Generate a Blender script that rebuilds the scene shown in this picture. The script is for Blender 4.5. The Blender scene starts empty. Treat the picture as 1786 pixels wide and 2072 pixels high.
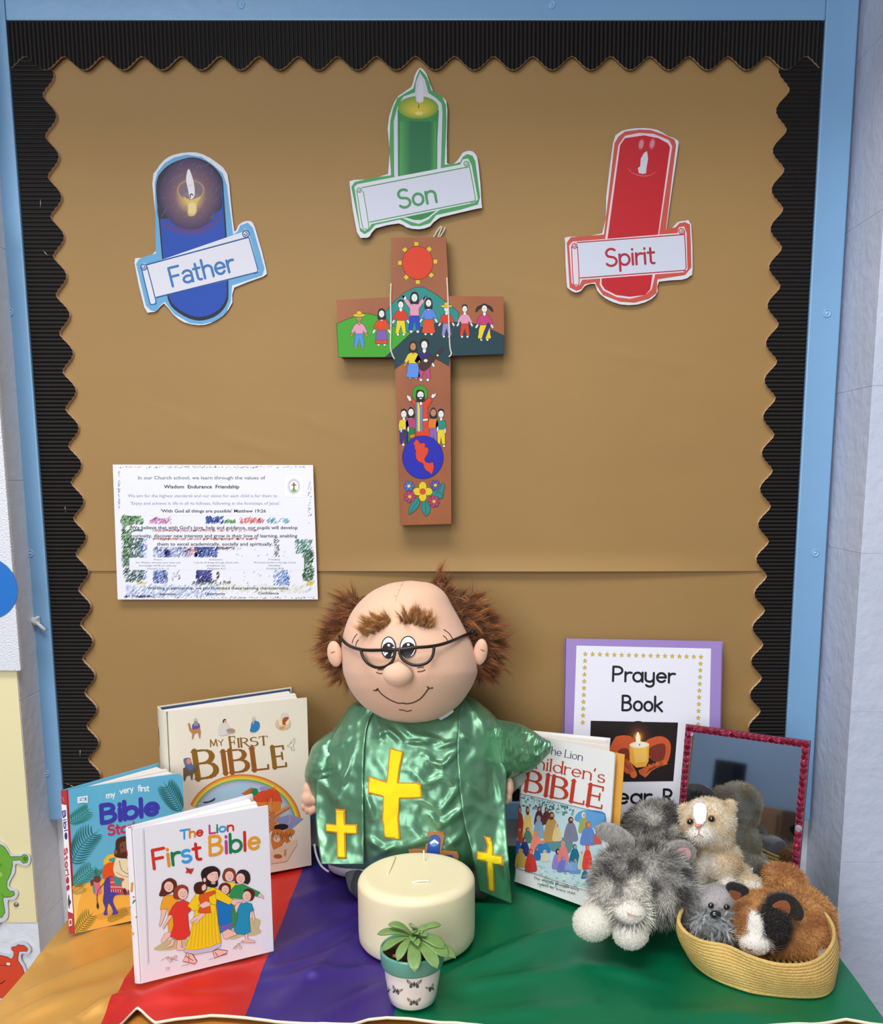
import bpy, bmesh, math, random
import numpy as np
from mathutils import Vector, Matrix
from mathutils.bvhtree import BVHTree
from mathutils.geometry import tessellate_polygon
from mathutils import noise as mnoise
S = bpy.context.scene
COL = S.collection
rnd = random.Random(7)
# ---------------------------------------------------------------- camera
FPX, CU, CV, PITCH = 1850.0, 960.0, 1250.0, math.radians(9.03)
CAMP = np.array([0, -1.36, 0.572])
cam = bpy.data.objects.new('camera', bpy.data.cameras.new('camera'))
COL.objects.link(cam); S.camera = cam
cam.location = CAMP; cam.rotation_euler = (math.pi/2-PITCH, 0, 0)
cam.data.sensor_width = 36; cam.data.sensor_fit = 'VERTICAL'; cam.data.sensor_height = 36
cam.data.lens = FPX/2072*36
cam.data.shift_x = (893-CU)/2072; cam.data.shift_y = (CV-1036)/2072
cam.data.clip_start = .02
# ---------------------------------------------------------------- world, lights, exposure
W = bpy.data.worlds.new('world'); S.world = W; W.use_nodes = True
W.node_tree.nodes['Background'].inputs[0].default_value = (.50, .58, .70, 1)
W.node_tree.nodes['Background'].inputs[1].default_value = .42
def area(name, loc, target, sx, sy, power, color):
    l = bpy.data.lights.new(name, 'AREA'); l.shape = 'RECTANGLE'; l.size = sx; l.size_y = sy
    l.energy = power; l.color = color
    o = bpy.data.objects.new(name, l); COL.objects.link(o); o.location = loc
    o.rotation_euler = (Vector(target)-Vector(loc)).to_track_quat('-Z', 'Y').to_euler()
area('ceiling_or_fill_light', (-.3, -1.1, 2.2), (-.05, -.2, .1), 1.3, .6, 33, (1, .975, .93))
area('ceiling_or_fill_light', (-1.3, -3.2, 1.9), (0, 0, .2), 1.4, .8, 26, (.97, .98, 1))
area('front_fill_light', (-.7, -3.5, .9), (0, 0, .2), 2.0, 1.1, 34, (.96, .98, 1))  # soft fill added from the camera side to brighten the lower fronts
area('ceiling_or_fill_light', (-3.4, -3.3, 2.2), (-3.6, -4.6, .4), 1.2, .6, 60, (.95, .98, 1))  # extra lamp added to brighten the far wall that the mirror reflects
S.view_settings.view_transform = 'Standard'; S.view_settings.look = 'None'
S.view_settings.gamma = 1; S.view_settings.use_curve_mapping = False
S.view_settings.exposure = 0.22
S.cycles.use_denoising = True
S.cycles.max_bounces = 6
# ---------------------------------------------------------------- projection: photo pixel -> point in the room
_fw = np.array([0, math.cos(PITCH), -math.sin(PITCH)]); _up = np.array([0, math.sin(PITCH), math.cos(PITCH)]); _rt = np.array([1., 0, 0])
def ray(u, v): return _fw+_rt*(u-CU)/FPX-_up*(v-CV)/FPX
def onY(u, v, Y=0.): d = ray(u, v); return CAMP+d*(Y-CAMP[1])/d[1]
def onZ(u, v, z=0.): d = ray(u, v); return CAMP+d*(z-CAMP[2])/d[2]
def mpp(Y, v=1250):  # metres per pixel at depth plane Y
    d = ray(CU, v); return (Y-CAMP[1])/d[1]/FPX
# ---------------------------------------------------------------- colour and materials
def s2l(c): return c/12.92 if c <= .04045 else ((c+.055)/1.055)**2.4
def hx(h):
    if isinstance(h, (tuple, list)): return tuple(h[:3])
    h = h.lstrip('#'); h = ''.join(c*2 for c in h) if len(h) == 3 else h; return tuple(s2l(int(h[i:i+2], 16)/255) for i in (0, 2, 4))
_m = {}
def M(name, col='#888888', rough=.6, metal=0, spec=.4, noise=0, nscale=30, bump=0, bscale=200, attr=False, sheen=0, coat=0, sub=0, aniso=0, emis=0, ramp2=None, stretch=None, trans=0):
    if name in _m: return _m[name]
    m = bpy.data.materials.new(name); _m[name] = m; m.use_nodes = True
    nt = m.node_tree; b = nt.nodes['Principled BSDF']; N = nt.nodes; L = nt.links
    c = hx(col)+(1,)
    b.inputs['Base Color'].default_value = c
    b.inputs['Roughness'].default_value = rough; b.inputs['Metallic'].default_value = metal
    b.inputs['Specular IOR Level'].default_value = spec
    b.inputs['Sheen Weight'].default_value = sheen; b.inputs['Coat Weight'].default_value = coat
    b.inputs['Transmission Weight'].default_value = trans
    if sub: b.inputs['Subsurface Weight'].default_value = sub; b.inputs['Subsurface Scale'].default_value = .01
    if aniso: b.inputs['Anisotropic'].default_value = aniso
    m.diffuse_color = c
    src = None
    if attr:
        a = N.new('ShaderNodeAttribute'); a.attribute_name = 'Col'; src = a.outputs['Color']
    tc = N.new('ShaderNodeTexCoord'); vec = tc.outputs['Object']
    if stretch:
        mp = N.new('ShaderNodeMapping'); mp.inputs['Scale'].default_value = stretch; L.new(vec, mp.inputs[0]); vec = mp.outputs[0]
    if noise:
        t = N.new('ShaderNodeTexNoise'); t.inputs['Scale'].default_value = nscale; t.inputs['Detail'].default_value = 6; L.new(vec, t.inputs['Vector'])
        mx = N.new('ShaderNodeMix'); mx.data_type = 'RGBA'
        if ramp2:
            mx.blend_type = 'MIX'; mx.inputs[7].default_value = hx(ramp2)+(1,)
            mr = N.new('ShaderNodeMapRange'); mr.inputs[1].default_value = .5-.5/max(noise, .01)*.25; mr.inputs[2].default_value = .5+.5/max(noise, .01)*.25
            L.new(t.outputs[0], mr.inputs[0]); L.new(mr.outputs[0], mx.inputs[0])
        else:
            mx.blend_type = 'OVERLAY'; mx.inputs[0].default_value = noise; L.new(t.outputs[0], mx.inputs[7])
        if src: L.new(src, mx.inputs[6])
        else: mx.inputs[6].default_value = c
        src = mx.outputs[2]
    if src: L.new(src, b.inputs['Base Color'])
    if bump:
        t2 = N.new('ShaderNodeTexNoise'); t2.inputs['Scale'].default_value = bscale; t2.inputs['Detail'].default_value = 4; L.new(vec, t2.inputs['Vector'])
        bp = N.new('ShaderNodeBump'); bp.inputs['Strength'].default_value = bump; bp.inputs['Distance'].default_value = .002
        L.new(t2.outputs[0], bp.inputs['Height']); L.new(bp.outputs[0], b.inputs['Normal'])
    return m
# ---------------------------------------------------------------- objects
def tag(o, label=None, cat=None, group=None, kind=None):
    if label: o['label'] = label
    if cat: o['category'] = cat
    if group: o['group'] = group
    if kind: o['kind'] = kind
    return o
def thing(name, label, cat, loc=(0, 0, 0), group=None):
    o = bpy.data.objects.new(name, None); COL.objects.link(o); o.location = tuple(float(x) for x in loc); o.empty_display_size = .02
    return tag(o, label, cat, group)
_W = {}
def wl(o):  # world location of an untransformed chain
    p = Vector(o.location)
    return p+wl(o.parent) if o.parent else p
def mk(name, V, Fc, mat, parent=None, smooth=False, cols=None, mats=None, fmat=None):
    """mesh object from world-space vertices; cols = per-face linear colour"""
    V = np.asarray(V, float).reshape(-1, 3)
    off = np.array(wl(parent)) if parent else np.zeros(3)
    me = bpy.data.meshes.new(name)
    me.from_pydata([tuple(v) for v in V-off], [], [tuple(int(i) for i in f) for f in Fc])
    for m in (mats or [mat]): me.materials.append(m)
    if fmat is not None: me.polygons.foreach_set('material_index', fmat)
    if smooth: me.polygons.foreach_set('use_smooth', [True]*len(me.polygons))
    if cols is not None:
        ca = me.color_attributes.new('Col', 'FLOAT_COLOR', 'CORNER')
        ln = [len(f) for f in Fc]
        arr = np.repeat(np.c_[np.asarray(cols, float)[:, :3], np.ones(len(Fc))], ln, axis=0)
        ca.data.foreach_set('color', arr.ravel())
    me.update()
    o = bpy.data.objects.new(name, me); COL.objects.link(o)
    if parent: o.parent = parent
    return o
def fastmesh(name, V, F, mat, parent=None, vcol=None, smooth=True):
    """numpy mesh builder for many triangles; vcol per vertex"""
    off = np.array(wl(parent)) if parent else np.zeros(3)
    me = bpy.data.meshes.new(name); V = V-off; n = len(V); k = F.shape[1]
    me.vertices.add(n); me.vertices.foreach_set('co', V.ravel())
    me.loops.add(F.size); me.loops.foreach_set('vertex_index', F.ravel().astype(np.int32))
    me.polygons.add(len(F)); me.polygons.foreach_set('loop_start', np.arange(0, F.size, k, dtype=np.int32))
    try: me.polygons.foreach_set('loop_total', np.full(len(F), k, dtype=np.int32))
    except Exception: pass
    me.materials.append(mat)
    if smooth: me.polygons.foreach_set('use_smooth', np.ones(len(F), bool))
    me.update(calc_edges=True); me.validate()
    if vcol is not None:
        ca = me.color_attributes.new('Col', 'FLOAT_COLOR', 'POINT')
        ca.data.foreach_set('color', np.c_[vcol, np.ones(n)].ravel())
    o = bpy.data.objects.new(name, me); COL.objects.link(o)
    if parent: o.parent = parent
    return o
def box(name, a, b, mat, parent=None, bevel=.0, axes=None, org=None):
    """box between corners a,b in local axes (3 vectors) about org"""
    bm = bmesh.new(); bmesh.ops.create_cube(bm, size=1)
    a = np.array(a, float); b = np.array(b, float)
    for v in bm.verts: v.co = Vector((a+b)/2+np.array(v.co)*(b-a))
    if bevel: bmesh.ops.bevel(bm, geom=list(bm.edges), offset=bevel, segments=2, affect='EDGES', profile=.6)
    V = np.array([v.co for v in bm.verts]); bm.verts.index_update(); F = [[v.index for v in f.verts] for f in bm.faces]; bm.free()
    if axes is not None: V = np.array(org)+V[:, :1]*np.array(axes[0])+V[:, 1:2]*np.array(axes[1])+V[:, 2:]*np.array(axes[2])
    return mk(name, V, F, mat, parent)
def prism(name, front, depth, mat, parent=None, bevel=0, side=None):
    """closed slab: front outline (3d pts) extruded by vector depth"""
    P = np.asarray(front, float); n = len(P); Q = P+np.asarray(depth, float)
    tris = tessellate_polygon([[Vector(p) for p in P]])
    F = [list(t) for t in tris]+[[i+n for i in t[::-1]] for t in tris]+[[i, (i+1) % n, (i+1) % n+n, i+n] for i in range(n)]
    V = np.r_[P, Q]
    fm = [0]*(2*len(tris))+[1 if side else 0]*n
    o = mk(name, V, F, mat, parent, mats=[mat, side] if side else None, fmat=fm)
    fixn(o.data); return o
def fixn(me):
    bm = bmesh.new(); bm.from_mesh(me); bmesh.ops.recalc_face_normals(bm, faces=bm.faces); bm.to_mesh(me); bm.free()
def tube(name, pts, r, mat, parent=None, seg=8, closed=False, smooth=True, rr=None):
    V, F = tube_vf(pts, r, seg, closed, rr); o = mk(name, V, F, mat, parent, smooth=smooth); return o
def tube_vf(pts, r, seg=8, closed=False, rr=None):
    P = np.asarray(pts, float); n = len(P); V = []; F = []
    T = np.roll(P, -1, 0)-np.roll(P, 1, 0) if closed else np.gradient(P, axis=0)
    T /= np.linalg.norm(T, axis=1)[:, None]+1e-12
    up = np.array([0, 0, 1.]) if abs(T[0][2]) < .9 else np.array([1., 0, 0])
    a = np.cross(T[0], up); a /= np.linalg.norm(a)
    for i in range(n):
        a = a-T[i]*(a@T[i]); a /= np.linalg.norm(a)+1e-12; b = np.cross(T[i], a)
        ri = rr[i] if rr is not None else r
        for k in range(seg):
            t = 2*math.pi*k/seg; V.append(P[i]+ri*(a*math.cos(t)+b*math.sin(t)))
    m = n if closed else n-1
    for i in range(m):
        for k in range(seg):
            F.append([i*seg+k, i*seg+(k+1) % seg, ((i+1) % n)*seg+(k+1) % seg, ((i+1) % n)*seg+k])
    if not closed: F.append(list(range(seg))[::-1]); F.append([(n-1)*seg+k for k in range(seg)])
    return np.array(V), F
def lathe_vf(prof, c, seg=48, axis=None):
    V = []; F = []; n = len(prof)
    for i, (r, z) in enumerate(prof):
        for k in range(seg):
            t = 2*math.pi*k/seg; V.append((c[0]+r*math.cos(t), c[1]+r*math.sin(t), c[2]+z))
    for i in range(n-1):
        for k in range(seg): F.append([i*seg+k, i*seg+(k+1) % seg, (i+1)*seg+(k+1) % seg, (i+1)*seg+k])
    F.append(list(range(seg))[::-1]); F.append([(n-1)*seg+k for k in range(seg)])
    return np.array(V), F
def cr(pts, n=6, closed=True):
    """Catmull-Rom smoothing"""
    P = np.asarray(pts, float); m = len(P); out = []
    rng = range(m) if closed else range(m-1)
    for i in rng:
        g = (lambda j: P[j % m]) if closed else (lambda j: P[min(max(j, 0), m-1)])
        p0, p1, p2, p3 = g(i-1), g(i), g(i+1), g(i+2)
        for k in range(n):
            t = k/n; out.append(.5*((2*p1)+(-p0+p2)*t+(2*p0-5*p1+4*p2-p3)*t*t+(-p0+3*p1-3*p2+p3)*t**3))
    if not closed: out.append(P[-1])
    return np.array(out)
def bvh_of(o):
    me = o.data; off = wl(o)
    return BVHTree.FromPolygons([v.co+off for v in me.vertices], [p.vertices[:] for p in me.polygons])
def hit(bv, u, v, lift=0.):
    d = Vector(ray(u, v)).normalized(); loc, nrm, i, dist = bv.ray_cast(Vector(CAMP), d)
    if loc is None: return None, None
    if nrm.dot(d) > 0: nrm = -nrm
    return np.array(loc+nrm*lift), np.array(nrm)
def homog(src, dst):
    A = []
    for (x, y), (u, v) in zip(src, dst):
        A.append([x, y, 1, 0, 0, 0, -u*x, -u*y, -u]); A.append([0, 0, 0, x, y, 1, -v*x, -v*y, -v])
    return np.linalg.svd(np.array(A, float))[2][-1].reshape(3, 3)
# ---------------------------------------------------------------- flat print: coloured outlines laid on a surface
DZ = 3.5e-6
class Art:
    """fn(u,v,lift) -> 3d point for photo pixel u,v; shapes are polygons with a flat ink colour"""
    def __init__(s, fn, gain=1.0): s.fn = fn; s.V = []; s.F = []; s.C = []; s.z = 9e-5; s.ox = s.oy = 0; s.k = 1.; s.g = gain
    def view(s, x0, y0, k): s.ox, s.oy, s.k = x0, y0, 1./k; return s
    def pt(s, p): return s.ox+p[0]*s.k, s.oy+p[1]*s.k
    def add(s, P, tris, col, px=None):
        b = len(s.V); c = tuple(x*s.g for x in hx(col)); z = s.z
        for p in P: s.V.append(s.fn(*s.pt(p), z))
        for t in tris: s.F.append([b+i for i in t]); s.C.append(c)
        s.z += DZ
    def poly(s, pts, col, smooth=0, line=None, lw=2):
        P = cr(pts, smooth) if smooth else np.asarray(pts, float)
        tr = tessellate_polygon([[Vector((p[0], p[1], 0)) for p in P]])
        s.add(P, tr, col)
        if line: s.line(list(P)+[P[0]], lw, line)
    def ell(s, cx, cy, rx, ry=None, col='#000000', rot=0, n=28, line=None, lw=2):
        ry = rx if ry is None else ry; c, q = math.cos(rot), math.sin(rot)
        P = [(cx+rx*math.cos(t)*c-ry*math.sin(t)*q, cy+rx*math.cos(t)*q+ry*math.sin(t)*c) for t in np.linspace(0, 2*math.pi, n, endpoint=False)]
        s.add(P, [(0, i, i+1) for i in range(1, n-1)], col)
        if line: s.line(P+[P[0]], lw, line)
    def line(s, pts, w, col, smooth=0, taper=False, closed=False):
        P = cr(pts, smooth, False) if smooth else np.asarray(pts, float)
        if len(P) < 2: return
        T = np.gradient(P, axis=0); T /= np.linalg.norm(T, axis=1)[:, None]+1e-9
        Nn = np.c_[-T[:, 1], T[:, 0]]; n = len(P)
        if np.isscalar(w): ws = np.full(n, w/2.)
        else: ws = np.interp(np.linspace(0, 1, n), np.linspace(0, 1, len(w)), w)/2.
        if taper: ws = ws*np.sin(np.linspace(.15, math.pi-.15, n))
        V = []; F = []
        for i in range(n): V += [P[i]+Nn[i]*ws[i], P[i]-Nn[i]*ws[i]]
        for i in range(n-1): F.append([2*i, 2*i+1, 2*i+3, 2*i+2])
        s.add(V, F, col)
    def stroke(s, pts, w, col, nib=None):
        """round pen stroke with joins; nib=(thick, thin) gives a broad-nib letter"""
        P = np.asarray(pts, float); c = tuple(x*s.g for x in hx(col)); n_ = len(P)
        def piece(poly_):
            b = len(s.V); s.z += 1.2e-6
            for p in poly_: s.V.append(s.fn(*s.pt(p), s.z))
            s.F.append(list(range(b, b+len(poly_)))); s.C.append(c)
        for i in range(n_-1):
            d = P[i+1]-P[i]; L = np.linalg.norm(d)
            if L < 1e-6: continue
            d /= L; n = np.array([-d[1], d[0]])
            e1 = w*(nib[1]+(1-nib[1])*abs(d[1])**1.3)/2 if nib else w/2
            piece([P[i]+n*e1, P[i]-n*e1, P[i+1]-n*e1, P[i+1]+n*e1])
            for q in ((P[i], P[i+1]) if i == 0 else (P[i+1],)): piece([q+e1*np.array([math.cos(a), math.sin(a)]) for a in np.linspace(0, 2*math.pi, 10, endpoint=False)])
    def text(s, txt, p0, p1, cap, w, col, up=None, serif=False, nib=None, cols=None, font=None):
        """hand-built letters along the baseline p0->p1 (view px), cap height in px"""
        p0 = np.array(p0, float); p1 = np.array(p1, float); adv = 0; lay = []
        for ch in txt:
            a, st = GL[ch]; lay.append((adv, st)); adv += a+.10
        adv -= .10; bx = (p1-p0)/adv; L = np.linalg.norm(bx)
        upv = np.array(up, float) if up is not None else np.array([bx[1], -bx[0]])/L*cap
        if up is not None: upv = upv/np.linalg.norm(upv)*cap
        f = lambda x, y: p0+bx*x+upv*y
        ci = 0
        for (ax, st), ch in zip(lay, txt):
            c = cols[ci % len(cols)] if cols else col
            if ch != ' ': ci += 1
            for pts in st:
                pp = [f(ax+x, y) for x, y in pts]; s.stroke(pp, w, c, nib)
                if serif and len(pts) == 2 and abs(pts[0][0]-pts[1][0]) < .3 and abs(pts[0][1]-pts[1][1]) > .2:
                    for x, y in pts:
                        if y < .05 or y > .62:
                            e = .085
                            q = f(ax+x, y+(-.012 if y > .5 else .012))
                            dx = bx*e; s.stroke([q-dx, q+dx], w*.22, c)
                if serif and ch in 'ELTF' and abs(pts[0][1]-pts[-1][1]) < .02 and len(pts) == 2:
                    x, y = pts[1]; hh = .16
                    q = f(ax+x, y); s.stroke([q-upv*hh*(1 if y > .5 else 0), q+upv*hh*(1 if y < .7 else 0)], w*.4, c)
                    if ch == 'T': x, y = pts[0]; q = f(ax+x, y); s.stroke([q-upv*hh, q], w*.4, c)
    def btext(s, txt, p0, p1, cap, col, weight=0., up=None):
        """Blender's built-in font, for small print"""
        cu = bpy.data.curves.new('t', 'FONT'); cu.body = txt; cu.resolution_u = 2; cu.offset = weight
        ob = bpy.data.objects.new('t', cu); COL.objects.link(ob)
        dg = bpy.context.evaluated_depsgraph_get(); me = ob.evaluated_get(dg).to_mesh()
        V = np.array([v.co[:2] for v in me.vertices]); F = [p.vertices[:] for p in me.polygons]
        x0, x1 = V[:, 0].min(), V[:, 0].max(); V[:, 0] -= x0; V /= np.array([x1-x0, .729])
        p0 = np.array(p0, float); bx = np.array(p1, float)-p0; L = np.linalg.norm(bx)
        upv = np.array([bx[1], -bx[0]])/L*cap if up is None else np.array(up, float)/np.linalg.norm(up)*cap
        s.add([p0+bx*x+upv*y for x, y in V], F, col)
        ob.evaluated_get(dg).to_mesh_clear(); bpy.data.objects.remove(ob); bpy.data.curves.remove(cu)
    def build(s, name, mat, parent):
        o = mk(name, s.V, s.F, mat, parent, cols=s.C); return o
def A_(cx, cy, rx, ry, a0, a1, n=10):
    return [(cx+rx*math.cos(math.radians(t)), cy+ry*math.sin(math.radians(t))) for t in np.linspace(a0, a1, n)]
X_ = .66
GL = {' ': (.25, []),
 'a': (.5, [A_(.24, .32, .22, .31, 0, 360, 16), [(.48, .64), (.48, 0)]]),
 'á': (.46, [A_(.22, .46, .21, .19, 150, 0, 7)+[(.43, 0)], A_(.22, .19, .21, .18, 60, 300, 9)+[(.43, .12)], ]),
 'b': (.5, [[(.03, 1), (.03, 0)], A_(.26, .32, .23, .31, 0, 360, 16)]),
 'c': (.44, [A_(.26, .32, .24, .32, 45, 315, 12)]),
 'C': (.75, [A_(.42, .5, .4, .49, 45, 315, 14)]),
 'd': (.5, [A_(.24, .32, .22, .31, 0, 360, 16), [(.48, 1), (.48, 0)]]),
 'D': (.66, [[(.04, 1), (.04, 0)], [(.04, 1), (.2, 1)]+A_(.2, .5, .42, .5, 90, -90, 12)+[(.04, 0)]]),
 'e': (.5, [[(.03, .34), (.48, .34)]+A_(.255, .33, .225, .31, 5, 320, 13)]),
 'f': (.32, [A_(.28, .82, .14, .17, 70, 180, 5)+[(.14, 0)], [(0, .62), (.3, .62)]]),
 'F': (.5, [[(.04, 0), (.04, 1)], [(.04, 1), (.5, 1)], [(.04, .52), (.42, .52)]]),
 'h': (.47, [[(.03, 1), (.03, 0)], [(.03, .4)]+A_(.24, .43, .2, .21, 170, 0, 8)+[(.44, 0)]]),
 'i': (.08, [[(.04, .64), (.04, 0)], [(.04, .87), (.041, .9)]]),
 'k': (.44, [[(.03, 1), (.03, 0)], [(.42, .64), (.04, .3)], [(.14, .38), (.44, 0)]]),
 'K': (.55, [[(.03, 1), (.03, 0)], [(.5, 1), (.04, .45)], [(.18, .6), (.54, 0)]]),
 'l': (.08, [[(.04, 1), (.04, 0)]]),
 'L': (.46, [[(.04, 1), (.04, 0)], [(.04, 0), (.46, 0)]]),
 'm': (.76, [[(.03, .64), (.03, 0)], [(.03, .4)]+A_(.2, .45, .17, .19, 170, 0, 7)+[(.37, 0)], [(.38, .4)]+A_(.56, .45, .17, .19, 170, 0, 7)+[(.73, 0)]]),
 'n': (.47, [[(.03, .64), (.03, 0)], [(.03, .4)]+A_(.24, .43, .2, .21, 170, 0, 8)+[(.44, 0)]]),
 'o': (.5, [A_(.25, .32, .23, .31, 0, 360, 18)]),
 'p': (.5, [[(.03, .64), (.03, -.32)], A_(.26, .32, .23, .31, 0, 360, 16)]),
 'P': (.52, [[(.04, 1), (.04, 0)], [(.04, 1), (.24, 1)]+A_(.24, .74, .25, .26, 90, -90, 9)+[(.04, .48)]]),
 'r': (.3, [[(.03, .64), (.03, 0)], [(.03, .38)]+A_(.25, .42, .2, .2, 165, 65, 5)]),
 'R': (.58, [[(.04, 1), (.04, 0)], [(.04, 1), (.24, 1)]+A_(.24, .75, .24, .25, 90, -90, 9)+[(.04, .5)], [(.24, .5), (.56, 0)]]),
 's': (.4, [A_(.21, .48, .17, .16, 40, 230, 8)+A_(.2, .17, .18, .17, 60, -150, 9)]),
 'S': (.54, [A_(.28, .75, .23, .24, 40, 235, 9)+A_(.27, .26, .25, .26, 65, -150, 10)]),
 't': (.32, [[(.13, .88), (.13, .15)]+A_(.25, .13, .12, .13, 180, 290, 5), [(0, .63), (.3, .63)]]),
 'T': (.6, [[(0, 1), (.6, 1)], [(.3, 1), (.3, 0)]]),
 'u': (.47, [[(.03, .64), (.03, .2)]+A_(.23, .2, .2, .2, 180, 350, 7), [(.44, .64), (.44, 0)]]),
 'v': (.46, [[(.01, .64), (.23, 0), (.45, .64)]]),
 'y': (.47, [[(.02, .64), (.24, .04)], [(.45, .64), (.14, -.3)]]),
 'ý': (.47, [[(.03, .64), (.03, .25)]+A_(.23, .22, .2, .2, 180, 350, 7), [(.44, .64), (.44, -.12)]+A_(.24, -.12, .2, .2, 0, -150, 6)]),
 'Y': (.6, [[(.02, 1), (.3, .5), (.58, 1)], [(.3, .5), (.3, 0)]]),
 'M': (.8, [[(.06, 0), (.12, 1)], [(.12, 1), (.4, .1), (.68, 1)], [(.68, 1), (.75, 0)]]),
 'B': (.58, [[(.05, 1), (.05, 0)], [(.05, 1), (.26, 1)]+A_(.26, .77, .22, .23, 90, -90, 8)+[(.05, .54)], [(.26, .54)]+A_(.27, .27, .27, .27, 90, -90, 9)+[(.05, 0)]]),
 'I': (.1, [[(.05, 1), (.05, 0)]]),
 'E': (.52, [[(.05, 1), (.05, 0)], [(.05, 1), (.48, 1)], [(.05, .52), (.4, .52)], [(.05, 0), (.52, 0)]]),
 "'": (.12, [[(.06, 1), (.02, .82)]]), '-': (.3, [[(.02, .35), (.28, .35)]]),
}
PRINT = M('printed_ink', attr=True, rough=.5, spec=.3)
GLOSS = M('printed_gloss', attr=True, rough=.22, spec=.5)
# ================================================================ the setting
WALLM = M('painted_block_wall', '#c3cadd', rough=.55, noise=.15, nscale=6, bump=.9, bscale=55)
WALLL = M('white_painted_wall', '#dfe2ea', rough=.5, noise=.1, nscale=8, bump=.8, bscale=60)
TOPZ = -.72
YW = .012   # wall plane; the board's paper is at y=0, the frame's face at y=-.012
def struct(o): o['kind'] = 'structure'; return o
fl = struct(box('floor', (-6, -4.6, -.76), (3, .4, -.72), M('floor_vinyl', '#6f6a66', rough=.5, noise=.3, nscale=20)))
struct(box('wall_back', (-6, YW, -.72), (3, .3, 2.4), WALLL))
struct(box('wall_front', (-6, -4.7, -.72), (3, -4.6, 2.4), M('blue_grey_wall', '#8593a6', rough=.7)))
# right pier: painted blocks with recessed joints, each block a piece of the pier
pr = thing('wall_right', None, None, (.7, -.1, TOPZ)); struct(pr)
XR = onY(1652, 1500, -.012)[0]+.004
zj = [-.72, -.50, onY(1725, 1743, -.11)[2]-.002, 0, 0]
zm = onY(1690, 1743, -.115)[2]; bh = .222
z = zm-bh*4
ycf = -.118
k = 0
while z < 2.35:
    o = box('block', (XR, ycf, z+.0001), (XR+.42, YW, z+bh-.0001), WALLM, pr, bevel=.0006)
    k += 1; z += bh
# mortar core slightly behind the block faces
box('mortar', (XR+.0008, ycf+.0008, -.72), (XR+.418, YW, 2.35), M('painted_mortar', '#c0c7da', rough=.7), pr)
# left pier
XL = onY(60, 1661, -.072)[0]; ycl = -.072
pl = thing('wall_left', None, None, (-.8, -.05, TOPZ)); struct(pl)
for z0, z1 in ((-.72, -.4), (-.399, -.100), (-.099, .245), (.246, .56), (.561, .88), (.881, 1.2), (1.201, 1.6), (1.601, 2.35)):
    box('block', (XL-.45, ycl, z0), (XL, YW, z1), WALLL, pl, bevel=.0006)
box('mortar', (XL-.45, ycl+.0008, -.72), (XL-.0008, YW, 2.35), M('painted_mortar_white', '#dcdfe8', rough=.7), pl)
# unseen beam added above the board to shade its top
struct(box('ceiling', (-6, -4.6, 2.3), (3, .3, 2.4), M('ceiling_white', '#e6e6e4')))
struct(box('shade_beam_1', (-1.6, -.36, 1.316), (1.6, YW, 1.62), WALLL, bevel=.004))
CABM = M('brown_cabinet', '#8a6242', rough=.6)
cb_ = thing('cabinet', 'low brown cabinet added at the far wall to carry the black box, seen only in the gem-framed mirror', 'cabinet', (-3.6, -4.38, TOPZ))  # added to carry the box and give the mirror its brown area
box('body', (-4.3, -4.55, TOPZ), (-2.85, -4.2, .08), CABM, cb_, bevel=.004)
for x0 in (-4.28, -3.56): box('door', (x0, -4.199, TOPZ+.06), (x0+.69, -4.182, .05), CABM, cb_, bevel=.004)
ls_ = thing('reflected_box', 'plain black box on the far cabinet, added for the dark shape in the mirror', 'reflected_box', (-3.52, -4.4, .081))  # stand-in box added where the mirror shows an unidentified dark shape
box('body', (-3.61, -4.48, .081), (-3.43, -4.33, .36), M('black_box_shell', '#141416', rough=.6), ls_, bevel=.01)
# ---------------------------------------------------------------- notice board
BLUE = M('blue_gloss_paint', '#7aa5cc', rough=.32, spec=.5, noise=.06, nscale=8, bump=.25, bscale=40)
YF = -.012
bd = thing('notice_board', 'large wall notice board with pale blue painted wooden frame and brown paper backing', 'notice board', (-.08, YW, .06))
xi0, xi1, zi1, xo0, xo1 = -.634, .4745, 1.176, onY(84, 1658, YF)[0], onY(1648, 1500, YF)[0]
zb = onY(84, 1660, YF)[2]; zt = 1.31
def rail(nm, x0, x1, z0, z1): return box(nm, (x0, YF, z0), (x1, YW, z1), BLUE, bd, bevel=.002)
st1 = rail('frame_stile', xo0, xi0, zb, zt); st2 = rail('frame_stile', xi1, xo1, zb, zt)
tr_ = rail('frame_rail', xi0+.0005, xi1-.0005, zi1, zt-.001); br_ = rail('frame_rail', xi0+.0005, xi1-.0005, zb, zb+.030)
box('backing_board', (xi0, .002, zb+.028), (xi1, .006, zi1+.002), M('board_back', '#6b5538', rough=.9), bd)
# screws sunk in the frame
SCR = M('painted_screw', '#86b2da', rough=.3, spec=.6)
def screw(u, v, par, r=.0045):
    p = onY(u, v, YF); c = np.array(p); V = []; F = []; prof = [(r*1.25, 0), (r*1.25, .0008), (r*.95, .0012), (r*.9, .0002), (r*.5, .0002), (r*.45, .0009), (.0001, .0009)]
    for rr, h in prof:
        for t in range(20): a = t*math.pi/10; V.append(c+(rr*math.cos(a), -h, rr*math.sin(a)))
    for i in range(len(prof)-1):
        for t in range(20): F.append([i*20+t, i*20+(t+1) % 20, (i+1)*20+(t+1) % 20, (i+1)*20+t])
    mk('screw', V, F, SCR, par, smooth=True)
for u, v in ((20, 632), (61, 1120), (93, 1565)): screw(u, v, st1)
for u, v in ((1673, 634), (1649, 1119)): screw(u, v, st2)
for u, v in ((487, 9), (1115, 9)): screw(u, v, tr_)
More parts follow.
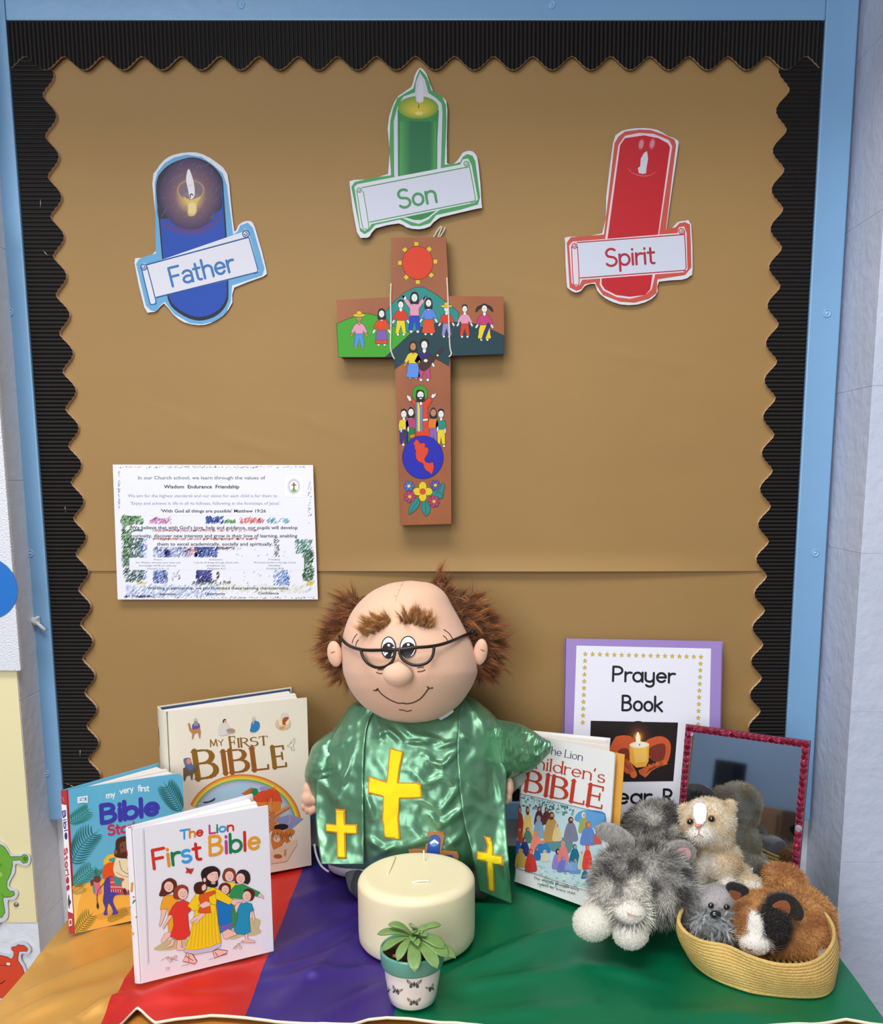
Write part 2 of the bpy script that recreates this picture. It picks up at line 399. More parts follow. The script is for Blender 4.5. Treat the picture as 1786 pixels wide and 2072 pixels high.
# brown paper: two sheets with an overlapped, curling seam
PAPER = M('brown_kraft_paper', '#9c7a49', rough=.62, spec=.35, noise=.10, nscale=3, bump=.5, bscale=14)
def fbm(x, y, s, o=0): return mnoise.noise(Vector((x*s+o, y*s-o, o*1.7)))
def paper(name, xa, xb, za, zb_, curl, yb=0):
    nx, nz = 110, 110; V = []; F = []
    cre = [((430, 880), (600, 925), .0011), ((545, 820), (760, 905), .0008), ((700, 800), (800, 860), .0007), ((960, 560), (1200, 620), .0008), ((250, 800), (480, 890), .0006), ((1000, 230), (1300, 300), .0007), ((1150, 700), (1480, 760), .0008)]
    cr_ = [(onY(*a)[[0, 2]], onY(*b)[[0, 2]], h) for a, b, h in cre]
    for j in range(nz+1):
        for i in range(nx+1):
            x = xa+(xb-xa)*i/nx; z = za+(zb_-za)*j/nz
            y = yb+.0012*fbm(x, z, 3.1, 2)+.0005*fbm(x, z*2, 9, 5)
            p = np.array([x, z])
            for a, b, h in cr_:
                ab = b-a; t = np.clip((p-a)@ab/(ab@ab), 0, 1); d = np.linalg.norm(p-a-ab*t); y -= h*math.exp(-(d/.005)**2)*math.sin(math.pi*min(max(t, .02), .98))
            if curl: e = max(0, 1-(z-za)/.03); y -= curl*(.12+.88*math.sin(max(0, min(1, (x+.24)/.66))*math.pi))*e*e
            V.append((x, y-.0008, z))
    for j in range(nz):
        for i in range(nx): a = j*(nx+1)+i; F.append([a, a+1, a+nx+2, a+nx+1])
    return mk(name, V, F, PAPER, bd, smooth=True)
zs = onY(900, 1155)[2]
paper('paper_sheet', xi0+.002, xi1-.002, zs, zi1-.002, .0085, -.0008)
paper('paper_sheet', xi0+.002, xi1-.002, zb+.031, zs+.02, 0, .0008)
# ---------------------------------------------------------------- black corrugated border with scalloped edge
BLK = M('black_corrugated_card', '#1a1614', rough=.6, spec=.25, noise=.1, nscale=80)
EDG = M('torn_card_edge', '#c9a98c', rough=.8)
def border(name, lab, pts_edge, outer, vertical, pitch=.00575, amp=.0013):
    """pts_edge: the scalloped edge as (position along, position across) 2-D; outer: the straight edge"""
    E_ = np.array(pts_edge); t = E_[:, 0]; lo, hi = t.min(), t.max()
    n = int((hi-lo)/pitch*7); V = []; F = []; cs = []
    o_ = np.argsort(t); ts = np.linspace(lo, hi, n); ed = np.interp(ts, t[o_], E_[o_, 1])
    K = 5
    for i, s_ in enumerate(ts):
        ph = 2*math.pi*(s_/pitch); y = -.0062-amp*(abs(math.cos(ph/2))**.7*2-1)
        for k in range(K):
            f = k/(K-1); a = outer+(ed[i]-outer)*f
            yy = y-.0012*fbm(s_, a, 8, 3)-.001
            V.append((s_, yy, a) if not vertical else (a, yy, s_))
        V.append((s_, -.0042, ed[i]) if not vertical else (ed[i], -.0010, s_))
    for i in range(n-1):
        for k in range(K): a = i*(K+1)+k; F.append([a, a+1, a+K+2, a+K+1]); cs.append(1 if k == K-1 else 0)
    root = thing(name, lab, 'border', V[len(V)//2])
    mk('corrugated_strip', V, F, BLK, root, smooth=False, mats=[BLK, EDG], fmat=cs)
    return root
def scallop(a0, a1, tip, pit, inner, ampl):
    t = np.linspace(a0, a1, int((a1-a0)/pit*16)); return [(x, inner(x)+ampl*(abs(math.sin(math.pi*((x-tip)/pit+.5)))**1.6*2-1)) for x in t]
# left: px inner edge peaks, ~ every 75 px
lpk = [onY(u, v) for u, v in ((122, 240), (142, 560), (155, 712), (172, 940), (190, 1215), (208, 1535))]
lx = lambda z: np.interp(z, [p[2] for p in lpk][::-1], [p[0] for p in lpk][::-1])-.011
bl = border('scalloped_border', 'black corrugated card border with scalloped edge down the left side of the board', scallop(zb+.032, 1.174, 1.110, .0526, lx, .0085), xi0+.0005, True)
rpk = [onY(u, v) for u, v in ((1568, 215), (1560, 310), (1556, 460), (1538, 930), (1520, 1270), (1510, 1530))]
rx = lambda z: np.interp(z, [p[2] for p in rpk][::-1], [p[0] for p in rpk][::-1])+.008
brr = border('scalloped_border', 'black corrugated card border with scalloped edge down the right side of the board', scallop(zb+.032, 1.174, 1.0646, .0516, lambda z: rx(z), -.0085), xi1-.0005, True)
btt = border('scalloped_border', 'black corrugated card border with scalloped edge across the top of the board', scallop(xi0+.002, xi1-.004, onY(176, 140)[0], onY(254.3, 140)[0]-onY(176, 140)[0], lambda x: onY(880, 134)[2], -.0085), zi1-.0005, False)
bb_ = border('scalloped_border', 'black corrugated card border along the bottom of the board, mostly hidden behind the books', scallop(xi0+.003, xi1-.004, 0, .0526, lambda x: onY(200, 1590)[2], .007), zb+.0305, False)
bb_.location.y -= .002; btt.location.y -= .0032
# white scraps and staples in the border
STAP = M('steel_staple', '#d8dade', rough=.3, metal=.8)
for i, (u, v, a) in enumerate(((407, 80, .6), (82, 412, 1.5), (92, 512, -.8), (132, 1030, 1.6), (1630, 93, .05), (1605, 128, -.4), (162, 1525, 1.5))):
    p = onY(u, v, -.0078); d = np.array([math.cos(a), 0, math.sin(a)])*.005
    e = np.array([0, .004, 0])
    t_ = tube('staple', [p-d+e, p-d, p+d, p+d+e], .0004, STAP, seg=5)
    tag(t_, ['steel staple in the top border near the upper left', 'steel staple in the left border, upper part', 'steel staple in the left border just below the upper one', 'steel staple in the left border at the height of the poster top', 'steel staple in the top right corner of the black border', 'steel staple where the top and right black borders meet', 'steel staple in the left border just above the blue book'][i], 'staple', 'staples in the black border')
for i, (u, v, w_) in enumerate(((488, 139, 11), (1540, 920, 7), (1557, 800, 4))):
    q = [onY(u+dx, v+dy, -.0014) for dx, dy in ((-w_*1.4, -5), (w_*1.3, -6), (w_*1.1, 5), (0, 8), (-w_, 4))] if i == 0 else [onY(u+dx, v+dy*1.0, -.0014) for dx, dy in ((w_*.6, -w_*2), (w_, w_*1.5), (0, w_*2.2), (-w_*.8, 0))]
    s_ = prism('paper_scrap', q, (0, .0004, 0), M('white_scrap', '#dcdada'))
    tag(s_, ['white torn paper scrap peeping under the top scalloped border', 'larger white paper scrap peeping from the right scalloped border', 'small white paper scrap on the right scalloped border, higher up'][i], 'paper scrap', 'paper scraps under the border')
# lump of putty stuck on the left stile
def noisy(V, c, a, s): return [np.array(p)+(np.array(p)-c)*a*mnoise.noise(Vector(np.array(p)*s)) for p in V]
pc = onY(70, 1256, YF-.004)
bm = bmesh.new(); bmesh.ops.create_icosphere(bm, subdivisions=3, radius=1)
V = [pc+np.array([v.co.x*.0085, v.co.y*.005, v.co.z*.0075]) for v in bm.verts]; F = [[v.index for v in f.verts] for f in bm.faces]; bm.free()
pu = mk('putty_hook', noisy(V, pc, .7, 160), F, M('white_putty', '#d5d8da', rough=.5), smooth=True)
tag(pu, 'lump of white tack with a small peg on the left blue stile of the frame', 'hook')
tube('peg', [pc+(.003, -.003, -.003), onY(90, 1274, YF-.007)], .0028, M('white_putty'), pu and None) if False else None
V, F = tube_vf([pc+(.002, -.002, -.001), onY(92, 1275, YF-.007)], .0026, 8)
pg = mk('peg', V, F, M('white_putty'), pu, smooth=True)
pg.location = -Vector(wl(pu)) if False else Vector((0, 0, 0))
# little plug on the inner edge of the left stile
# ---------------------------------------------------------------- left pier: canvas board, blue disc, yellow card, monsters
YL = ycl-.0006
CANV = M('white_woven_canvas', '#e2e4ec', rough=.8, bump=1, bscale=420)
cz0 = onY(20, 1357, ycl-.006)[2]; cx1 = onY(41, 1340, ycl-.008)[0]
cv = tag(box('canvas_board', (XL-.45, ycl-.009, cz0), (cx1, ycl-.0003, cz0+.62), CANV, bevel=.0015), 'white textured canvas panel on the left pier, behind the blue disc', 'panel')
c = onY(-28, 1190, ycl-.0092); r = (onY(36, 1190, ycl-.0092)-c)[0]
dsk = prism('paper_disc', [c+(r*math.cos(t), 0, r*math.sin(t)) for t in np.linspace(0, 2*math.pi, 48, endpoint=False)], (0, -.0008, 0), M('blue_paper', '#1f6fc4', rough=.4))
tag(dsk, 'bright blue round paper disc on the white canvas panel, cut by the left image edge', 'disc')
yc = tag(box('yellow_card', (XL-.45, ycl-.0018, onY(40, 1865, ycl)[2]), (XL-.0006, ycl-.0002, cz0-.001), M('pale_yellow_card', '#eadfae', rough=.6, noise=.05, nscale=4)), 'pale yellow card panel on the left pier below the white canvas', 'panel')
A0 = lambda y: (lambda u, v, l: onY(u, v, y)-(0, l, 0))
def cutout(name, lab, cat, outline, y0, th, card, draw, mat=PRINT, tilt=0, group=None, smooth=5):
    """a flat printed cut-out: card outline in photo pixels, standing y0 off its wall"""
    P = cr(outline, smooth) if smooth else outline
    pts = [onY(u, v, y0) for u, v in P]
    root = thing(name, lab, cat, np.mean(pts, 0)+(0, th, 0), group)
    prism('card', pts, (0, th, 0), card, root)
    a = Art(A0(y0), .80 if cat == 'sign' else 1.); draw(a); a.build('print', mat, root); return root
WC = M('white_card', '#d2d2dd', rough=.55)
def d_green(a):
    a.view(0, 1600, 4.392)
    a.poly([(-60, 480), (0, 478), (40, 500), (80, 560), (90, 586), (185, 586), (215, 566), (240, 575), (252, 605), (240, 640), (205, 645), (180, 615), (110, 620), (112, 660), (95, 740), (62, 810), (62, 860), (85, 890), (125, 895), (130, 925), (95, 945), (40, 945), (25, 960), (45, 1080), (20, 1125), (-60, 1135)], '#6fae3a', line='#2c3a1c', lw=5)
    a.ell(222, 606, 13, 18, '#4d8a2c', line='#2c3a1c', lw=4); a.line([(-10, 655), (10, 650), (16, 665), (5, 672)], 5, '#26331a'); a.ell(0, 745, 20, 22, '#a9c35a')
    a.line([(14, 915), (40, 945), (70, 948)], 4, '#2c3a1c')
go = [(-14, 1706), (0, 1704), (12, 1712), (22, 1728), (40, 1729), (50, 1726), (60, 1731), (61, 1745), (53, 1752), (32, 1748), (30, 1765), (20, 1783), (19, 1795), (32, 1800), (37, 1808), (30, 1820), (16, 1822), (17, 1845), (14, 1860), (2, 1866), (-14, 1868)]
cutout('monster_cutout', 'green cartoon monster cut-out with a stalk eye on the yellow card', 'cutout', go, ycl-.0045, .0012, WC, d_green, smooth=3, group='monster cut-outs on the left pier')
def d_red(a):
    a.view(0, 1600, 4.392)
    a.poly([(-60, 1465), (0, 1462), (60, 1475), (105, 1497), (122, 1465), (125, 1430), (103, 1410), (105, 1390), (140, 1385), (160, 1368), (190, 1372), (215, 1375), (248, 1405), (240, 1428), (210, 1425), (170, 1428), (160, 1480), (160, 1510), (200, 1570), (218, 1625), (205, 1720), (120, 1800), (40, 1840), (-60, 1845)], '#de4a2c', line='#5a1d14', lw=5)
    a.line([(-10, 1547), (100, 1558)], 4, '#401010'); a.poly([(58, 1523), (92, 1528), (88, 1555), (56, 1550)], '#f2ede8', line='#401010', lw=3)
    a.line([(-20, 1720), (15, 1710), (45, 1685)], 8, '#401010', smooth=4)
ro = [(-14, 1932), (0, 1930), (15, 1933), (21, 1934), (24, 1925), (20, 1917), (27, 1910), (38, 1906), (52, 1908), (62, 1920), (58, 1930), (44, 1930), (43, 1942), (50, 1955), (54, 1975), (45, 2000), (30, 2012), (8, 2020), (-14, 2022)]
cutout('monster_cutout', 'red cartoon monster cut-out with a raised arm on the lower left pier', 'cutout', ro, ycl-.0045, .0012, WC, d_red, smooth=3, group='monster cut-outs on the left pier')
p = onY(33, 1830, ycl-.002)
bm = bmesh.new(); bmesh.ops.create_uvsphere(bm, u_segments=14, v_segments=8, radius=1)
V = [p+np.array([v.co.x*.004, v.co.y*.003, v.co.z*.0036]) for v in bm.verts]; F = [[v.index for v in f.verts] for f in bm.faces]; bm.free()
tag(mk('drawing_pin', V, F, M('grey_pin', '#8d8a86', rough=.35, metal=.6), smooth=True), 'small grey domed pin in the yellow card below the green monster', 'pin')
# ================================================================ table and satin cloth
WOOD = M('orange_wood', '#b9772f', rough=.4, noise=.7, nscale=9, stretch=(1, 14, 1), bump=.2, bscale=60)
tb = thing('table', 'low wooden table with orange-brown top standing against the wall under the cloth', 'table', (-.04, -.25, TOPZ))
box('table_top', (-.525, -.54, -.034), (.432, -.010, -.0095), WOOD, tb, bevel=.002)
for x in (-.50, .405):
    for y in (-.51, -.05): box('leg', (x-.02, y-.02, TOPZ), (x+.02, y+.02, -.0345), WOOD, tb, bevel=.002)
box('apron', (-.478, -.52, -.09), (.383, -.50, -.0345), WOOD, tb)
def hem_y(u):  # photo row of the front hem
    xs = [-60, 120, 243, 262, 278, 290, 314, 360, 427, 500, 557, 640, 714, 745, 783, 828, 889, 1000, 1200, 1450, 1640, 1711, 1760, 1830]
    ys = [2160, 2120, 2071, 2052, 2040, 2046, 2066, 2058, 2050, 2056, 2065, 2072, 2070, 2060, 2056, 2058, 2066, 2076, 2082, 2084, 2070, 2061, 2070, 2076]
    return np.interp(u, xs, ys)
uf = np.linspace(-60, 1840, 400); hemp = np.array([onZ(u, hem_y(u))[:2] for u in uf])
YB = -.016
folds = []  # (x0,y0,x1,y1,width,amp): ridge lines given as photo pixels
for a, b, w_, h in (((30, 2030), (330, 1905), .010, .0065), ((0, 2080), (240, 1985), .012, .007), ((90, 1935), (250, 1870), .008, .004), ((150, 2072), (262, 2010), .007, .005),
                    ((225, 2040), (520, 1955), .014, .006), ((300, 2030), (480, 2010), .009, .003), ((560, 1930), (720, 1860), .010, .004), ((530, 1990), (760, 1960), .009, .0035),
                    ((560, 2040), (720, 1900), .012, .004), ((600, 1820), (735, 1770), .010, .004), ((650, 2060), (790, 1985), .009, .003), ((900, 1985), (1090, 1905), .010, .006),
                    ((880, 2010), (1170, 1960), .009, .004), ((930, 2060), (1200, 2035), .010, .003), ((1000, 1930), (1160, 1870), .008, .003), ((1180, 1950), (1330, 1985), .010, .003), ((1320, 2050), (1600, 2060), .012, .003), ((520, 1975), (700, 1925), .007, .003), ((640, 1980), (740, 1880), .008, .003)):
    folds.append((onZ(*a)[:2], onZ(*b)[:2], w_, h))
def cloth_z(x, y):
    z = 0.
    p = np.array([x, y])
    for a, b, w_, h in folds:
        ab = b-a; L2 = ab@ab; t = ((p-a)@ab)/L2; tt = min(max(t, 0), 1); q = p-a-ab*tt
        d2 = (q@q)/(w_*w_*1.9)
        if d2 < 9: z += 1.5*h*math.exp(-d2)*(.35+.65*math.sin(math.pi*min(max(tt, .05), .95)))
    z += .0022*fbm(x+.3*y, y, 9, 1)+.0010*fbm(x*2, y, 14, 4)
    return z
def front_y(x): return float(np.interp(x, hemp[:, 0], hemp[:, 1]))
def seamx(p, q):  # line through two photo points on the table, x as a function of y
    a, b = onZ(*p), onZ(*q); k = (b[0]-a[0])/(b[1]-a[1]); return lambda y: a[0]+k*(y-a[1])
SE = [seamx((0, 2030), (133, 1866)), seamx((204, 2072), (276, 1942)), seamx((496, 2054), (611, 1760)), seamx((797, 2054), (850, 1760)), seamx((1786, 2060), (1691, 1928))]
CZ = {}
cl = thing('altar_cloth', 'satin altar cloth of gold, red, purple and green panels spread over the table', 'cloth', (-.04, -.25, -.006))
SATN = lambda n, c, r=.33: M(n, c, rough=r, metal=.4, spec=.6, bump=.12, bscale=1500)
pan = (('gold', '#d9a04c', 'gold satin panel at the left end'), ('red', '#d8291f', 'red satin panel'), ('purple', '#3f2a86', 'purple satin panel'), ('green', '#00794f', 'large green satin panel'))
for k, (nm, c, lb) in enumerate(pan):
    nx, ny = (90, 110, 110, 260)[k], 190; V = []; F = []
    for j in range(ny+1):
        for i in range(nx+1):
            t = j/ny; s_ = i/nx; y = YB+(-.50-YB)*t
            for _ in range(3):
                x = SE[k](y)+(SE[k+1](y)-SE[k](y))*s_; y = YB+(front_y(x)-YB)*t
            V.append((x, y, cloth_z(x, y)))
    for j in range(ny):
        for i in range(nx): a = j*(nx+1)+i; F.append([a, a+nx+1, a+nx+2, a+1])
    o = mk('satin_panel', V, F, SATN('satin_'+nm, c), cl, smooth=True); o['label'] = lb
# cream lining along the hem, and the turned-down left edge
V = []; F = []
hs = np.linspace(SE[0](-.49), SE[4](-.475), 500)
for x in hs:
    y = front_y(x); z = cloth_z(x, y)
    V += [(x, y, z+.0003), (x, y-.0016, z), (x, y-.0020, z-.0022), (x, y+.002, z-.0035)]
for i in range(len(hs)-1):
    for q in range(3): a = i*4+q; F.append([a, a+4, a+5, a+1])
o = mk('hem', V, F, M('cream_lining', '#e6dcc6', rough=.7), cl, smooth=True); o['label'] = 'cream lining showing along the front hem'
# hanging edges left and right
for side, sf, sg in ((0, SE[0], -1), (4, SE[4], 1)):
    V = []; F = []; n = 80
    for i in range(n+1):
        y = YB+(front_y(sf(-.46))-YB)*i/n; x = sf(y)
        for q in range(8):
            d = q/7; V.append((x+sg*(.004*math.sin(d*2.2)+.010*d*d*(.5+.5*math.sin(i*.35))), y, cloth_z(x, y)-.0*d-.16*d))
    for i in range(n):
        for q in range(7): a = i*8+q; F.append([a, a+1, a+9, a+8])
    o = mk('hanging_edge', V, F, SATN('satin_gold' if side == 0 else 'satin_green', '#000'), cl, smooth=True)
CZB = lambda x, y: cloth_z(x, y)
# ================================================================ candle
cxy = np.array([-.075, -.254]); 
_c = onZ(836, 1779, .086); _dz = (_c-CAMP)@_fw; ccx, ccy, cr_r = -.0712, -.305, .0715
IV = M('ivory_wax', '#efe3bd', rough=.42, spec=.45, sub=.25, noise=.03, nscale=20)
cd = thing('pillar_candle', 'large round ivory pillar candle with three wicks standing before the doll', 'candle', (ccx, ccy, .003))
H = .0875; prof = [(.0005, .003), (cr_r-.008, .003), (cr_r-.003, .005), (cr_r-.0005, .009)]
prof += [(cr_r, .02+k*.01) for k in range(5)]+[(cr_r-.012+.012*math.cos(a), H-.010+.010*math.sin(a)) for a in np.linspace(0, math.pi/2, 9)]+[(cr_r-.022, H-.0008), (.03, H-.0012), (.0005, H-.001)]
V, F = lathe_vf(prof, (ccx, ccy, .0), 72); mk('wax_body', V, F, IV, cd, smooth=True)
WK = M('waxed_wick', '#efe9d6', rough=.6)
def topz(u, v): return onZ(u, v, H-.001)
for pts in ([topz(858, 1742)+(0, 0, 0), topz(858, 1742)+(.0, .0, .006), topz(858, 1742)+(-.0005, .0, .014)], [topz(784, 1770), topz(791, 1756)+(0, 0, .0015), topz(799, 1737)+(0, 0, .002)], [topz(833, 1785), topz(850, 1785)+(0, 0, .0016), topz(870, 1784)+(0, 0, .0012)]):
    tube('wick', cr(pts, 4, False), .0011, WK, cd, seg=7)
# ================================================================ succulent in its pot
pc_ = onZ(835, 2019, .004); px_, py_ = pc_[0], pc_[1]; ks = ((pc_-CAMP)@_fw)/1.085
KS = .955
def sc(P): return [(r*KS, .003+(z-.003)*KS) for r, z in P]
pt_ = thing('potted_succulent', 'small succulent in white butterfly-print pot with teal rim in front of candle', 'potted plant', (px_, py_, .003))
ph = .067*KS
CER = M('white_glazed_pot', '#ece9e2', rough=.25, spec=.5, coat=.3); TEAL = M('teal_glaze', '#5fa08f', rough=.3, spec=.5, coat=.2)
V, F = lathe_vf(sc([(.0005, .003), (.0235, .003), (.0262, .0048), (.0282, .014), (.0312, .034), (.0322, .047), (.0322, .049), (.0005, .049)]), (px_, py_, 0), 56); mk('pot_body', V, F, CER, pt_, smooth=True)
V, F = lathe_vf(sc([(.0325, .0475), (.0348, .048), (.0356, .050), (.0365, .065), (.0362, .067), (.0350, .0676), (.0338, .067), (.0332, .063), (.0325, .052), (.0325, .0475)]), (px_, py_, 0), 56); mk('pot_rim', V, F[:-2], TEAL, pt_, smooth=True)
bm = bmesh.new(); bmesh.ops.create_grid(bm, x_segments=26, y_segments=26, size=.0325*KS)
V = [np.array([px_+v.co.x, py_+v.co.y, .058*KS+.003*mnoise.noise(v.co*220)]) for v in bm.verts if True]; bm.verts.index_update()
F = [[v.index for v in f.verts] for f in bm.faces if f.calc_center_median().length < .0322*KS]; bm.free()
mk('potting_soil', V, F, M('dark_soil', '#3a2418', rough=.95, noise=.6, nscale=200), pt_)
# butterflies on the pot wall
def on_pot(u, v, l):
    d = ray(u, v); o = CAMP; r0 = .0300
    for _ in range(12):  # intersect the tapering side
        ax, ay = o[0]-px_, o[1]-py_; A = d[0]**2+d[1]**2; B = 2*(ax*d[0]+ay*d[1]); C_ = ax*ax+ay*ay-r0*r0; D_ = max(B*B-4*A*C_, 0); t = (-B-math.sqrt(D_))/(2*A); p = o+d*t
        r0 = KS*float(np.interp(.003+(p[2]-.003)/KS, [.003, .0048, .014, .034, .047], [.0245, .0262, .0282, .0312, .0322]))
    n = np.array([p[0]-px_, p[1]-py_, 0]); n /= np.linalg.norm(n); return p+n*(l+.0001)
a = Art(on_pot); a.view(680, 1680, 5.253)
def butterfly(cx, cy, s_, sx=1., rot=0):
    c, q = math.cos(rot), math.sin(rot)
    f = lambda P: [(cx+(x*sx*c-y*q)*s_, cy+(x*sx*q+y*c)*s_) for x, y in P]
    for m in (-1, 1):
        a.poly(f([(m*.1, 0), (m*.6, -.35), (m*1.05, -.62), (m*.95, -.15), (m*.6, .1), (m*.15, .15)]), '#6d6c62')
        a.poly(f([(m*.35, -.1), (m*.7, -.3), (m*.85, -.4), (m*.78, -.12), (m*.5, .02)]), '#b8b3a0')
        a.poly(f([(m*.1, .1), (m*.55, .12), (m*.68, .4), (m*.5, .62), (m*.3, .55)]), '#3b4550'); a.poly(f([(m*.3, .25), (m*.5, .22), (m*.55, .42)]), '#7e8a92')
    a.ell(cx, cy+.1*s_, .1*s_, .4*s_, '#2a2c30', rot=rot)
butterfly(828, 1630, 78); butterfly(645, 1700, 66, .85, .35); butterfly(1000, 1675, 60, .75, -.45); butterfly(826, 1820, 70); butterfly(562, 1700, 45, .3, .5)
a.build('butterfly_print', PRINT, pt_)
# leaves: each a fleshy spoon from the rosette's centre to a traced tip
LEAF = M('succulent_leaf', '#64894a', rough=.38, spec=.5, sub=.1, noise=.25, nscale=70, ramp2='#88a862')
cen = np.array([px_+.001, py_+.003, ph+.010])
def leaf(u, v, z, wd, th=.0028, lift=.006, base=None):
    tip = onZ(u, v, z); b0 = cen if base is None else base
    ax = tip-b0; L = np.linalg.norm(ax); ax = ax/L; sd = np.cross(ax, [0, 0, 1.]); sd /= np.linalg.norm(sd); nn = np.cross(sd, ax)
    V = []; F = []; n = 12; m = 10
    for i in range(n+1):
        t = i/n; w_ = wd*(.22+.78*math.sin(math.pi*min(t**1.15*.72, 1)))*(1 if t < .72 else math.sqrt(max(0, 1-((t-.72)/.28)**2)))
        w_ = max(w_, .0002); c_ = b0+ax*L*t+nn*lift*math.sin(math.pi*t)*(1 if t < .9 else 1)+nn*(-.0018*math.sin(math.pi*t))
        for k in range(m):
            a_ = 2*math.pi*k/m; q = math.sin(a_); V.append(c_+sd*w_*math.cos(a_)+nn*(th*(w_/wd)*q*(.6 if q > 0 else 1)+.0016*(w_/wd)*abs(math.cos(a_))**2))
    for i in range(n):
        for k in range(m): F.append([i*m+k, i*m+(k+1) % m, (i+1)*m+(k+1) % m, (i+1)*m+k])
    F.append(list(range(m))[::-1]); F.append([n*m+k for k in range(m)])
    o = mk('leaf', V, F, LEAF, pt_, smooth=True)
PX = lambda zx, zy: (680+zx/5.253, 1680+zy/5.253)
for (zx, zy), z, w_ in (((432, 1105), .083, .0072), ((548, 1000), .093, .0070), ((485, 1285), .071, .0072), ((650, 1390), .069, .0060), ((835, 1505), .066, .0078), ((1075, 1470), .067, .0080),
                        ((1185, 1350), .070, .0100), ((1272, 1362), .066, .0078), ((1118, 1005), .092, .0062), ((780, 1000), .094, .0070), ((985, 1045), .090, .0068), ((1150, 1255), .076, .0090)):
    leaf(*PX(zx, zy), z*KS, w_*KS)
for k, (zx, zy) in enumerate(((820, 1085), (870, 1100), (915, 1090), (960, 1120), (815, 1180), (870, 1230))): leaf(*PX(zx, zy), .090-.002*k, .0040, .0022, .004)
gp = onZ(*PX(625, 1335), .0605); 
bm = bmesh.new(); bmesh.ops.create_icosphere(bm, subdivisions=1, radius=.0035); V = [gp+np.array(v.co)*(1, .8, .6) for v in bm.verts]; F = [[v.index for v in f.verts] for f in bm.faces]; bm.free()
mk('pebble', V, F, M('red_pebble', '#b9502f', rough=.6), pt_)
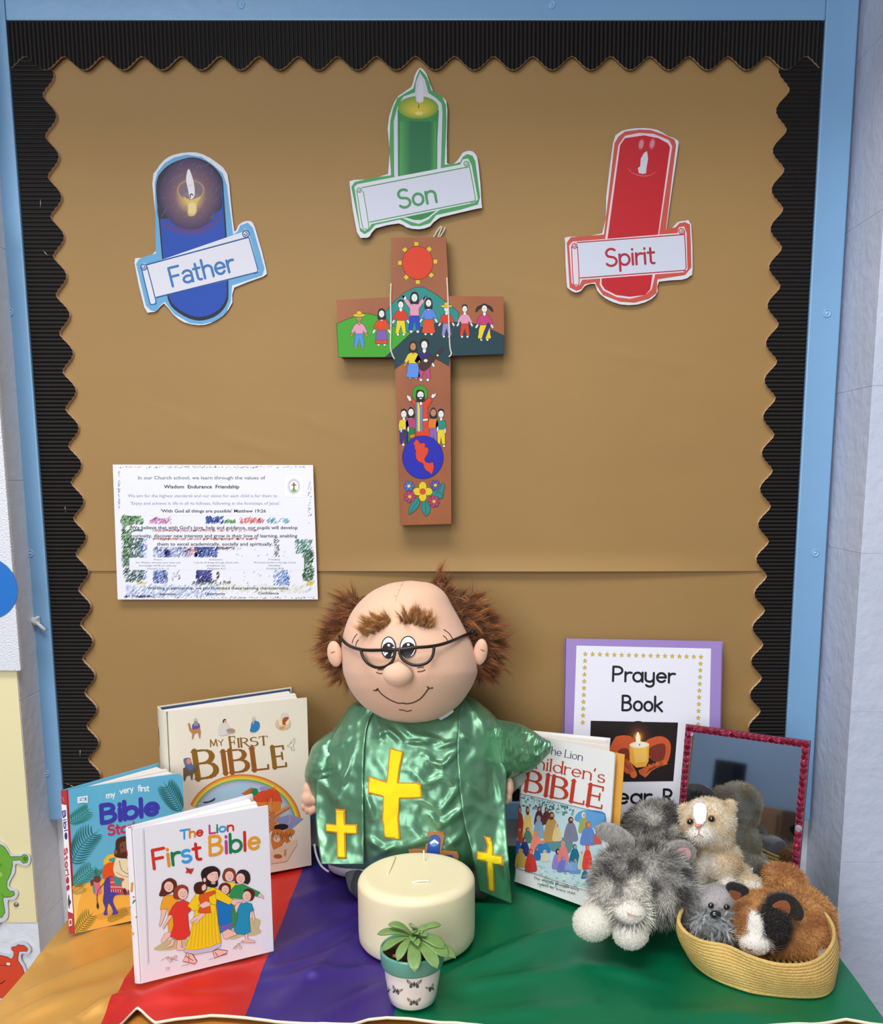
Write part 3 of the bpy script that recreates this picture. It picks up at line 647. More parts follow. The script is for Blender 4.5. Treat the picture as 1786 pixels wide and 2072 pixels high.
# ================================================================ books
def nrmz(v): v = np.array(v, float); return v/np.linalg.norm(v)
class Book:
    def __init__(s, name, label, q, obs, sback, fback, cover, spinem, pages='#ece8e2', cat='book', round_=True, bulge=.006, bt=.0026, inset=.004, backm=None, zoff=0, splay=6, rc=0):
        x, y, yaw, w, h, lean, roll, z = q
        a = np.array([math.cos(yaw)*math.cos(roll), math.sin(yaw)*math.cos(roll), math.sin(roll)])
        nh = np.array([-math.sin(yaw), math.cos(yaw), 0]); u0 = np.array([0, 0, 1.])*math.cos(lean)+nh*math.sin(lean)
        u = nrmz(u0-a*(u0@a)); n = np.cross(u, a); n = n if n[1] > 0 else -n; n = nrmz(n)
        s.A = np.array([x, y, z+zoff]); s.a, s.u, s.n, s.w, s.h = a, u, n, w, h
        s.obj = thing(name, label, cat, s.A)
        T = s.A+u*h
        def top(px_):
            d = ray(*px_); p = CAMP+d*(((T-CAMP)@u)/(d@u)); r = p-T; return np.array([r@a, r@n])
        s.sb = top(sback) if len(sback) == 2 and sback[0] > 5 else np.array(sback)
        s.fb = top(fback) if len(fback) == 2 and fback[0] > 5 else np.array(fback)
        print(name, 'spine', s.sb, 'fore', s.fb, 'w,h', w, h)
        P = lambda s_, t, hh: s.A+a*s_+n*t+u*hh
        s.P = P
        def plate(nm, quad, h0, h1, mat, r=0):  # quad: 4 (s,t) corners
            V = [P(p[0], p[1], h0) for p in quad]+[P(p[0], p[1], h1) for p in quad]
            o = mk(nm, V, [[0, 1, 2, 3], [7, 6, 5, 4], [0, 4, 5, 1], [1, 5, 6, 2], [2, 6, 7, 3], [3, 7, 4, 0]], mat, s.obj); fixn(o.data); return o
        if rc:  # rounded fore corners
            out = [(.0018, 0), (w-rc, 0)]+[(w-rc+rc*math.sin(t), rc-rc*math.cos(t)) for t in np.linspace(0, math.pi/2, 7)]+[(w-rc+rc*math.cos(t), h-rc+rc*math.sin(t)) for t in np.linspace(0, math.pi/2, 7)]+[(.0018, h)]
            prism('front_cover', [P(p[0], 0, p[1]) for p in out], n*bt, cover, s.obj)
        else: plate('front_cover', [(.0018, 0), (w, 0), (w, bt), (.0018, bt)], 0, h, cover)
        dv = nrmz(s.fb-s.sb); pn = np.array([-dv[1], dv[0]])
        b0, b1 = s.sb+dv*.0024, s.fb
        plate('back_cover', [tuple(b0-pn*bt), tuple(b1-pn*bt), tuple(b1), tuple(b0)], .0005, h, backm or cover)
        # rounded or flat spine
        m = 12; s.curve = []
        for k in range(m+1):
            t = k/m; c = np.array([0., 0.])*(1-t)+s.sb*t; d = s.sb/np.linalg.norm(s.sb); o_ = np.array([-d[1], d[0]]); o_ = o_ if o_[0] < 0 else -o_
            s.curve.append(c+o_*bulge*math.sin(math.pi*t))
        cu = s.curve; inn = [c+(np.array([.0022, 0])) for c in cu]
        V = [P(c[0], c[1], 0) for c in cu]+[P(c[0], c[1], h) for c in cu]+[P(c[0], c[1], 0) for c in inn]+[P(c[0], c[1], h) for c in inn]; N_ = m+1; F = []
        for k in range(m): F += [[k, k+1, N_+k+1, N_+k], [2*N_+k, 3*N_+k, 3*N_+k+1, 2*N_+k+1], [N_+k, N_+k+1, 3*N_+k+1, 3*N_+k], [k, 2*N_+k, 2*N_+k+1, k+1]]
        o = mk('spine', V, F, spinem, s.obj, smooth=False); fixn(o.data)
        # pages: leaves fanned between the boards
        V = []; F = []
        for k in range(splay):
            f0, f1 = (k+.06)/splay, (k+.94)/splay
            sp = lambda f: np.array([.003, bt+.0002])*(1-f)+(s.sb+dv*.003-pn*(bt+.0002))*f
            fo = lambda f: np.array([w-inset, bt+.0002])*(1-f)+(s.fb-dv*inset*(1)-pn*(bt+.0002))*f
            hh = h-inset*.8-.0006*((k*7) % 3); ln = 1-.012*((k*5) % 3)
            q = [sp(f0), sp(f0)+(fo(f0)-sp(f0))*ln, sp(f1)+(fo(f1)-sp(f1))*ln, sp(f1)]; b = len(V)
            for z_ in (inset*.8, hh): V += [P(p[0], p[1], z_) for p in q]
            F += [[b+i for i in f] for f in ([0, 1, 2, 3], [7, 6, 5, 4], [0, 4, 5, 1], [1, 5, 6, 2], [2, 6, 7, 3], [3, 7, 4, 0])]
        o = mk('page_block', V, F, M('pages_'+pages[1:], pages, rough=.75), s.obj); fixn(o.data)
        H = homog(obs, [(0, 0), (w, 0), (0, h), (w, h)])
        def fn(uu, vv, l):
            r = H@np.array([uu, vv, 1.]); r = r[:2]/r[2]; return P(min(max(r[0], .0003), w-.0003), -l, min(max(r[1], .0003), h-.0003))
        s.art = Art(fn)
        def spine_art(obs4):
            H2 = homog(obs4, [(1, 0), (0, 0), (1, h), (0, h)])  # left-bottom,right-bottom,left-top,right-top
            C_ = np.array(s.curve)
            def fs(uu, vv, l):
                r = H2@np.array([uu, vv, 1.]); r = r[:2]/r[2]; t = min(max(r[0], 0), 1)*m; i = min(int(t), m-1); c = C_[i]*(1-(t-i))+C_[i+1]*(t-i)
                d = C_[i+1]-C_[i]; o_ = np.array([-d[1], d[0]]); o_ /= np.linalg.norm(o_); o_ = o_ if o_[0] < 0 else -o_; c = c+o_*(l+.0003)
                return P(c[0], c[1], min(max(r[1], .0003), h-.0003))
            return Art(fs)
        s.spine_art = spine_art
WHT = M('white_gloss_cover', '#ebe9ee', rough=.32, spec=.45)
# ---------------------------------------------------------------- 1: white children's Bible, front left
q1 = (-.3742, -.4122, .4944, .1515, .181, .0204, -.0039, .006)
B1 = Book('bible_book', 'white hardback The Lion First Bible with colourful letters standing nearest the camera', q1, ((283, 1992), (555, 1933), (269, 1691), (541, 1633)), (261, 1671), (509, 1606), WHT, WHT, pages='#f2f0ee', bulge=.005)
a = B1.art; a.view(260, 1620, 5.4516)
SK = '#f2c3b4'; OUT = '#5b4038'
CL = ['#2f9fdb', '#e2822a', '#cf3127', '#c43b8b', '#2b8a4b', '#3a9fdc', '#cf3127']
a.text('The', (560, 478), (800, 425), 92, 21, None, up=(-.02, -1), cols=CL[:3]); a.text('Lion', (868, 405), (1140, 356), 88, 21, None, up=(-.02, -1), cols=['#c43b8b', '#2b8a4b', '#3a9fdc', '#cf3127'])
a.text('First', (270, 800), (785, 680), 195, 33, None, up=(-.10, -1), cols=['#d2352a', '#e4912a', '#1f7d44', '#3a9fdc', '#cf2b20'])
a.text('Bible', (865, 640), (1440, 545), 200, 33, None, up=(-.03, -1), cols=['#e89a25', '#c43b8b', '#1f7d44', '#cf2b20', '#e89a25'])
a.poly([(612, 775), (652, 790), (700, 785), (685, 815), (668, 845), (640, 830), (608, 835), (625, 805)], '#c83a30', line='#7a231d', lw=3); a.line([(628, 790), (672, 830)], 5, '#7a231d')
for P_ in ([(275, 1640), (420, 1560), (520, 1545), (640, 1560), (620, 1620), (480, 1660), (370, 1670), (290, 1665)], [(1290, 1330), (1400, 1330), (1450, 1360), (1430, 1440), (1460, 1480), (1380, 1520), (1250, 1525), (1150, 1560), (1060, 1545), (1010, 1510), (1130, 1450)]):
    a.poly(P_, '#c9bb8a', smooth=4)
z0 = a.z
def head(cx, cy, r, hair, face=SK, hp=None, smile=1, ear=0):
    if hp: a.poly(hp, hair, smooth=4, line=OUT, lw=3)
    a.ell(cx, cy, r*.86, r, face, line=OUT, lw=3)
    a.line([(cx-r*.35, cy-.15*r), (cx-r*.2, cy-.25*r), (cx-r*.05, cy-.12*r)], 3, OUT, smooth=3); a.line([(cx+r*.2, cy-.2*r), (cx+r*.36, cy-.3*r), (cx+r*.5, cy-.18*r)], 3, OUT, smooth=3)
    a.line([(cx-.15*r, cy+.42*r), (cx+.1*r, cy+.52*r), (cx+.32*r, cy+.38*r)], 4, '#7a3a30', smooth=3); a.line([(cx+.08*r, cy-.02*r), (cx+.14*r, cy+.16*r), (cx+.02*r, cy+.2*r)], 3, OUT)
    a.ell(cx-.35*r, cy+.2*r, .15*r, .13*r, '#eba89a'); a.ell(cx+.45*r, cy+.15*r, .15*r, .13*r, '#eba89a')
L = dict(line=OUT, lw=3)
# girl in orange
a.poly([(350, 1230), (410, 1225), (385, 1300), (350, 1390), (330, 1418), (322, 1400), (340, 1330)], SK, **L)
a.poly([(345, 1560), (380, 1490), (430, 1470), (480, 1500), (420, 1540), (375, 1590), (345, 1585)], SK, **L)
a.poly([(380, 1085), (460, 1072), (520, 1100), (520, 1180), (480, 1300), (490, 1470), (425, 1480), (415, 1350), (420, 1220), (335, 1232), (352, 1150)], '#f0a52c', **L)
a.poly([(398, 910), (450, 892), (505, 925), (515, 985), (500, 1060), (470, 1040), (440, 1060), (400, 1075), (385, 1085), (328, 1080), (350, 1010), (360, 950)], '#5d2a20', smooth=4, **L); head(430, 985, 58, '#5d2a20')
# boy in yellow, woman in green (behind)
a.poly([(1050, 925), (1150, 930), (1170, 960), (1130, 1050), (1080, 1080), (1050, 1000)], '#f3d33a', **L)
a.poly([(1015, 850), (1040, 790), (1090, 770), (1140, 785), (1162, 830), (1158, 900), (1120, 915), (1040, 915), (1018, 890)], '#8a3b22', smooth=4, **L); head(1092, 862, 58, '#000')
a.poly([(1420, 1060), (1450, 1048), (1485, 1085), (1488, 1110), (1450, 1085), (1425, 1095)], SK, **L)
a.poly([(1110, 1160), (1200, 1150), (1180, 1420), (1110, 1440)], '#3c8a52', **L)
a.poly([(1155, 960), (1250, 948), (1330, 985), (1445, 1035), (1410, 1085), (1330, 1060), (1290, 1040), (1240, 1110), (1080, 1100), (1110, 1010)], '#2f9350', **L)
a.poly([(1155, 920), (1175, 830), (1215, 790), (1275, 790), (1320, 830), (1328, 900), (1300, 945), (1255, 935), (1180, 940)], '#2b2226', smooth=4, **L); head(1218, 885, 60, '#000')
# child in blue robe
a.poly([(950, 1120), (1050, 1110), (1120, 1160), (1130, 1240), (1110, 1260), (1125, 1440), (1050, 1480), (985, 1490), (965, 1330), (955, 1220)], '#1576c0', **L)
a.line([(982, 1425), (1060, 1415), (1122, 1385)], 13, '#c2478a'); a.line([(985, 1455), (1060, 1445), (1125, 1415)], 11, '#c2478a')
a.poly([(1012, 1480), (1080, 1445), (1150, 1480), (1200, 1500), (1120, 1530), (1060, 1560), (1020, 1545)], SK, **L)
a.poly([(970, 1000), (1000, 945), (1060, 935), (1105, 965), (1100, 1040), (1060, 1062), (990, 1050)], '#6b2c1d', smooth=4, **L); head(1046, 1010, 50, '#000')
# boy in teal
a.poly([(1150, 1200), (1175, 1150), (1240, 1130), (1200, 1200), (1170, 1270)], SK, **L); a.poly([(1345, 1250), (1365, 1245), (1385, 1330), (1370, 1390), (1355, 1330)], SK, **L)
a.poly([(1262, 1500), (1300, 1500), (1305, 1560), (1385, 1585), (1390, 1605), (1255, 1600), (1275, 1560)], SK, **L)
a.poly([(1215, 1165), (1290, 1150), (1345, 1165), (1372, 1240), (1325, 1255), (1320, 1330), (1335, 1480), (1270, 1510), (1170, 1500), (1145, 1450), (1190, 1300), (1180, 1240), (1200, 1195)], '#2492b8', line='#155a78', lw=5)
a.poly([(1250, 1050), (1270, 1005), (1330, 995), (1378, 1030), (1372, 1090), (1340, 1130), (1280, 1110)], '#5a2418', smooth=4, **L); head(1290, 1080, 58, '#000')
# girl in red
a.poly([(425, 1290), (470, 1290), (415, 1370), (370, 1440), (360, 1425), (385, 1370)], SK, **L); a.poly([(455, 1545), (490, 1560), (470, 1620), (400, 1645), (390, 1630), (440, 1600)], SK, **L); a.poly([(515, 1560), (560, 1560), (560, 1640), (640, 1668), (510, 1672)], SK, **L)
a.poly([(510, 1150), (580, 1125), (640, 1150), (665, 1240), (630, 1270), (640, 1400), (655, 1500), (600, 1550), (520, 1560), (440, 1520), (480, 1400), (470, 1295), (425, 1285), (465, 1200)], '#e0382f', line='#8e1e1a', lw=4)
a.poly([(480, 1100), (485, 1020), (520, 975), (580, 962), (630, 990), (635, 1050), (600, 1110), (540, 1120)], '#9a3d22', smooth=4, **L); head(578, 1058, 62, '#000')
# bearded man in yellow with a child
a.poly([(905, 1690), (960, 1670), (1075, 1690), (1050, 1720), (925, 1765)], SK, line='#7a231d', lw=7); a.poly([(620, 1700), (680, 1720), (730, 1800), (700, 1825), (570, 1790), (600, 1750)], SK, line='#7a231d', lw=7)
a.line([(930, 1700), (960, 1745)], 7, '#8a2a22'); a.line([(610, 1740), (690, 1790)], 7, '#8a2a22'); a.line([(640, 1720), (640, 1800)], 7, '#8a2a22')
a.poly([(590, 1660), (1000, 1590), (990, 1640), (900, 1690), (700, 1722), (585, 1690)], '#c5c6dc', **L)
a.poly([(850, 1010), (900, 985), (960, 1000), (940, 1200), (960, 1330), (985, 1500), (1000, 1590), (880, 1640), (720, 1672), (600, 1665), (655, 1500), (690, 1330), (720, 1200), (760, 1060)], '#f6cf1e', line='#9a6a12', lw=4)
a.poly([(720, 1060), (800, 1040), (790, 1140), (740, 1190), (760, 1230), (690, 1240), (630, 1190)], '#f6cf1e', line='#9a6a12', lw=4)
a.poly([(930, 1000), (980, 1010), (1140, 1125), (1090, 1175), (940, 1110)], '#f6cf1e', line='#9a6a12', lw=4); a.poly([(1125, 1120), (1230, 1115), (1245, 1140), (1180, 1150), (1150, 1185), (1110, 1160)], SK, **L)
for k in range(9): a.line([(700+k*32, 1300-k*8), (680+k*36, 1480), (655+k*42, 1650-k*6)], 4, '#b98a16', smooth=3)
a.line([(880, 1165), (950, 1180), (940, 1230)], 5, '#9a6a12')
a.poly([(790, 905), (776, 840), (800, 790), (850, 762), (920, 755), (975, 790), (985, 840), (960, 900), (960, 960), (920, 985), (850, 975), (800, 940)], '#2a1c1c', smooth=4, **L)
a.poly([(850, 850), (905, 815), (955, 815), (965, 860), (955, 905), (900, 925), (845, 890)], SK, smooth=4, **L); a.ell(912, 935, 26, 16, '#d7a59a'); a.line([(890, 850), (915, 840)], 4, OUT); a.line([(935, 840), (958, 845)], 4, OUT); a.ell(816, 905, 17, 24, SK, line=OUT, lw=3)
a.line([(940, 860), (950, 885), (935, 892)], 3, OUT)
a.poly([(650, 1360), (700, 1310), (790, 1260), (830, 1280), (760, 1340), (720, 1400), (705, 1395), (735, 1330), (670, 1375)], SK, **L)
a.poly([(760, 1065), (830, 1045), (930, 1015), (945, 1045), (860, 1090), (870, 1150), (885, 1265), (800, 1270), (740, 1260), (770, 1170), (750, 1110)], '#df5a1f', line='#8e3212', lw=4)
a.poly([(750, 1180), (830, 1135), (880, 1155), (870, 1190), (790, 1215)], SK, **L)
a.poly([(697, 1000), (715, 945), (780, 925), (840, 940), (830, 1020), (780, 1058), (720, 1050)], '#4a2018', smooth=4, **L); a.poly([(790, 965), (825, 950), (832, 1000), (800, 1025), (782, 1000)], SK, smooth=3, **L)
for cx, cy in ((460, 1755), (410, 1750), (495, 1740), (440, 1780), (1195, 1620), (1240, 1590), (1160, 1650), (1215, 1650)): a.ell(cx, cy, 16, 13, '#e9c8b8', line='#a98672', lw=3)
a.line([(340, 1780), (400, 1745), (520, 1785)], 4, '#8a6a52'); a.line([(1130, 1670), (1180, 1625), (1250, 1580)], 4, '#8a6a52'); a.line([(560, 1843), (640, 1830)], 4, '#8a8080'); a.line([(860, 1780), (930, 1765)], 4, '#8a8080'); a.line([(1000, 1740), (1070, 1725)], 4, '#8a8080'); a.ell(408, 1865, 20, 12, '#e8d2c8', line='#a98672', lw=3)
a.line([(165, 380), (200, 1800)], 16, '#d9d6e0')
a.build('cover_print', PRINT, B1.obj)
b = B1.spine_art(((277, 1990), (287, 1992), (261, 1671), (285, 1688))); b.view(260, 1620, 5.4516)
for P_, c in (([(40, 460), (62, 480), (35, 490), (40, 505), (65, 500)], '#c2473a'), ([(62, 600), (60, 570), (80, 568), (82, 600)], '#e2822a'), ([(10, 700), (50, 690)], '#c43b2b'), ([(60, 790), (95, 800), (98, 890)], '#cf3127'), ([(70, 820), (72, 870)], '#cf3127'), ([(92, 940), (94, 948)], '#e2822a'), ([(55, 960), (85, 1110)], '#3a9fdc'), ([(75, 1160), (95, 1150), (90, 1190)], '#b83a60'), ([(90, 1280), (130, 1275), (125, 1370), (88, 1370)], '#e0902a'), ([(95, 1400), (135, 1430)], '#c43b8b'), ([(85, 1450), (140, 1465), (105, 1530)], '#2b8a4b'), ([(95, 1585), (145, 1615)], '#cf5a20'), ([(110, 1680), (125, 1740)], '#e2a24a')):
    b.stroke(P_, 12, c)
b.build('spine_print', PRINT, B1.obj)
# ---------------------------------------------------------------- 2: blue board book
TEALB = M('turquoise_cover', '#62b4d4', rough=.3, spec=.45, noise=.12, nscale=14); REDS = M('red_spine', '#b3363c', rough=.35)
q2 = (-.4965, -.2999, .5512, .1384, .1838, .035, -.0193, .006)
B2 = Book('bible_book', 'turquoise my very first Bible Stories book with palm fronds and a red spine', q2, ((149, 1894), (385, 1843), (138, 1604), (368, 1568)), (123, 1599), (319, 1544), TEALB, REDS, pages='#e6e0dc', bulge=.0, backm=TEALB, inset=.003, rc=.008)
a = B2.art; a.view(110, 1530, 5.6)
a.poly([(190, 1480), (330, 1455), (430, 1430), (560, 1400), (700, 1300), (820, 1330), (960, 1290), (1700, 1150), (1700, 1900), (217, 2040)], '#efb24a')
a.poly([(190, 1500), (330, 1490), (260, 1700), (230, 1990), (217, 2040)], '#f5c86c'); a.poly([(430, 1830), (620, 1760), (1000, 1700), (1600, 1600), (1600, 1800), (700, 1850), (500, 1880)], '#dfa04a')
a.text('my', (595, 500), (690, 480), 62, 11, '#f4f6f8', up=(-.1, -1)); a.text('very', (745, 452), (895, 418), 62, 11, '#f4f6f8', up=(-.1, -1)); a.text('first', (945, 415), (1070, 415), 62, 11, '#f4f6f8', up=(-.02, -1))
a.text('Bible', (528, 772), (1180, 662), 190, 50, '#3b3aa8', up=(-.05, -1)); a.text('Stories', (610, 905), (1060, 830), 105, 24, '#c22d55', up=(-.05, -1))
a.poly([(272, 487), (385, 470), (385, 548), (330, 545), (272, 556)], '#eef3f4'); a.poly([(285, 500), (372, 486), (372, 532), (330, 530), (285, 540)], '#3f95b8'); a.btext('DK', (290, 538), (368, 526), 34, '#f3f6f6', .03)
def frond(b_, t_, n, ln, col, bend=0, w=14, both=True):
    b_ = np.array(b_, float); t_ = np.array(t_, float); d = t_-b_; p = np.array([-d[1], d[0]]); p /= np.linalg.norm(p); dd = d/np.linalg.norm(d)
    mid = [b_+d*t+p*bend*math.sin(math.pi*t) for t in np.linspace(0, 1, 12)]; zz = a.z
    for i in range(n):
        t = .06+.9*i/n; c = b_+d*t+p*bend*math.sin(math.pi*t); l = ln*(.55+.6*math.sin(math.pi*(.15+.8*t)))*(1 if t < .8 else 1-.5*(t-.8)/.2)
        for sg in ((1, -1) if both else (1,)):
            a.z = zz; a.line([c, c+(dd*.45+p*sg*.85)*l*.55, c+(dd*.95+p*sg*1.05)*l*.95], w*.66, col, smooth=3, taper=True)
    a.z = zz+DZ; a.line(mid, 5, col); a.line([t_, t_+dd*ln*.4], w*.7, col, taper=True)
G1, G2 = '#1f7a48', '#14604e'
frond((165, 770), (400, 615), 10, 80, G1, 10); frond((190, 1240), (480, 870), 13, 125, G2, -45, 17); frond((200, 1480), (440, 1270), 10, 90, G1, -10); frond((230, 2030), (420, 1800), 9, 85, '#4c6b2a', -10, 12)
frond((1440, 640), (1250, 340), 12, 105, G2, 0, 17); frond((590, 1890), (840, 1760), 10, 50, '#6d7a1e', 0, 10); frond((200, 1560), (330, 1480), 6, 60, '#8a6a24', 0, 8)
a.poly([(600, 1130), (700, 1100), (700, 1170), (620, 1230), (550, 1240), (560, 1180)], '#f2b93c'); a.poly([(615, 1170), (690, 1150), (680, 1200), (620, 1200)], '#3f9a9a')
a.poly([(540, 1310), (580, 1230), (660, 1205), (700, 1240), (690, 1340), (560, 1400)], '#e0561f', smooth=3)
# child with basket, donkey, rider
a.poly([(430, 1430), (500, 1430), (530, 1560), (470, 1590), (430, 1540)], '#e0708a'); a.ell(480, 1400, 42, 42, '#6b3f30'); a.poly([(400, 1420), (440, 1400), (440, 1470), (410, 1480)], '#6b3f30'); a.poly([(430, 1480), (455, 1470), (460, 1560), (435, 1560)], '#3f9a9a'); frond((480, 1370), (500, 1290), 5, 45, G1, 0, 9)
a.poly([(560, 1440), (600, 1380), (680, 1370), (900, 1450), (960, 1500), (940, 1580), (800, 1580), (690, 1590), (660, 1660), (700, 1760), (720, 1800), (650, 1815), (660, 1770), (610, 1680), (590, 1780), (600, 1815), (550, 1812), (570, 1740), (545, 1660), (555, 1560)], '#4d4098', smooth=4)
a.line([(570, 1440), (500, 1520), (478, 1600), (482, 1700)], 8, '#4a3c50', smooth=4); a.poly([(482, 1670), (498, 1710), (488, 1750), (470, 1715)], '#3a2c34', smooth=3)
a.poly([(625, 1380), (900, 1330), (900, 1560), (760, 1575), (635, 1545)], '#cf4a50'); a.line([(630, 1440), (900, 1420)], 14, '#eaa0a0'); a.line([(630, 1490), (900, 1500)], 10, '#e9c7b8'); a.line([(635, 1540), (900, 1552)], 14, '#3a3a8a')
for k in range(9): a.line([(640+k*26, 1525), (645+k*26, 1552)], 7, '#f0d8d0')
a.poly([(660, 1390), (700, 1370), (770, 1420), (740, 1480), (700, 1480)], '#3f8f90')
a.poly([(690, 1180), (740, 1140), (870, 1150), (930, 1300), (940, 1500), (800, 1520), (760, 1460), (790, 1400), (700, 1370), (665, 1290)], '#eadcb8', smooth=4); a.line([(735, 1190), (760, 1290), (830, 1340), (900, 1330)], 9, '#a08a62', smooth=4); a.line([(700, 1320), (780, 1370), (860, 1370)], 7, '#a08a62', smooth=4)
a.poly([(690, 1050), (700, 960), (760, 920), (840, 915), (960, 950), (960, 1130), (800, 1165), (680, 1140)], '#4a2a1e', smooth=4); a.poly([(750, 990), (880, 960), (960, 1000), (950, 1100), (860, 1150), (770, 1130), (745, 1080)], '#7a4a38', smooth=4); a.poly([(760, 1100), (860, 1085), (950, 1090), (900, 1160), (800, 1165)], '#4a2a1e', smooth=4); a.ell(693, 1093, 20, 24, '#8a5542'); a.ell(768, 1040, 8, 10, '#231714'); a.line([(815, 1120), (850, 1108), (880, 1118)], 7, '#2c1712')
a.poly([(765, 1530), (800, 1500), (820, 1560), (800, 1590)], '#5a2f26')
a.build('cover_print', PRINT, B2.obj)
b = B2.spine_art(((136, 1886), (149, 1894), (123, 1599), (138, 1604))); b.view(110, 1530, 5.6)
b.poly([(80, 560), (150, 600), (205, 1830), (140, 1770)], '#ece9ee')
b.text('Bible', (92, 645), (125, 1000), 40, 13, '#2f2f88', up=(1, .15)); b.text('Stories', (108, 1090), (138, 1560), 40, 13, '#b52c44', up=(1, .15))
b.poly([(150, 1620), (160, 1612), (165, 1660), (185, 1700), (165, 1720), (160, 1760), (145, 1700)], '#3a3a40', smooth=2); b.poly([(148, 1850), (190, 1870), (192, 1935), (152, 1925)], '#e9dada'); b.poly([(158, 1870), (182, 1880), (184, 1920), (160, 1912)], '#b3363c'); b.line([(90, 480), (110, 500), (120, 545)], 8, '#d98a90')
b.build('spine_print', PRINT, B2.obj)
# ---------------------------------------------------------------- 3: cream picture Bible
CREAM = M('cream_cover', '#ece3d0', rough=.38, spec=.4, noise=.06, nscale=12)
q3 = (-.411, -.1803, .4633, .1925, .2498, .0332, -.011, .006)
B3 = Book('bible_book', 'large cream My First Bible with gold title and rainbow, left of the doll', q3, ((352, 1812), (630, 1754), (337, 1444), (621, 1417)), (-.006, .042), (.193, .088), CREAM, CREAM, pages='#efece8', bulge=.003)
bi = box('endpaper', (0, 0, 0), (1, 1, 1), M('navy_endpaper', '#2e466e', rough=.6), B3.obj)
dv = nrmz(B3.fb-B3.sb); pn = np.array([-dv[1], dv[0]]); p0 = B3.sb+dv*.004-pn*.0033; p1 = B3.fb-dv*.004-pn*.0033
V = [B3.P(*p, z) for z in (.004, B3.h-.0015) for p in (p0-pn*.004, p1-pn*.002, p1, p0)]; bi.data.clear_geometry(); off = np.array(wl(B3.obj)); bi.data.from_pydata([tuple(v-off) for v in V], [], [[0, 1, 2, 3], [7, 6, 5, 4], [0, 4, 5, 1], [1, 5, 6, 2], [2, 6, 7, 3], [3, 7, 4, 0]]); fixn(bi.data)
a = B3.art; a.view(300, 1380, 5.18)
GO = '#8c6420'
a.text('M', (655, 700), (735, 692), 70, 13, GO, serif=True, nib=(1, .4)); a.text('Y', (745, 690), (800, 682), 58, 11, GO, serif=True, nib=(1, .4))
a.text('F', (868, 725), (928, 718), 128, 24, GO, serif=True, nib=(1, .35)); a.text('IRST', (950, 705), (1262, 678), 90, 19, GO, serif=True, nib=(1, .35))
a.text('B', (505, 1045), (745, 1012), 295, 62, GO, serif=True, nib=(1, .3)); a.text('IBL', (800, 985), (1265, 928), 235, 52, '#955a22', serif=True, nib=(1, .3)); a.text('E', (1318, 918), (1450, 902), 215, 48, GO, serif=True, nib=(1, .3))
# rainbow and ark
def arc(cx, cy, r1, r2, a0, a1, col, w):
    a.line([(cx+r1*math.cos(t), cy-r2*math.sin(t)) for t in np.linspace(a0, a1, 40)], w, col)
C0 = (1000, 1520); a.poly([C0]+[(C0[0]+505*math.cos(t), C0[1]-455*math.sin(t)) for t in np.linspace(.1, 3.0, 30)], '#a9cfe3')
for r, c in ((0, '#d97c3c'), (18, '#e8b23a'), (36, '#ecd24e'), (52, '#7fb05a'), (68, '#7fb6cf'), (84, '#c7b4d6')): arc(C0[0], C0[1], 595-r, 522-r, .12, 2.75, c, 19)
a.poly([(1100, 1240), (1160, 1180), (1260, 1140), (1350, 1150), (1395, 1230), (1390, 1300), (1180, 1300)], '#e0532a', smooth=4); a.poly([(1140, 1285), (1395, 1270), (1390, 1400), (1330, 1560), (1240, 1620), (1200, 1450)], '#e28a35'); a.poly([(980, 1195), (1080, 1130), (1150, 1140), (1160, 1200), (1060, 1230)], '#c0703a'); a.ell(1120, 1175, 38, 40, '#2f8a50'); a.ell(1215, 1140, 45, 22, '#a49ac0'); a.poly([(1290, 1140), (1330, 1120), (1340, 1170)], '#d8702a')
a.line([(1250, 1330), (1252, 1230)], 4, '#8a3a1c'); a.line([(1300, 1320), (1305, 1200)], 4, '#8a3a1c')
a.poly([(1340, 1450), (1480, 1410), (1625, 1450), (1500, 1560), (1380, 1540)], '#8f9ac4')
a.poly([(1265, 1350), (1285, 1240), (1300, 1240), (1290, 1420), (1480, 1300), (1500, 1340), (1350, 1440), (1310, 1560), (1270, 1600)], '#d99a6a'); 
for k in range(26): t = k/26; a.ell(1275+((k*37) % 60), 1380+t*200, 7, 8, '#a8502a')
for k in range(12): a.ell(1340+k*13, 1420-k*8+6, 6, 7, '#a8502a')
a.line([(1470, 1510), (1490, 1450), (1460, 1400)], 12, '#d7a0a8', smooth=4); a.ell(1395, 1540, 75, 32, '#2c2024', rot=-.1)
a.poly([(1310, 1580), (1400, 1570), (1430, 1640), (1390, 1760), (1340, 1830), (1290, 1700)], '#d8813a', smooth=4); a.poly([(1400, 1620), (1460, 1560), (1530, 1570), (1520, 1620), (1460, 1640), (1500, 1700), (1470, 1740), (1430, 1690), (1380, 1760)], '#d8813a', smooth=4); a.ell(1350, 1660, 36, 40, '#e9d6c0')
for k in range(14): a.line([(1310+k*15, 1590+(k % 3)*12), (1300+k*15, 1640+(k % 4)*14)], 5, '#5c2c18')
for x in (1335, 1365): a.ell(x, 1650, 4, 4, '#2c1a14')
a.ell(1360, 1850, 45, 24, '#b06a3a'); a.poly([(1420, 1840), (1430, 1770), (1450, 1780), (1445, 1850)], '#c49a6a'); a.poly([(1285, 1800), (1550, 1660), (1560, 1720), (1450, 1900), (1285, 1930)], '#ead0b0')
a.z += DZ; a.ell(1360, 1850, 45, 24, '#b06a3a'); a.poly([(1420, 1840), (1430, 1770), (1450, 1780), (1445, 1850)], '#c49a6a')
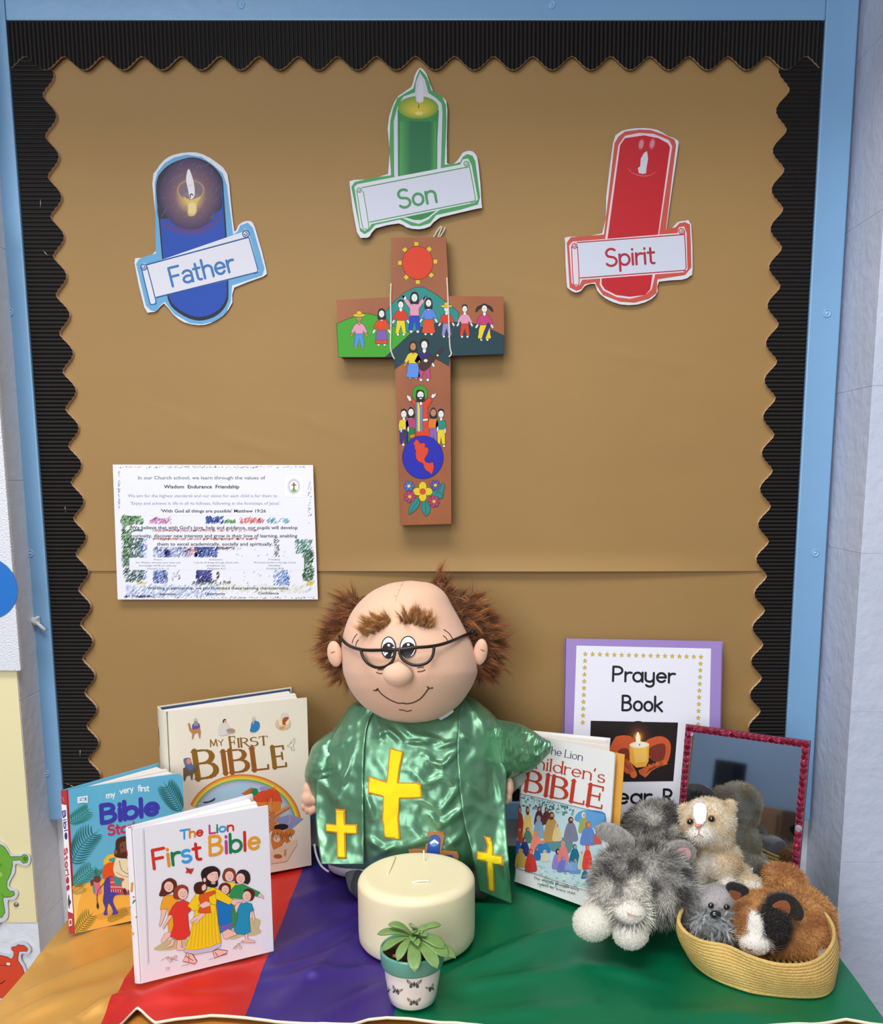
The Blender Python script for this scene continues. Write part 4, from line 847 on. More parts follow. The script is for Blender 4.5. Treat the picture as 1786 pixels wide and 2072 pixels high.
# the four small pictures
a.poly([(418, 455), (440, 450), (450, 500), (480, 515), (545, 490), (555, 540), (548, 610), (538, 610), (525, 550), (490, 560), (470, 620), (460, 620), (465, 560), (435, 530)], '#b98354'); a.poly([(470, 460), (530, 450), (548, 490), (520, 510), (470, 515)], '#6a4f9c', smooth=3); a.ell(500, 420, 18, 22, '#c9b8b0'); a.poly([(485, 430), (520, 430), (530, 480), (480, 480)], '#8f8f9c')
a.poly([(745, 490), (770, 455), (830, 450), (860, 510), (850, 565), (745, 575)], '#d9d5cc', smooth=4); a.ell(808, 430, 17, 20, '#d9a58c'); a.poly([(785, 440), (800, 408), (825, 412), (805, 425), (795, 450)], '#4a2a20', smooth=3); a.poly([(830, 520), (880, 505), (915, 525), (900, 555), (840, 555)], '#b79a86', smooth=4); a.line([(830, 525), (915, 530)], 5, '#7a5a4a')
a.ell(1112, 402, 20, 26, '#cfd6dc'); a.ell(1107, 408, 12, 16, '#e0b294'); a.poly([(1100, 430), (1165, 440), (1172, 500), (1130, 545), (1075, 540), (1080, 500)], '#2f7fb4', smooth=4); a.poly([(1095, 430), (1120, 430), (1110, 470)], '#d9a58c')
a.ell(1415, 460, 80, 62, '#d9bfa6'); a.ell(1430, 375, 40, 32, '#ddd0c6'); a.poly([(1360, 410), (1400, 400), (1410, 470), (1380, 480)], '#efdcae'); a.poly([(1420, 400), (1475, 395), (1450, 470), (1410, 460)], '#a8542c', smooth=3); a.poly([(1440, 450), (1480, 400), (1490, 430), (1450, 480)], '#efdcae'); a.poly([(1375, 495), (1440, 485), (1425, 515), (1385, 520)], '#d99a4a')
a.poly([(370, 830), (440, 820), (455, 870), (480, 920), (440, 990), (400, 940), (385, 900)], '#5f6f9c', smooth=3); a.ell(425, 855, 26, 30, '#d98a7a'); a.poly([(365, 930), (400, 910), (430, 960), (480, 930), (510, 880), (520, 930), (470, 990), (465, 1050), (450, 1050), (440, 1000), (400, 1010), (385, 1060), (370, 1060)], '#6a5a50')
for P_ in ([(1455, 690), (1500, 660), (1530, 610), (1538, 640), (1520, 690), (1535, 735), (1510, 735), (1495, 705), (1455, 690)], [(1495, 640), (1490, 670)], [(1505, 700), (1500, 735)]): a.line(P_, 3, '#8a8076', smooth=3)
a.poly([(575, 1285), (640, 1275), (705, 1240), (690, 1270), (640, 1290), (590, 1300)], '#3c3a48', smooth=3); a.line([(520, 1310), (590, 1300)], 10, '#d0d0d8')
a.build('cover_print', PRINT, B3.obj)
b = B3.spine_art(((325, 1800), (352, 1812), (314, 1433), (337, 1444))); b.view(300, 1380, 5.18); b.ell(97, 560, 12, 100, '#6a5a70'); b.ell(100, 590, 8, 60, '#a86a4a'); b.build('spine_print', PRINT, B3.obj)
# ---------------------------------------------------------------- 4: white children's Bible right of the doll
q4 = (.0556, -.1522, -.7313, .1504, .211, .1025, .0167, .006)
B4 = Book('bible_book', "white The Lion Children's Bible with red title and crowd picture, right of the doll", q4, ((1040, 1787), (1224, 1858), (1062, 1489), (1241, 1532)), (-.004, .024), (.092, .078), M('white_satin_cover', '#e3e2e2', rough=.35), WHT, pages='#e9e4dc', bulge=.002, rc=.006, splay=5)
o = prism('flyleaf', [B4.P(x, .0075+.02*x, z) for x, z in ((.01, .002), (.158, .002), (.158, .209), (.01, .209))], B4.n*.0006, M('orange_flyleaf', '#dfa548', rough=.5), B4.obj)
a = B4.art; a.view(1020, 1470, 5.454)
a.text('The', (455, 318), (632, 362), 78, 9, '#2f2f55', serif=True, nib=(1, .5), up=(.12, -1)); a.text('Lion', (668, 370), (858, 412), 78, 9, '#2f2f55', serif=True, nib=(1, .5), up=(.12, -1))
RD = '#bb3a26'
a.text("Children's", (190, 440), (1098, 655), 128, 17, RD, serif=True, nib=(1, .45), up=(.1, -1)); a.text('BIBLE', (235, 722), (1070, 930), 228, 42, RD, serif=True, nib=(1, .28), up=(.13, -1))
fr = [(200, 752), (1112, 985), (1080, 1500), (985, 1870), (155, 1582)]
a.poly([(200, 752), (1112, 985), (1040, 1850), (155, 1582)], '#bcd3dc'); a.poly([(1112, 985), (1095, 1180), (900, 1100), (780, 1050), (830, 960), (960, 945)], '#5f9ad0', smooth=3)
rr_ = random.Random(4); zz = a.z
for k in range(150):
    u_ = rr_.random(); x = 210+u_*560; y = 770+u_*150+rr_.random()**1.3*130*(1-u_*.3); a.z = zz+(k % 3)*DZ
    a.ell(x, y, rr_.uniform(6, 17), rr_.uniform(4, 11), rr_.choice(['#4d7a6a', '#3f6a70', '#7a9a7a', '#2f5866', '#a8c0a8', '#5f7f90']), rot=rr_.random()*3, n=8)
for k in range(90): a.z = zz+(k % 3)*DZ; a.ell(rr_.uniform(360, 980), rr_.uniform(1560, 1800)*1.+(0), rr_.uniform(10, 30), rr_.uniform(5, 14), rr_.choice(['#9cc0b4', '#b7d0c8', '#8fb4b8', '#cfe0d8']), rot=.3, n=8)
a.z = zz+4*DZ
a.poly([(440, 1290), (640, 1240), (760, 1290), (720, 1420), (560, 1400), (480, 1350)], '#5c8a90', smooth=4)
def seated(x, y, w, h, robe, hood=None, skin='#c98a68', lean=0, dark='#5a3424'):
    a.poly([(x-w*.5, y+h*.5), (x-w*.42, y+.05*h), (x-.2*w+lean, y-.28*h), (x+.2*w+lean, y-.28*h), (x+w*.42, y+.05*h), (x+w*.52, y+h*.5), (x, y+h*.56)], robe, smooth=4)
    a.line([(x-w*.1, y-.1*h), (x-.2*w, y+.4*h)], w*.07, tuple(c*.6 for c in hx(robe)), taper=True); a.line([(x+w*.18, y-.05*h), (x+.22*w, y+.42*h)], w*.06, tuple(min(1, c*1.5+.05) for c in hx(robe)), taper=True); a.line([(x-w*.3, y+.12*h), (x+.3*w, y+.2*h)], w*.06, tuple(c*.75 for c in hx(robe)), taper=True)
    a.ell(x+lean, y-.40*h, w*.19, h*.15, hood or dark); a.ell(x+lean+w*.04, y-.39*h, w*.11, h*.10, skin)
    if hood is None: a.ell(x+lean+w*.03, y-.33*h, w*.09, h*.05, dark)
for c in ((185, 1060, 95, 330, '#a03a2c', '#8a2f26'), (180, 1210, 130, 160, '#b8482f', '#b8482f'), (270, 1070, 110, 330, '#d9b866', None), (395, 1000, 110, 190, '#5a2c30', '#5a2c30'), (475, 1000, 100, 170, '#5a3028', '#5a3028'), (390, 1120, 120, 230, '#7fa0bc', '#7aa0c4'), (530, 1120, 170, 300, '#b98f55', None), (590, 1180, 100, 180, '#d8c090', '#d8c090'), (740, 1150, 150, 250, '#7a7a90', None), (880, 1080, 110, 210, '#9aa05c', '#e4e4dc'), (930, 1200, 170, 240, '#5f80c0', '#b0603c'), (1030, 1240, 90, 150, '#c05a50', None),
          (270, 1210, 110, 160, '#4f7a68', '#2f4a68'), (150, 1330, 110, 200, '#2f68b8', '#2f68b8'), (235, 1340, 110, 190, '#2a3a78', '#28407c'), (360, 1280, 130, 200, '#e8866a', '#e8866a'), (430, 1340, 170, 130, '#3a78b4', '#e8866a'), (370, 1420, 90, 130, '#2f68a8', '#2f68a8'), (190, 1460, 140, 190, '#c9a24c', '#c9a24c'), (300, 1490, 130, 240, '#c23a34', '#c23a34'),
          (600, 1480, 130, 210, '#8f80c4', '#2a2024'), (660, 1400, 120, 220, '#e07a78', '#e58a80'), (660, 1540, 140, 160, '#6f74c0', '#6f74c0'), (785, 1430, 120, 210, '#1f6a88', '#1f6a88'), (790, 1560, 120, 160, '#6a90c0', '#1f6a88'), (860, 1490, 80, 200, '#b8cbb4', '#d8c8bc'), (925, 1460, 110, 260, '#dd4438', '#dd4438'), (900, 1650, 80, 100, '#2f6a8a', '#1f5a74'), (460, 1440, 100, 120, '#cfcbb0', '#cfcbb0')): seated(*c)
for k in range(16): a.line([(690+(k*13) % 120, 1500+(k*7) % 30), (680+(k*13) % 120, 1610)], 5, '#8fb0d8')
a.line([(200, 1190), (200, 752), (1112, 985), (1108, 1180)], 5, '#3c4656'); a.line([(155, 1530), (155, 1582), (985, 1870)], 5, '#3c4656')
a.btext("The world's greatest story", (330, 1700), (835, 1845), 30, '#3c4656', .005, up=(.1, -1)); a.btext('retold for every child', (375, 1768), (788, 1888), 28, '#3c4656', .005, up=(.1, -1))
a.build('cover_print', PRINT, B4.obj)
# ---------------------------------------------------------------- 5: lilac prayer book leaning on the board
LIL = M('lilac_card', '#9b82c2', rough=.5, noise=.08, nscale=10)
q5 = (.1295, -.062, -.03, .2325, .3243, .14, -.0126, .006)
o5 = ((1139, 1740), (1459, 1757), (1149, 1303), (1481, 1312))
B5 = Book('prayer_book', 'lilac Prayer Book with star-bordered white sheet and candle picture, leaning on the board', q5, o5, (.0, .009), (.236, .0095), LIL, LIL, pages='#efeef2', bulge=.001, bt=.0012, inset=.0022, splay=3, rc=.004)
a = B5.art; a.view(1010, 1270, 3.513)
a.poly([(572, 168), (1571, 200), (1500, 1700), (510, 1700)], '#e6e5f0')
Y0 = '#cfb544'
def star(cx, cy, r, rot=0): a.poly([(cx+(r if k % 2 == 0 else r*.42)*math.sin(rot+k*math.pi/5), cy-(r if k % 2 == 0 else r*.42)*math.cos(rot+k*math.pi/5)) for k in range(10)], Y0, line='#8a7a3a', lw=2)
zz = a.z
for k in range(17): a.z = zz; star(636+k*53.6, 232+k*1.9, 20)
for k in range(1, 11): a.z = zz; star(636-k*2.2, 232+k*49.5, 20)
for k in range(1, 11): a.z = zz; star(636+16*53.6-k*3.4, 232+30+k*49.5, 20)
a.z = zz+2*DZ
a.text('Prayer'.replace('y', 'ý'), (832, 430), (1290, 448), 105, 17, '#17151a', up=(.04, -1)); a.text('Book', (898, 642), (1195, 655), 105, 17, '#17151a', up=(.04, -1)); a.text('Year', (745, 1302), (1100, 1312), 105, 17, '#17151a', up=(.04, -1)); a.text('R', (1190, 1314), (1262, 1318), 100, 17, '#17151a', up=(.04, -1))
a.poly([(672, 714), (1312, 738), (1268, 1157), (655, 1150)], '#1a0f0c')
for r, c in ((150, '#261410'), (115, '#3a1d12'), (80, '#5c3216'), (52, '#9a5c20'), (34, '#dc9a3c')): a.ell(1015, 838, r*.7, r*.78, c)
hs_ = '#c8552a'
a.poly([(840, 850), (880, 825), (960, 830), (990, 880), (950, 960), (880, 990), (800, 960)], hs_, smooth=4); a.poly([(1060, 880), (1130, 840), (1200, 838), (1250, 880), (1250, 960), (1220, 1030), (1150, 1020), (1070, 960)], hs_, smooth=4)
a.poly([(1090, 930), (1160, 890), (1215, 900), (1200, 1000), (1120, 1010)], '#7a2c1a', smooth=4); a.poly([(870, 930), (940, 920), (950, 1000), (890, 1000)], '#7a2c1a', smooth=4)
for k in range(5): a.line([(850+k*22, 960+k*12), (880+k*24, 1020+k*14), (940+k*12, 1085+k*4)], 34, ['#c9592e', '#b84c26'][k % 2], smooth=4); 
for k in range(5): a.line([(1225-k*30, 1020+k*4), (1120-k*10, 1050+k*10), (1020+k*8, 1090+k*6)], 32, ['#cf6232', '#b84c26'][k % 2], smooth=4)
for k in range(4): a.line([(1190-k*30, 1040+k*8), (1090-k*8, 1065+k*12)], 4, '#6a2412')
for k in range(4): a.line([(865+k*25, 985+k*12), (920+k*18, 1050+k*10)], 4, '#6a2412')
a.ell(980, 1105, 24, 24, '#d8683a')
a.poly([(953, 885), (1096, 885), (1090, 1010), (1070, 1050), (1000, 1055), (952, 1010)], '#e9a93c', smooth=0); a.poly([(975, 885), (1080, 885), (1076, 1010), (990, 1025)], '#f2bf5a'); a.ell(1025, 893, 71, 24, '#f5e0b0'); a.ell(1025, 893, 52, 16, '#f4ece0'); a.line([(1025, 900), (1026, 885)], 6, '#4a3020')
a.poly([(1000, 875), (1002, 830), (1015, 800), (1030, 835), (1032, 875), (1015, 888)], '#fdf3d0', smooth=4)
a.build('cover_print', PRINT, B5.obj)
# ================================================================ candle cut-outs on the board
def ring(a, pts_fn, cols):
    for f, c in cols: a.poly(pts_fn(f), c)
def mixc(c1, c2, t): A, B = hx(c1), hx(c2); return tuple(A[i]*(1-t)+B[i]*t for i in range(3))
def scroll(a, rect, ink, paperc, tl, tr, roll, w=12):
    """banner: rect corners TL,TR,BR,BL; tl,tr curl centres; roll = left roll outline bottom"""
    a.poly(rect, paperc); TL, TR, BR, BL = [np.array(p, float) for p in rect]
    a.line([TL, TR], w, ink); a.line([BL, BR], w, ink)
    for c, r in ((tl, 26), (tr, 28)):
        c = np.array(c, float)
        a.line([c+(r*math.cos(t), r*math.sin(t)) for t in np.linspace(0, 2*math.pi, 22)], w*.8, ink); a.line([c+(r*.45*math.cos(t), r*.45*math.sin(t)) for t in np.linspace(-2, 3.3, 14)], w*.7, ink)
def d_father(a):
    a.view(220, 280, 4.252)
    a.poly([(405, 990), (395, 380), (420, 290), (480, 215), (560, 165), (670, 140), (800, 160), (900, 230), (980, 300), (1015, 400), (1070, 830), (1110, 800), (1130, 750), (1195, 725), (1240, 770), (1340, 1120), (1320, 1180), (1060, 1265), (1050, 1400), (1010, 1500), (920, 1570), (800, 1600), (700, 1590), (560, 1510), (480, 1405), (440, 1440), (410, 1490), (360, 1480), (320, 1440), (235, 1080), (260, 1040), (330, 1010)], '#68aede')
    body = [(410, 500), (412, 370), (450, 290), (540, 215), (690, 165), (800, 180), (900, 240), (975, 340), (990, 480), (1018, 900), (1030, 1300), (1020, 1410), (960, 1500), (860, 1555), (740, 1565), (600, 1500), (510, 1390), (470, 1100), (455, 1000), (430, 700)]
    a.poly(body, '#0f1530', smooth=3)
    inn = lambda P, k: [((x-700)*k+700, (y-860)*k+860) for x, y in P]
    a.poly(inn(body, .955), '#0c49b4', smooth=3)
    top = [(425, 680), (420, 500), (425, 380), (470, 290), (560, 222), (690, 185), (800, 200), (890, 260), (958, 350), (968, 480), (972, 600), (900, 640), (700, 700), (500, 690)]
    a.poly(top, '#2b2238', smooth=3)
    for f in np.linspace(0, 1, 14):
        rx, ry = 265-205*f, 330-250*f; c = mixc('#41305a', '#7c5c6a', min(1, f*1.6)) if f < .6 else mixc('#7c5c6a', '#dcb56a', (f-.6)/.4)
        a.ell(702, 480+20*f, rx, ry*.93, c, n=36)
    for f in np.linspace(0, 1, 9): a.poly([(452+16*f, 700+60*f), (520, 745+60*f), (620, 775+65*f), (720, 785+70*f), (820, 765+65*f), (910, 710+60*f), (972-10*f, 640+60*f), (978, 900), (462, 900)], mixc('#5a3a78', '#0c49b4', f))
    for f in np.linspace(0, 1, 6): a.ell(705, 445, 118-14*f, 85-9*f, mixc('#d0a45c', '#7e6a78', f))
    a.poly([(640, 500), (705, 530), (790, 500), (760, 560), (755, 640), (720, 670), (680, 655), (680, 560)], '#e2bf6a', smooth=3); a.poly([(690, 560), (745, 560), (742, 640), (690, 640)], '#efd795', smooth=3); a.ell(706, 490, 70, 26, '#8a7a80')
    a.poly([(685, 262), (715, 320), (738, 420), (735, 500), (700, 520), (682, 440), (665, 350)], '#f1edf0', smooth=3); a.line([(703, 510), (700, 490), (712, 478), (724, 492)], 9, '#2a1c1a', smooth=3)
    r_ = random.Random(3)
    zz = a.z
    for k in range(60):
        x = r_.uniform(450, 940); y = r_.uniform(230, 700); l = r_.uniform(8, 45); a.z = zz; a.line([(x, y), (x+l, y-l*r_.uniform(.4, 1.2))], 2, '#8f86a4')
    a.z += DZ
    I = '#22549e'
    a.poly([(280, 1090), (300, 1070), (340, 1085), (1165, 800), (1165, 770), (1190, 790), (1210, 830), (1290, 1140), (1275, 1160), (405, 1375), (405, 1400), (385, 1430), (350, 1420)], '#e8e8f2')
    scroll(a, [(318, 1090), (1205, 850), (1285, 1150), (405, 1370)], I, '#e6e6f1', (302, 1108), (1180, 822), None)
    a.line([(280, 1110), (350, 1400), (365, 1428), (395, 1425), (405, 1395), (330, 1105)], 9, I, smooth=2); a.line([(1205, 850), (1283, 1130), (1275, 1155), (1250, 1165)], 9, I); a.line([(1170, 778), (1180, 800)], 6, I)
    F_ = '#3c78bc'
    a.text('Fáther', (545, 1275), (1085, 1140), 160, 22, F_)
fo_ = [(318, 505), (308, 372), (316, 345), (332, 324), (352, 313), (384, 308), (410, 312), (440, 330), (460, 352), (466, 400), (474, 468), (482, 456), (492, 449), (503, 447), (512, 452), (520, 475), (538, 543), (532, 560), (474, 582), (470, 612), (452, 638), (425, 654), (402, 658), (372, 652), (350, 636), (332, 614), (318, 628), (304, 632), (292, 622), (272, 532), (282, 522)]
cutout('candle_cutout', 'cut-out paper sign of a blue candle with a banner reading Father', 'sign', fo_, -.0045, .0012, WC, d_father, smooth=2, group='candle signs on the board')
def d_son(a):
    a.view(680, 120, 5.581)
    GR, GI = '#4aa45e', '#5a9a60'
    a.poly([(620, 1310), (600, 1000), (610, 700), (640, 560), (690, 440), (800, 370), (870, 330), (905, 200), (945, 110), (1010, 180), (1050, 260), (1075, 350), (1130, 380), (1200, 430), (1240, 520), (1245, 700), (1225, 1190), (1340, 1180), (1400, 1160), (1430, 1100), (1480, 1070), (1540, 1090), (1570, 1150), (1625, 1560), (1600, 1640), (1400, 1700), (1130, 1760), (1060, 1850), (950, 1885), (850, 1880), (720, 1810), (440, 1870), (380, 1940), (320, 1975), (270, 1940), (170, 1440), (210, 1385), (400, 1340)], GR)
    a.poly([(655, 1300), (650, 700), (690, 540), (760, 420), (890, 375), (905, 260), (945, 150), (1000, 230), (1040, 380), (1130, 440), (1190, 500), (1200, 600), (1180, 1250), (1170, 1700), (1090, 1760), (1040, 1810), (930, 1860), (830, 1830), (740, 1790)], '#dcdcea')
    a.poly([(693, 560), (700, 1790), (800, 1790), (880, 1815), (960, 1815), (1040, 1780), (1140, 1700), (1142, 900), (1160, 570)], '#2f8c48')
    for f in np.linspace(0, 1, 7): a.poly([(720+110*f, 700), (718+110*f, 1700), (1120-60*f, 1700), (1130-60*f, 700)], mixc('#4da455', '#1c7446', f))
    for f in np.linspace(0, 1, 8): a.ell(925, 545+30*f, 230-150*f, 130-90*f, mixc('#7aa42e', '#dcc63c', f))
    a.ell(935, 610, 45, 22, '#eadc84'); a.poly([(905, 480), (890, 380), (900, 260), (945, 150), (1000, 250), (1040, 380), (990, 400), (970, 480)], '#d8d2e2', smooth=0); a.poly([(915, 470), (925, 330), (960, 220), (985, 340), (980, 480)], '#e4deea', smooth=3); a.line([(928, 552), (935, 512)], 9, '#5a2a1a')
    a.poly([(205, 1440), (240, 1410), (1400, 1190), (1430, 1130), (1490, 1120), (1530, 1200), (1600, 1580), (1560, 1620), (400, 1860), (370, 1910), (320, 1940), (270, 1900)], '#e2e4ee')
    scroll(a, [(290, 1450), (1495, 1215), (1565, 1600), (375, 1840)], GI, '#dcdeee', (262, 1478), (1470, 1180), None)
    a.line([(232, 1480), (295, 1880), (335, 1915), (368, 1880), (305, 1490)], 9, GI, smooth=3); a.line([(1495, 1160), (1570, 1560), (1555, 1605), (1520, 1620)], 10, GI, smooth=2)
    a.text('Son', (715, 1685), (1140, 1610), 205, 30, '#4f9a62')
so_ = [(785, 352), (784, 260), (792, 220), (806, 194), (832, 176), (838, 155), (849, 137), (863, 150), (876, 185), (897, 198), (905, 222), (904, 330), (925, 325), (935, 310), (950, 305), (962, 312), (968, 335), (974, 412), (966, 422), (890, 440), (870, 458), (846, 464), (822, 460), (806, 452), (760, 462), (748, 478), (736, 481), (722, 470), (708, 380), (716, 364)]
cutout('candle_cutout', 'cut-out paper sign of a green candle with a banner reading Son', 'sign', so_, -.0095, .0012, WC, d_son, smooth=2, group='candle signs on the board')
def d_spirit(a):
    a.view(1100, 240, 5.18)
    RR, RI = '#d4584a', '#b83244'
    a.poly([(630, 1215), (740, 260), (780, 190), (850, 135), (1000, 115), (1120, 120), (1250, 165), (1370, 220), (1385, 280), (1345, 600), (1280, 1160), (1380, 1140), (1420, 1095), (1480, 1085), (1530, 1110), (1540, 1300), (1545, 1560), (1480, 1640), (1190, 1685), (1180, 1830), (1100, 1890), (950, 1930), (800, 1920), (620, 1850), (545, 1740), (540, 1715), (430, 1735), (390, 1790), (340, 1805), (270, 1770), (240, 1300), (280, 1245)], RR)
    a.poly([(645, 1250), (780, 280), (850, 180), (1000, 150), (1150, 160), (1310, 225), (1345, 290), (1205, 1230), (1165, 1640), (1130, 1790), (1060, 1850), (900, 1890), (760, 1870), (620, 1800), (585, 1740)], '#eedbe6')
    a.poly([(668, 1250), (798, 280), (850, 205), (1050, 175), (1200, 205), (1300, 260), (1322, 300), (1195, 1230), (1138, 1640), (1115, 1790), (1060, 1850), (900, 1868), (760, 1850), (640, 1790), (605, 1740), (605, 1680)], '#cc1f2a', smooth=0)
    for x, y, rx, ry in ((1020, 270, 26, 55), (1135, 265, 26, 55)):
        for f in (0, .5, 1): a.ell(x, y, rx*(1.2-.5*f), ry*(1.1-.4*f), mixc('#d05060', '#e0909c', f), rot=.2)
    a.poly([(995, 570), (985, 520), (1010, 500), (1015, 420), (1050, 360), (1082, 340), (1092, 420), (1075, 520), (1070, 575), (1030, 580)], '#dcdce6'); a.line([(870, 510), (930, 570), (1020, 600), (1110, 595), (1180, 550)], 7, '#e8848a', smooth=4, taper=True)
    a.poly([(265, 1330), (300, 1290), (1400, 1200), (1415, 1140), (1470, 1130), (1495, 1200), (1505, 1580), (1470, 1610), (400, 1690), (375, 1745), (335, 1760), (290, 1720)], '#f0dfe8')
    scroll(a, [(345, 1300), (1470, 1215), (1485, 1590), (375, 1672)], RI, '#dde2f2', (322, 1335), (1442, 1180), None)
    a.line([(290, 1335), (308, 1710), (340, 1740), (370, 1710), (352, 1340)], 9, RI, smooth=3); a.line([(1472, 1170), (1490, 1560), (1460, 1595)], 10, RI, smooth=2)
    a.text('Spirit', (650, 1548), (1165, 1515), 180, 25, '#b52d40')
po_ = [(1218, 472), (1226, 400), (1240, 290), (1250, 270), (1268, 262), (1300, 259), (1330, 263), (1352, 276), (1371, 284), (1370, 310), (1348, 465), (1360, 461), (1370, 450), (1385, 447), (1398, 455), (1401, 545), (1396, 558), (1380, 566), (1333, 570), (1330, 590), (1318, 605), (1290, 616), (1255, 616), (1225, 604), (1208, 588), (1203, 574), (1184, 578), (1176, 588), (1164, 592), (1150, 584), (1146, 570), (1143, 492), (1150, 479)]
cutout('candle_cutout', 'cut-out paper sign of a red candle with a banner reading Spirit', 'sign', po_, -.0075, .0012, WC, d_spirit, smooth=2, group='candle signs on the board')
# ================================================================ painted wooden cross
YC = -.027
CW = M('varnished_cross_wood', '#813c18', rough=.45, spec=.45, noise=.5, nscale=16, stretch=(1, 1, .5), ramp2='#9a5518'); CWD = M('cross_wood_edge', '#4a2a1a', rough=.6)
cro = [(791, 481), (902, 479), (908, 599), (1019, 600), (1020, 713), (911, 718), (913, 1060), (809, 1063), (799, 722), (688, 722), (680, 607), (791, 601)]
cx_ = thing('painted_cross', 'painted wooden folk cross with villagers hanging in the middle of the board', 'cross', onY(858, 1061, 0))
prism('cross_body', [onY(u, v, YC) for u, v in cro], (0, .022, 0), CW, cx_, side=CWD)
a = Art(A0(YC), .82); a.view(660, 460, 4.7)
a.poly([(98, 918), (180, 880), (300, 835), (380, 815), (480, 840), (570, 900), (700, 960), (810, 1000), (640, 1160), (600, 1235), (115, 1235)], '#3fa51e', line='#16240e', lw=5)
a.poly([(560, 810), (620, 730), (740, 620), (850, 570), (930, 570), (1050, 640), (1180, 740), (1260, 810), (1260, 900), (1040, 915), (900, 950), (810, 1010), (700, 960), (610, 930), (570, 870)], '#238c84', line='#12302e', lw=5)
a.poly([(560, 1235), (640, 1160), (800, 1010), (920, 945), (1040, 912), (1260, 905), (1400, 915), (1540, 960), (1690, 1030), (1690, 1205), (1180, 1222), (1165, 1320), (1080, 1270), (1020, 1240), (900, 1240), (760, 1270), (650, 1350), (640, 1235)], '#103c46', line='#081a20', lw=5)
a.ell(868, 338, 146, 158, '#dd3a12', line='#3a120a', lw=4, n=48)
for k, (x, y) in enumerate(((856, 158), (978, 208), (1036, 326), (997, 455), (870, 520), (760, 475), (700, 338), (747, 213))):
    t = -math.pi/2+k*math.pi/4; c, s_ = math.cos(t), math.sin(t); a.poly([(x+dx*c-dy*s_, y+dx*s_+dy*c) for dx, dy in ((-20, -20), (20, -20), (18, 20), (-18, 20))], '#e3c41a', line='#5a3a10', lw=3)
WH, BKc, K3 = '#eeeeea', '#15120f', dict(line='#1a1410', lw=3.2)
zb0 = a.z
def person_(cx, y0, s_, shirt, low, hair='short', skin=WH, skirt=False, hands='down', hat=None, feet=True, bot2=None):
    """folk figure: y0 top of head, s_ scale (head half height)"""
    a.z = zb0; f = lambda P: [(cx+x*s_, y0+y*s_) for x, y in P]
    if feet:
        for m in (-1, 1): a.ell(cx+m*.95*s_, y0+11.1*s_, .42*s_, .55*s_, skin, **K3)
    arms = {'down': ([(-2.2, 6), (-3.0, 7.3), (-2.5, 7.7), (-1.8, 6.6)], [(2.2, 6), (3.0, 7.3), (2.5, 7.7), (1.8, 6.6)]), 'up': ([(-2.6, 2.6), (-3.6, .9), (-3.2, 1.9), (-2.7, .8), (-2.3, 1.6), (-2.0, 2.3)], [(2.6, 2.6), (3.3, .7), (3.0, 1.7), (3.7, 1.0), (2.9, 2.3), (2.0, 2.3)])}[hands]
    for P in arms: a.poly(f(P), skin, **K3)
    if skirt: a.poly(f([(-1.3, 6.4), (1.3, 6.4), (1.9, 9.6), (2.0, 10.8), (0, 11), (-2.0, 10.8), (-1.9, 9.6)]), low, smooth=2, **K3)
    else: a.poly(f([(-1.25, 6.3), (1.25, 6.3), (1.75, 10.8), (.7, 10.9), (0, 8.2), (-.7, 10.9), (-1.75, 10.8)]), low, **K3)
    if bot2: a.poly(f([(-1.98, 9.9), (-1, 9.6), (0, 9.95), (1, 9.6), (1.98, 9.9), (2.1, 10.8), (0, 11), (-2.1, 10.8)]), bot2, **K3)
    if hands == 'up': a.poly(f([(-.9, 3.2), (-2.3, 1.6), (-2.9, 2.5), (-1.3, 4.6), (-1.3, 6.6), (1.3, 6.6), (1.3, 4.6), (2.9, 2.5), (2.3, 1.6), (.9, 3.2)]), shirt, **K3)
    else: a.poly(f([(-.7, 3.2), (-1.6, 3.8), (-2.7, 6.0), (-2.1, 6.5), (-1.2, 5.6), (-1.3, 6.6), (1.3, 6.6), (1.2, 5.6), (2.1, 6.5), (2.7, 6.0), (1.6, 3.8), (.7, 3.2)]), shirt, **K3)
    a.poly(f([(-.45, 2.4), (.45, 2.4), (.5, 3.3), (0, 3.8), (-.5, 3.3)]), skin, **K3)
    if hair == 'long': a.poly(f([(-1.2, .9), (-.6, -.2), (.6, -.2), (1.2, .9), (1.25, 3.1), (.6, 3.3), (-.6, 3.3), (-1.25, 3.1)]), BKc, smooth=3)
    elif hair == 'curly': a.ell(cx, y0+1.0*s_, 1.45*s_, 1.45*s_, BKc)
    elif hair == 'tails': a.poly(f([(-1, .2), (-2.4, .8), (-2.9, 2.6), (-2.2, 2.2), (-1, 1.2), (1, 1.2), (2.2, 2.2), (2.9, 2.4), (2.3, .8), (1, .2), (0, -.3)]), '#241512', smooth=2)
    else: a.ell(cx, y0+.75*s_, 1.05*s_, 1.0*s_, BKc)
    a.ell(cx, y0+1.45*s_, .88*s_, 1.15*s_, skin, **K3)
    for m in (-1, 1): a.line([(cx+(m*.42-.2)*s_, y0+1.25*s_), (cx+(m*.42+.2)*s_, y0+1.2*s_)], 2.5, '#2a3a34')
    a.line([(cx, y0+1.3*s_), (cx+.1*s_, y0+1.75*s_)], 2.2, '#333'); a.line([(cx-.25*s_, y0+2.1*s_), (cx+.25*s_, y0+2.1*s_)], 2.6, '#6a2a24')
    if hat: a.ell(cx, y0+.55*s_, 2.1*s_, .55*s_, hat, **K3); a.ell(cx, y0-.2*s_, .85*s_, .65*s_, hat, **K3)
TAN = '#c48a5c'
person_(312, 820, 29, '#e39ab8', '#4f8fe0', skin=TAN, hat='#e8c41c'); person_(526, 780, 30, '#dd4212', '#8059ae', hair='long', skirt=True, bot2='#dd4212')
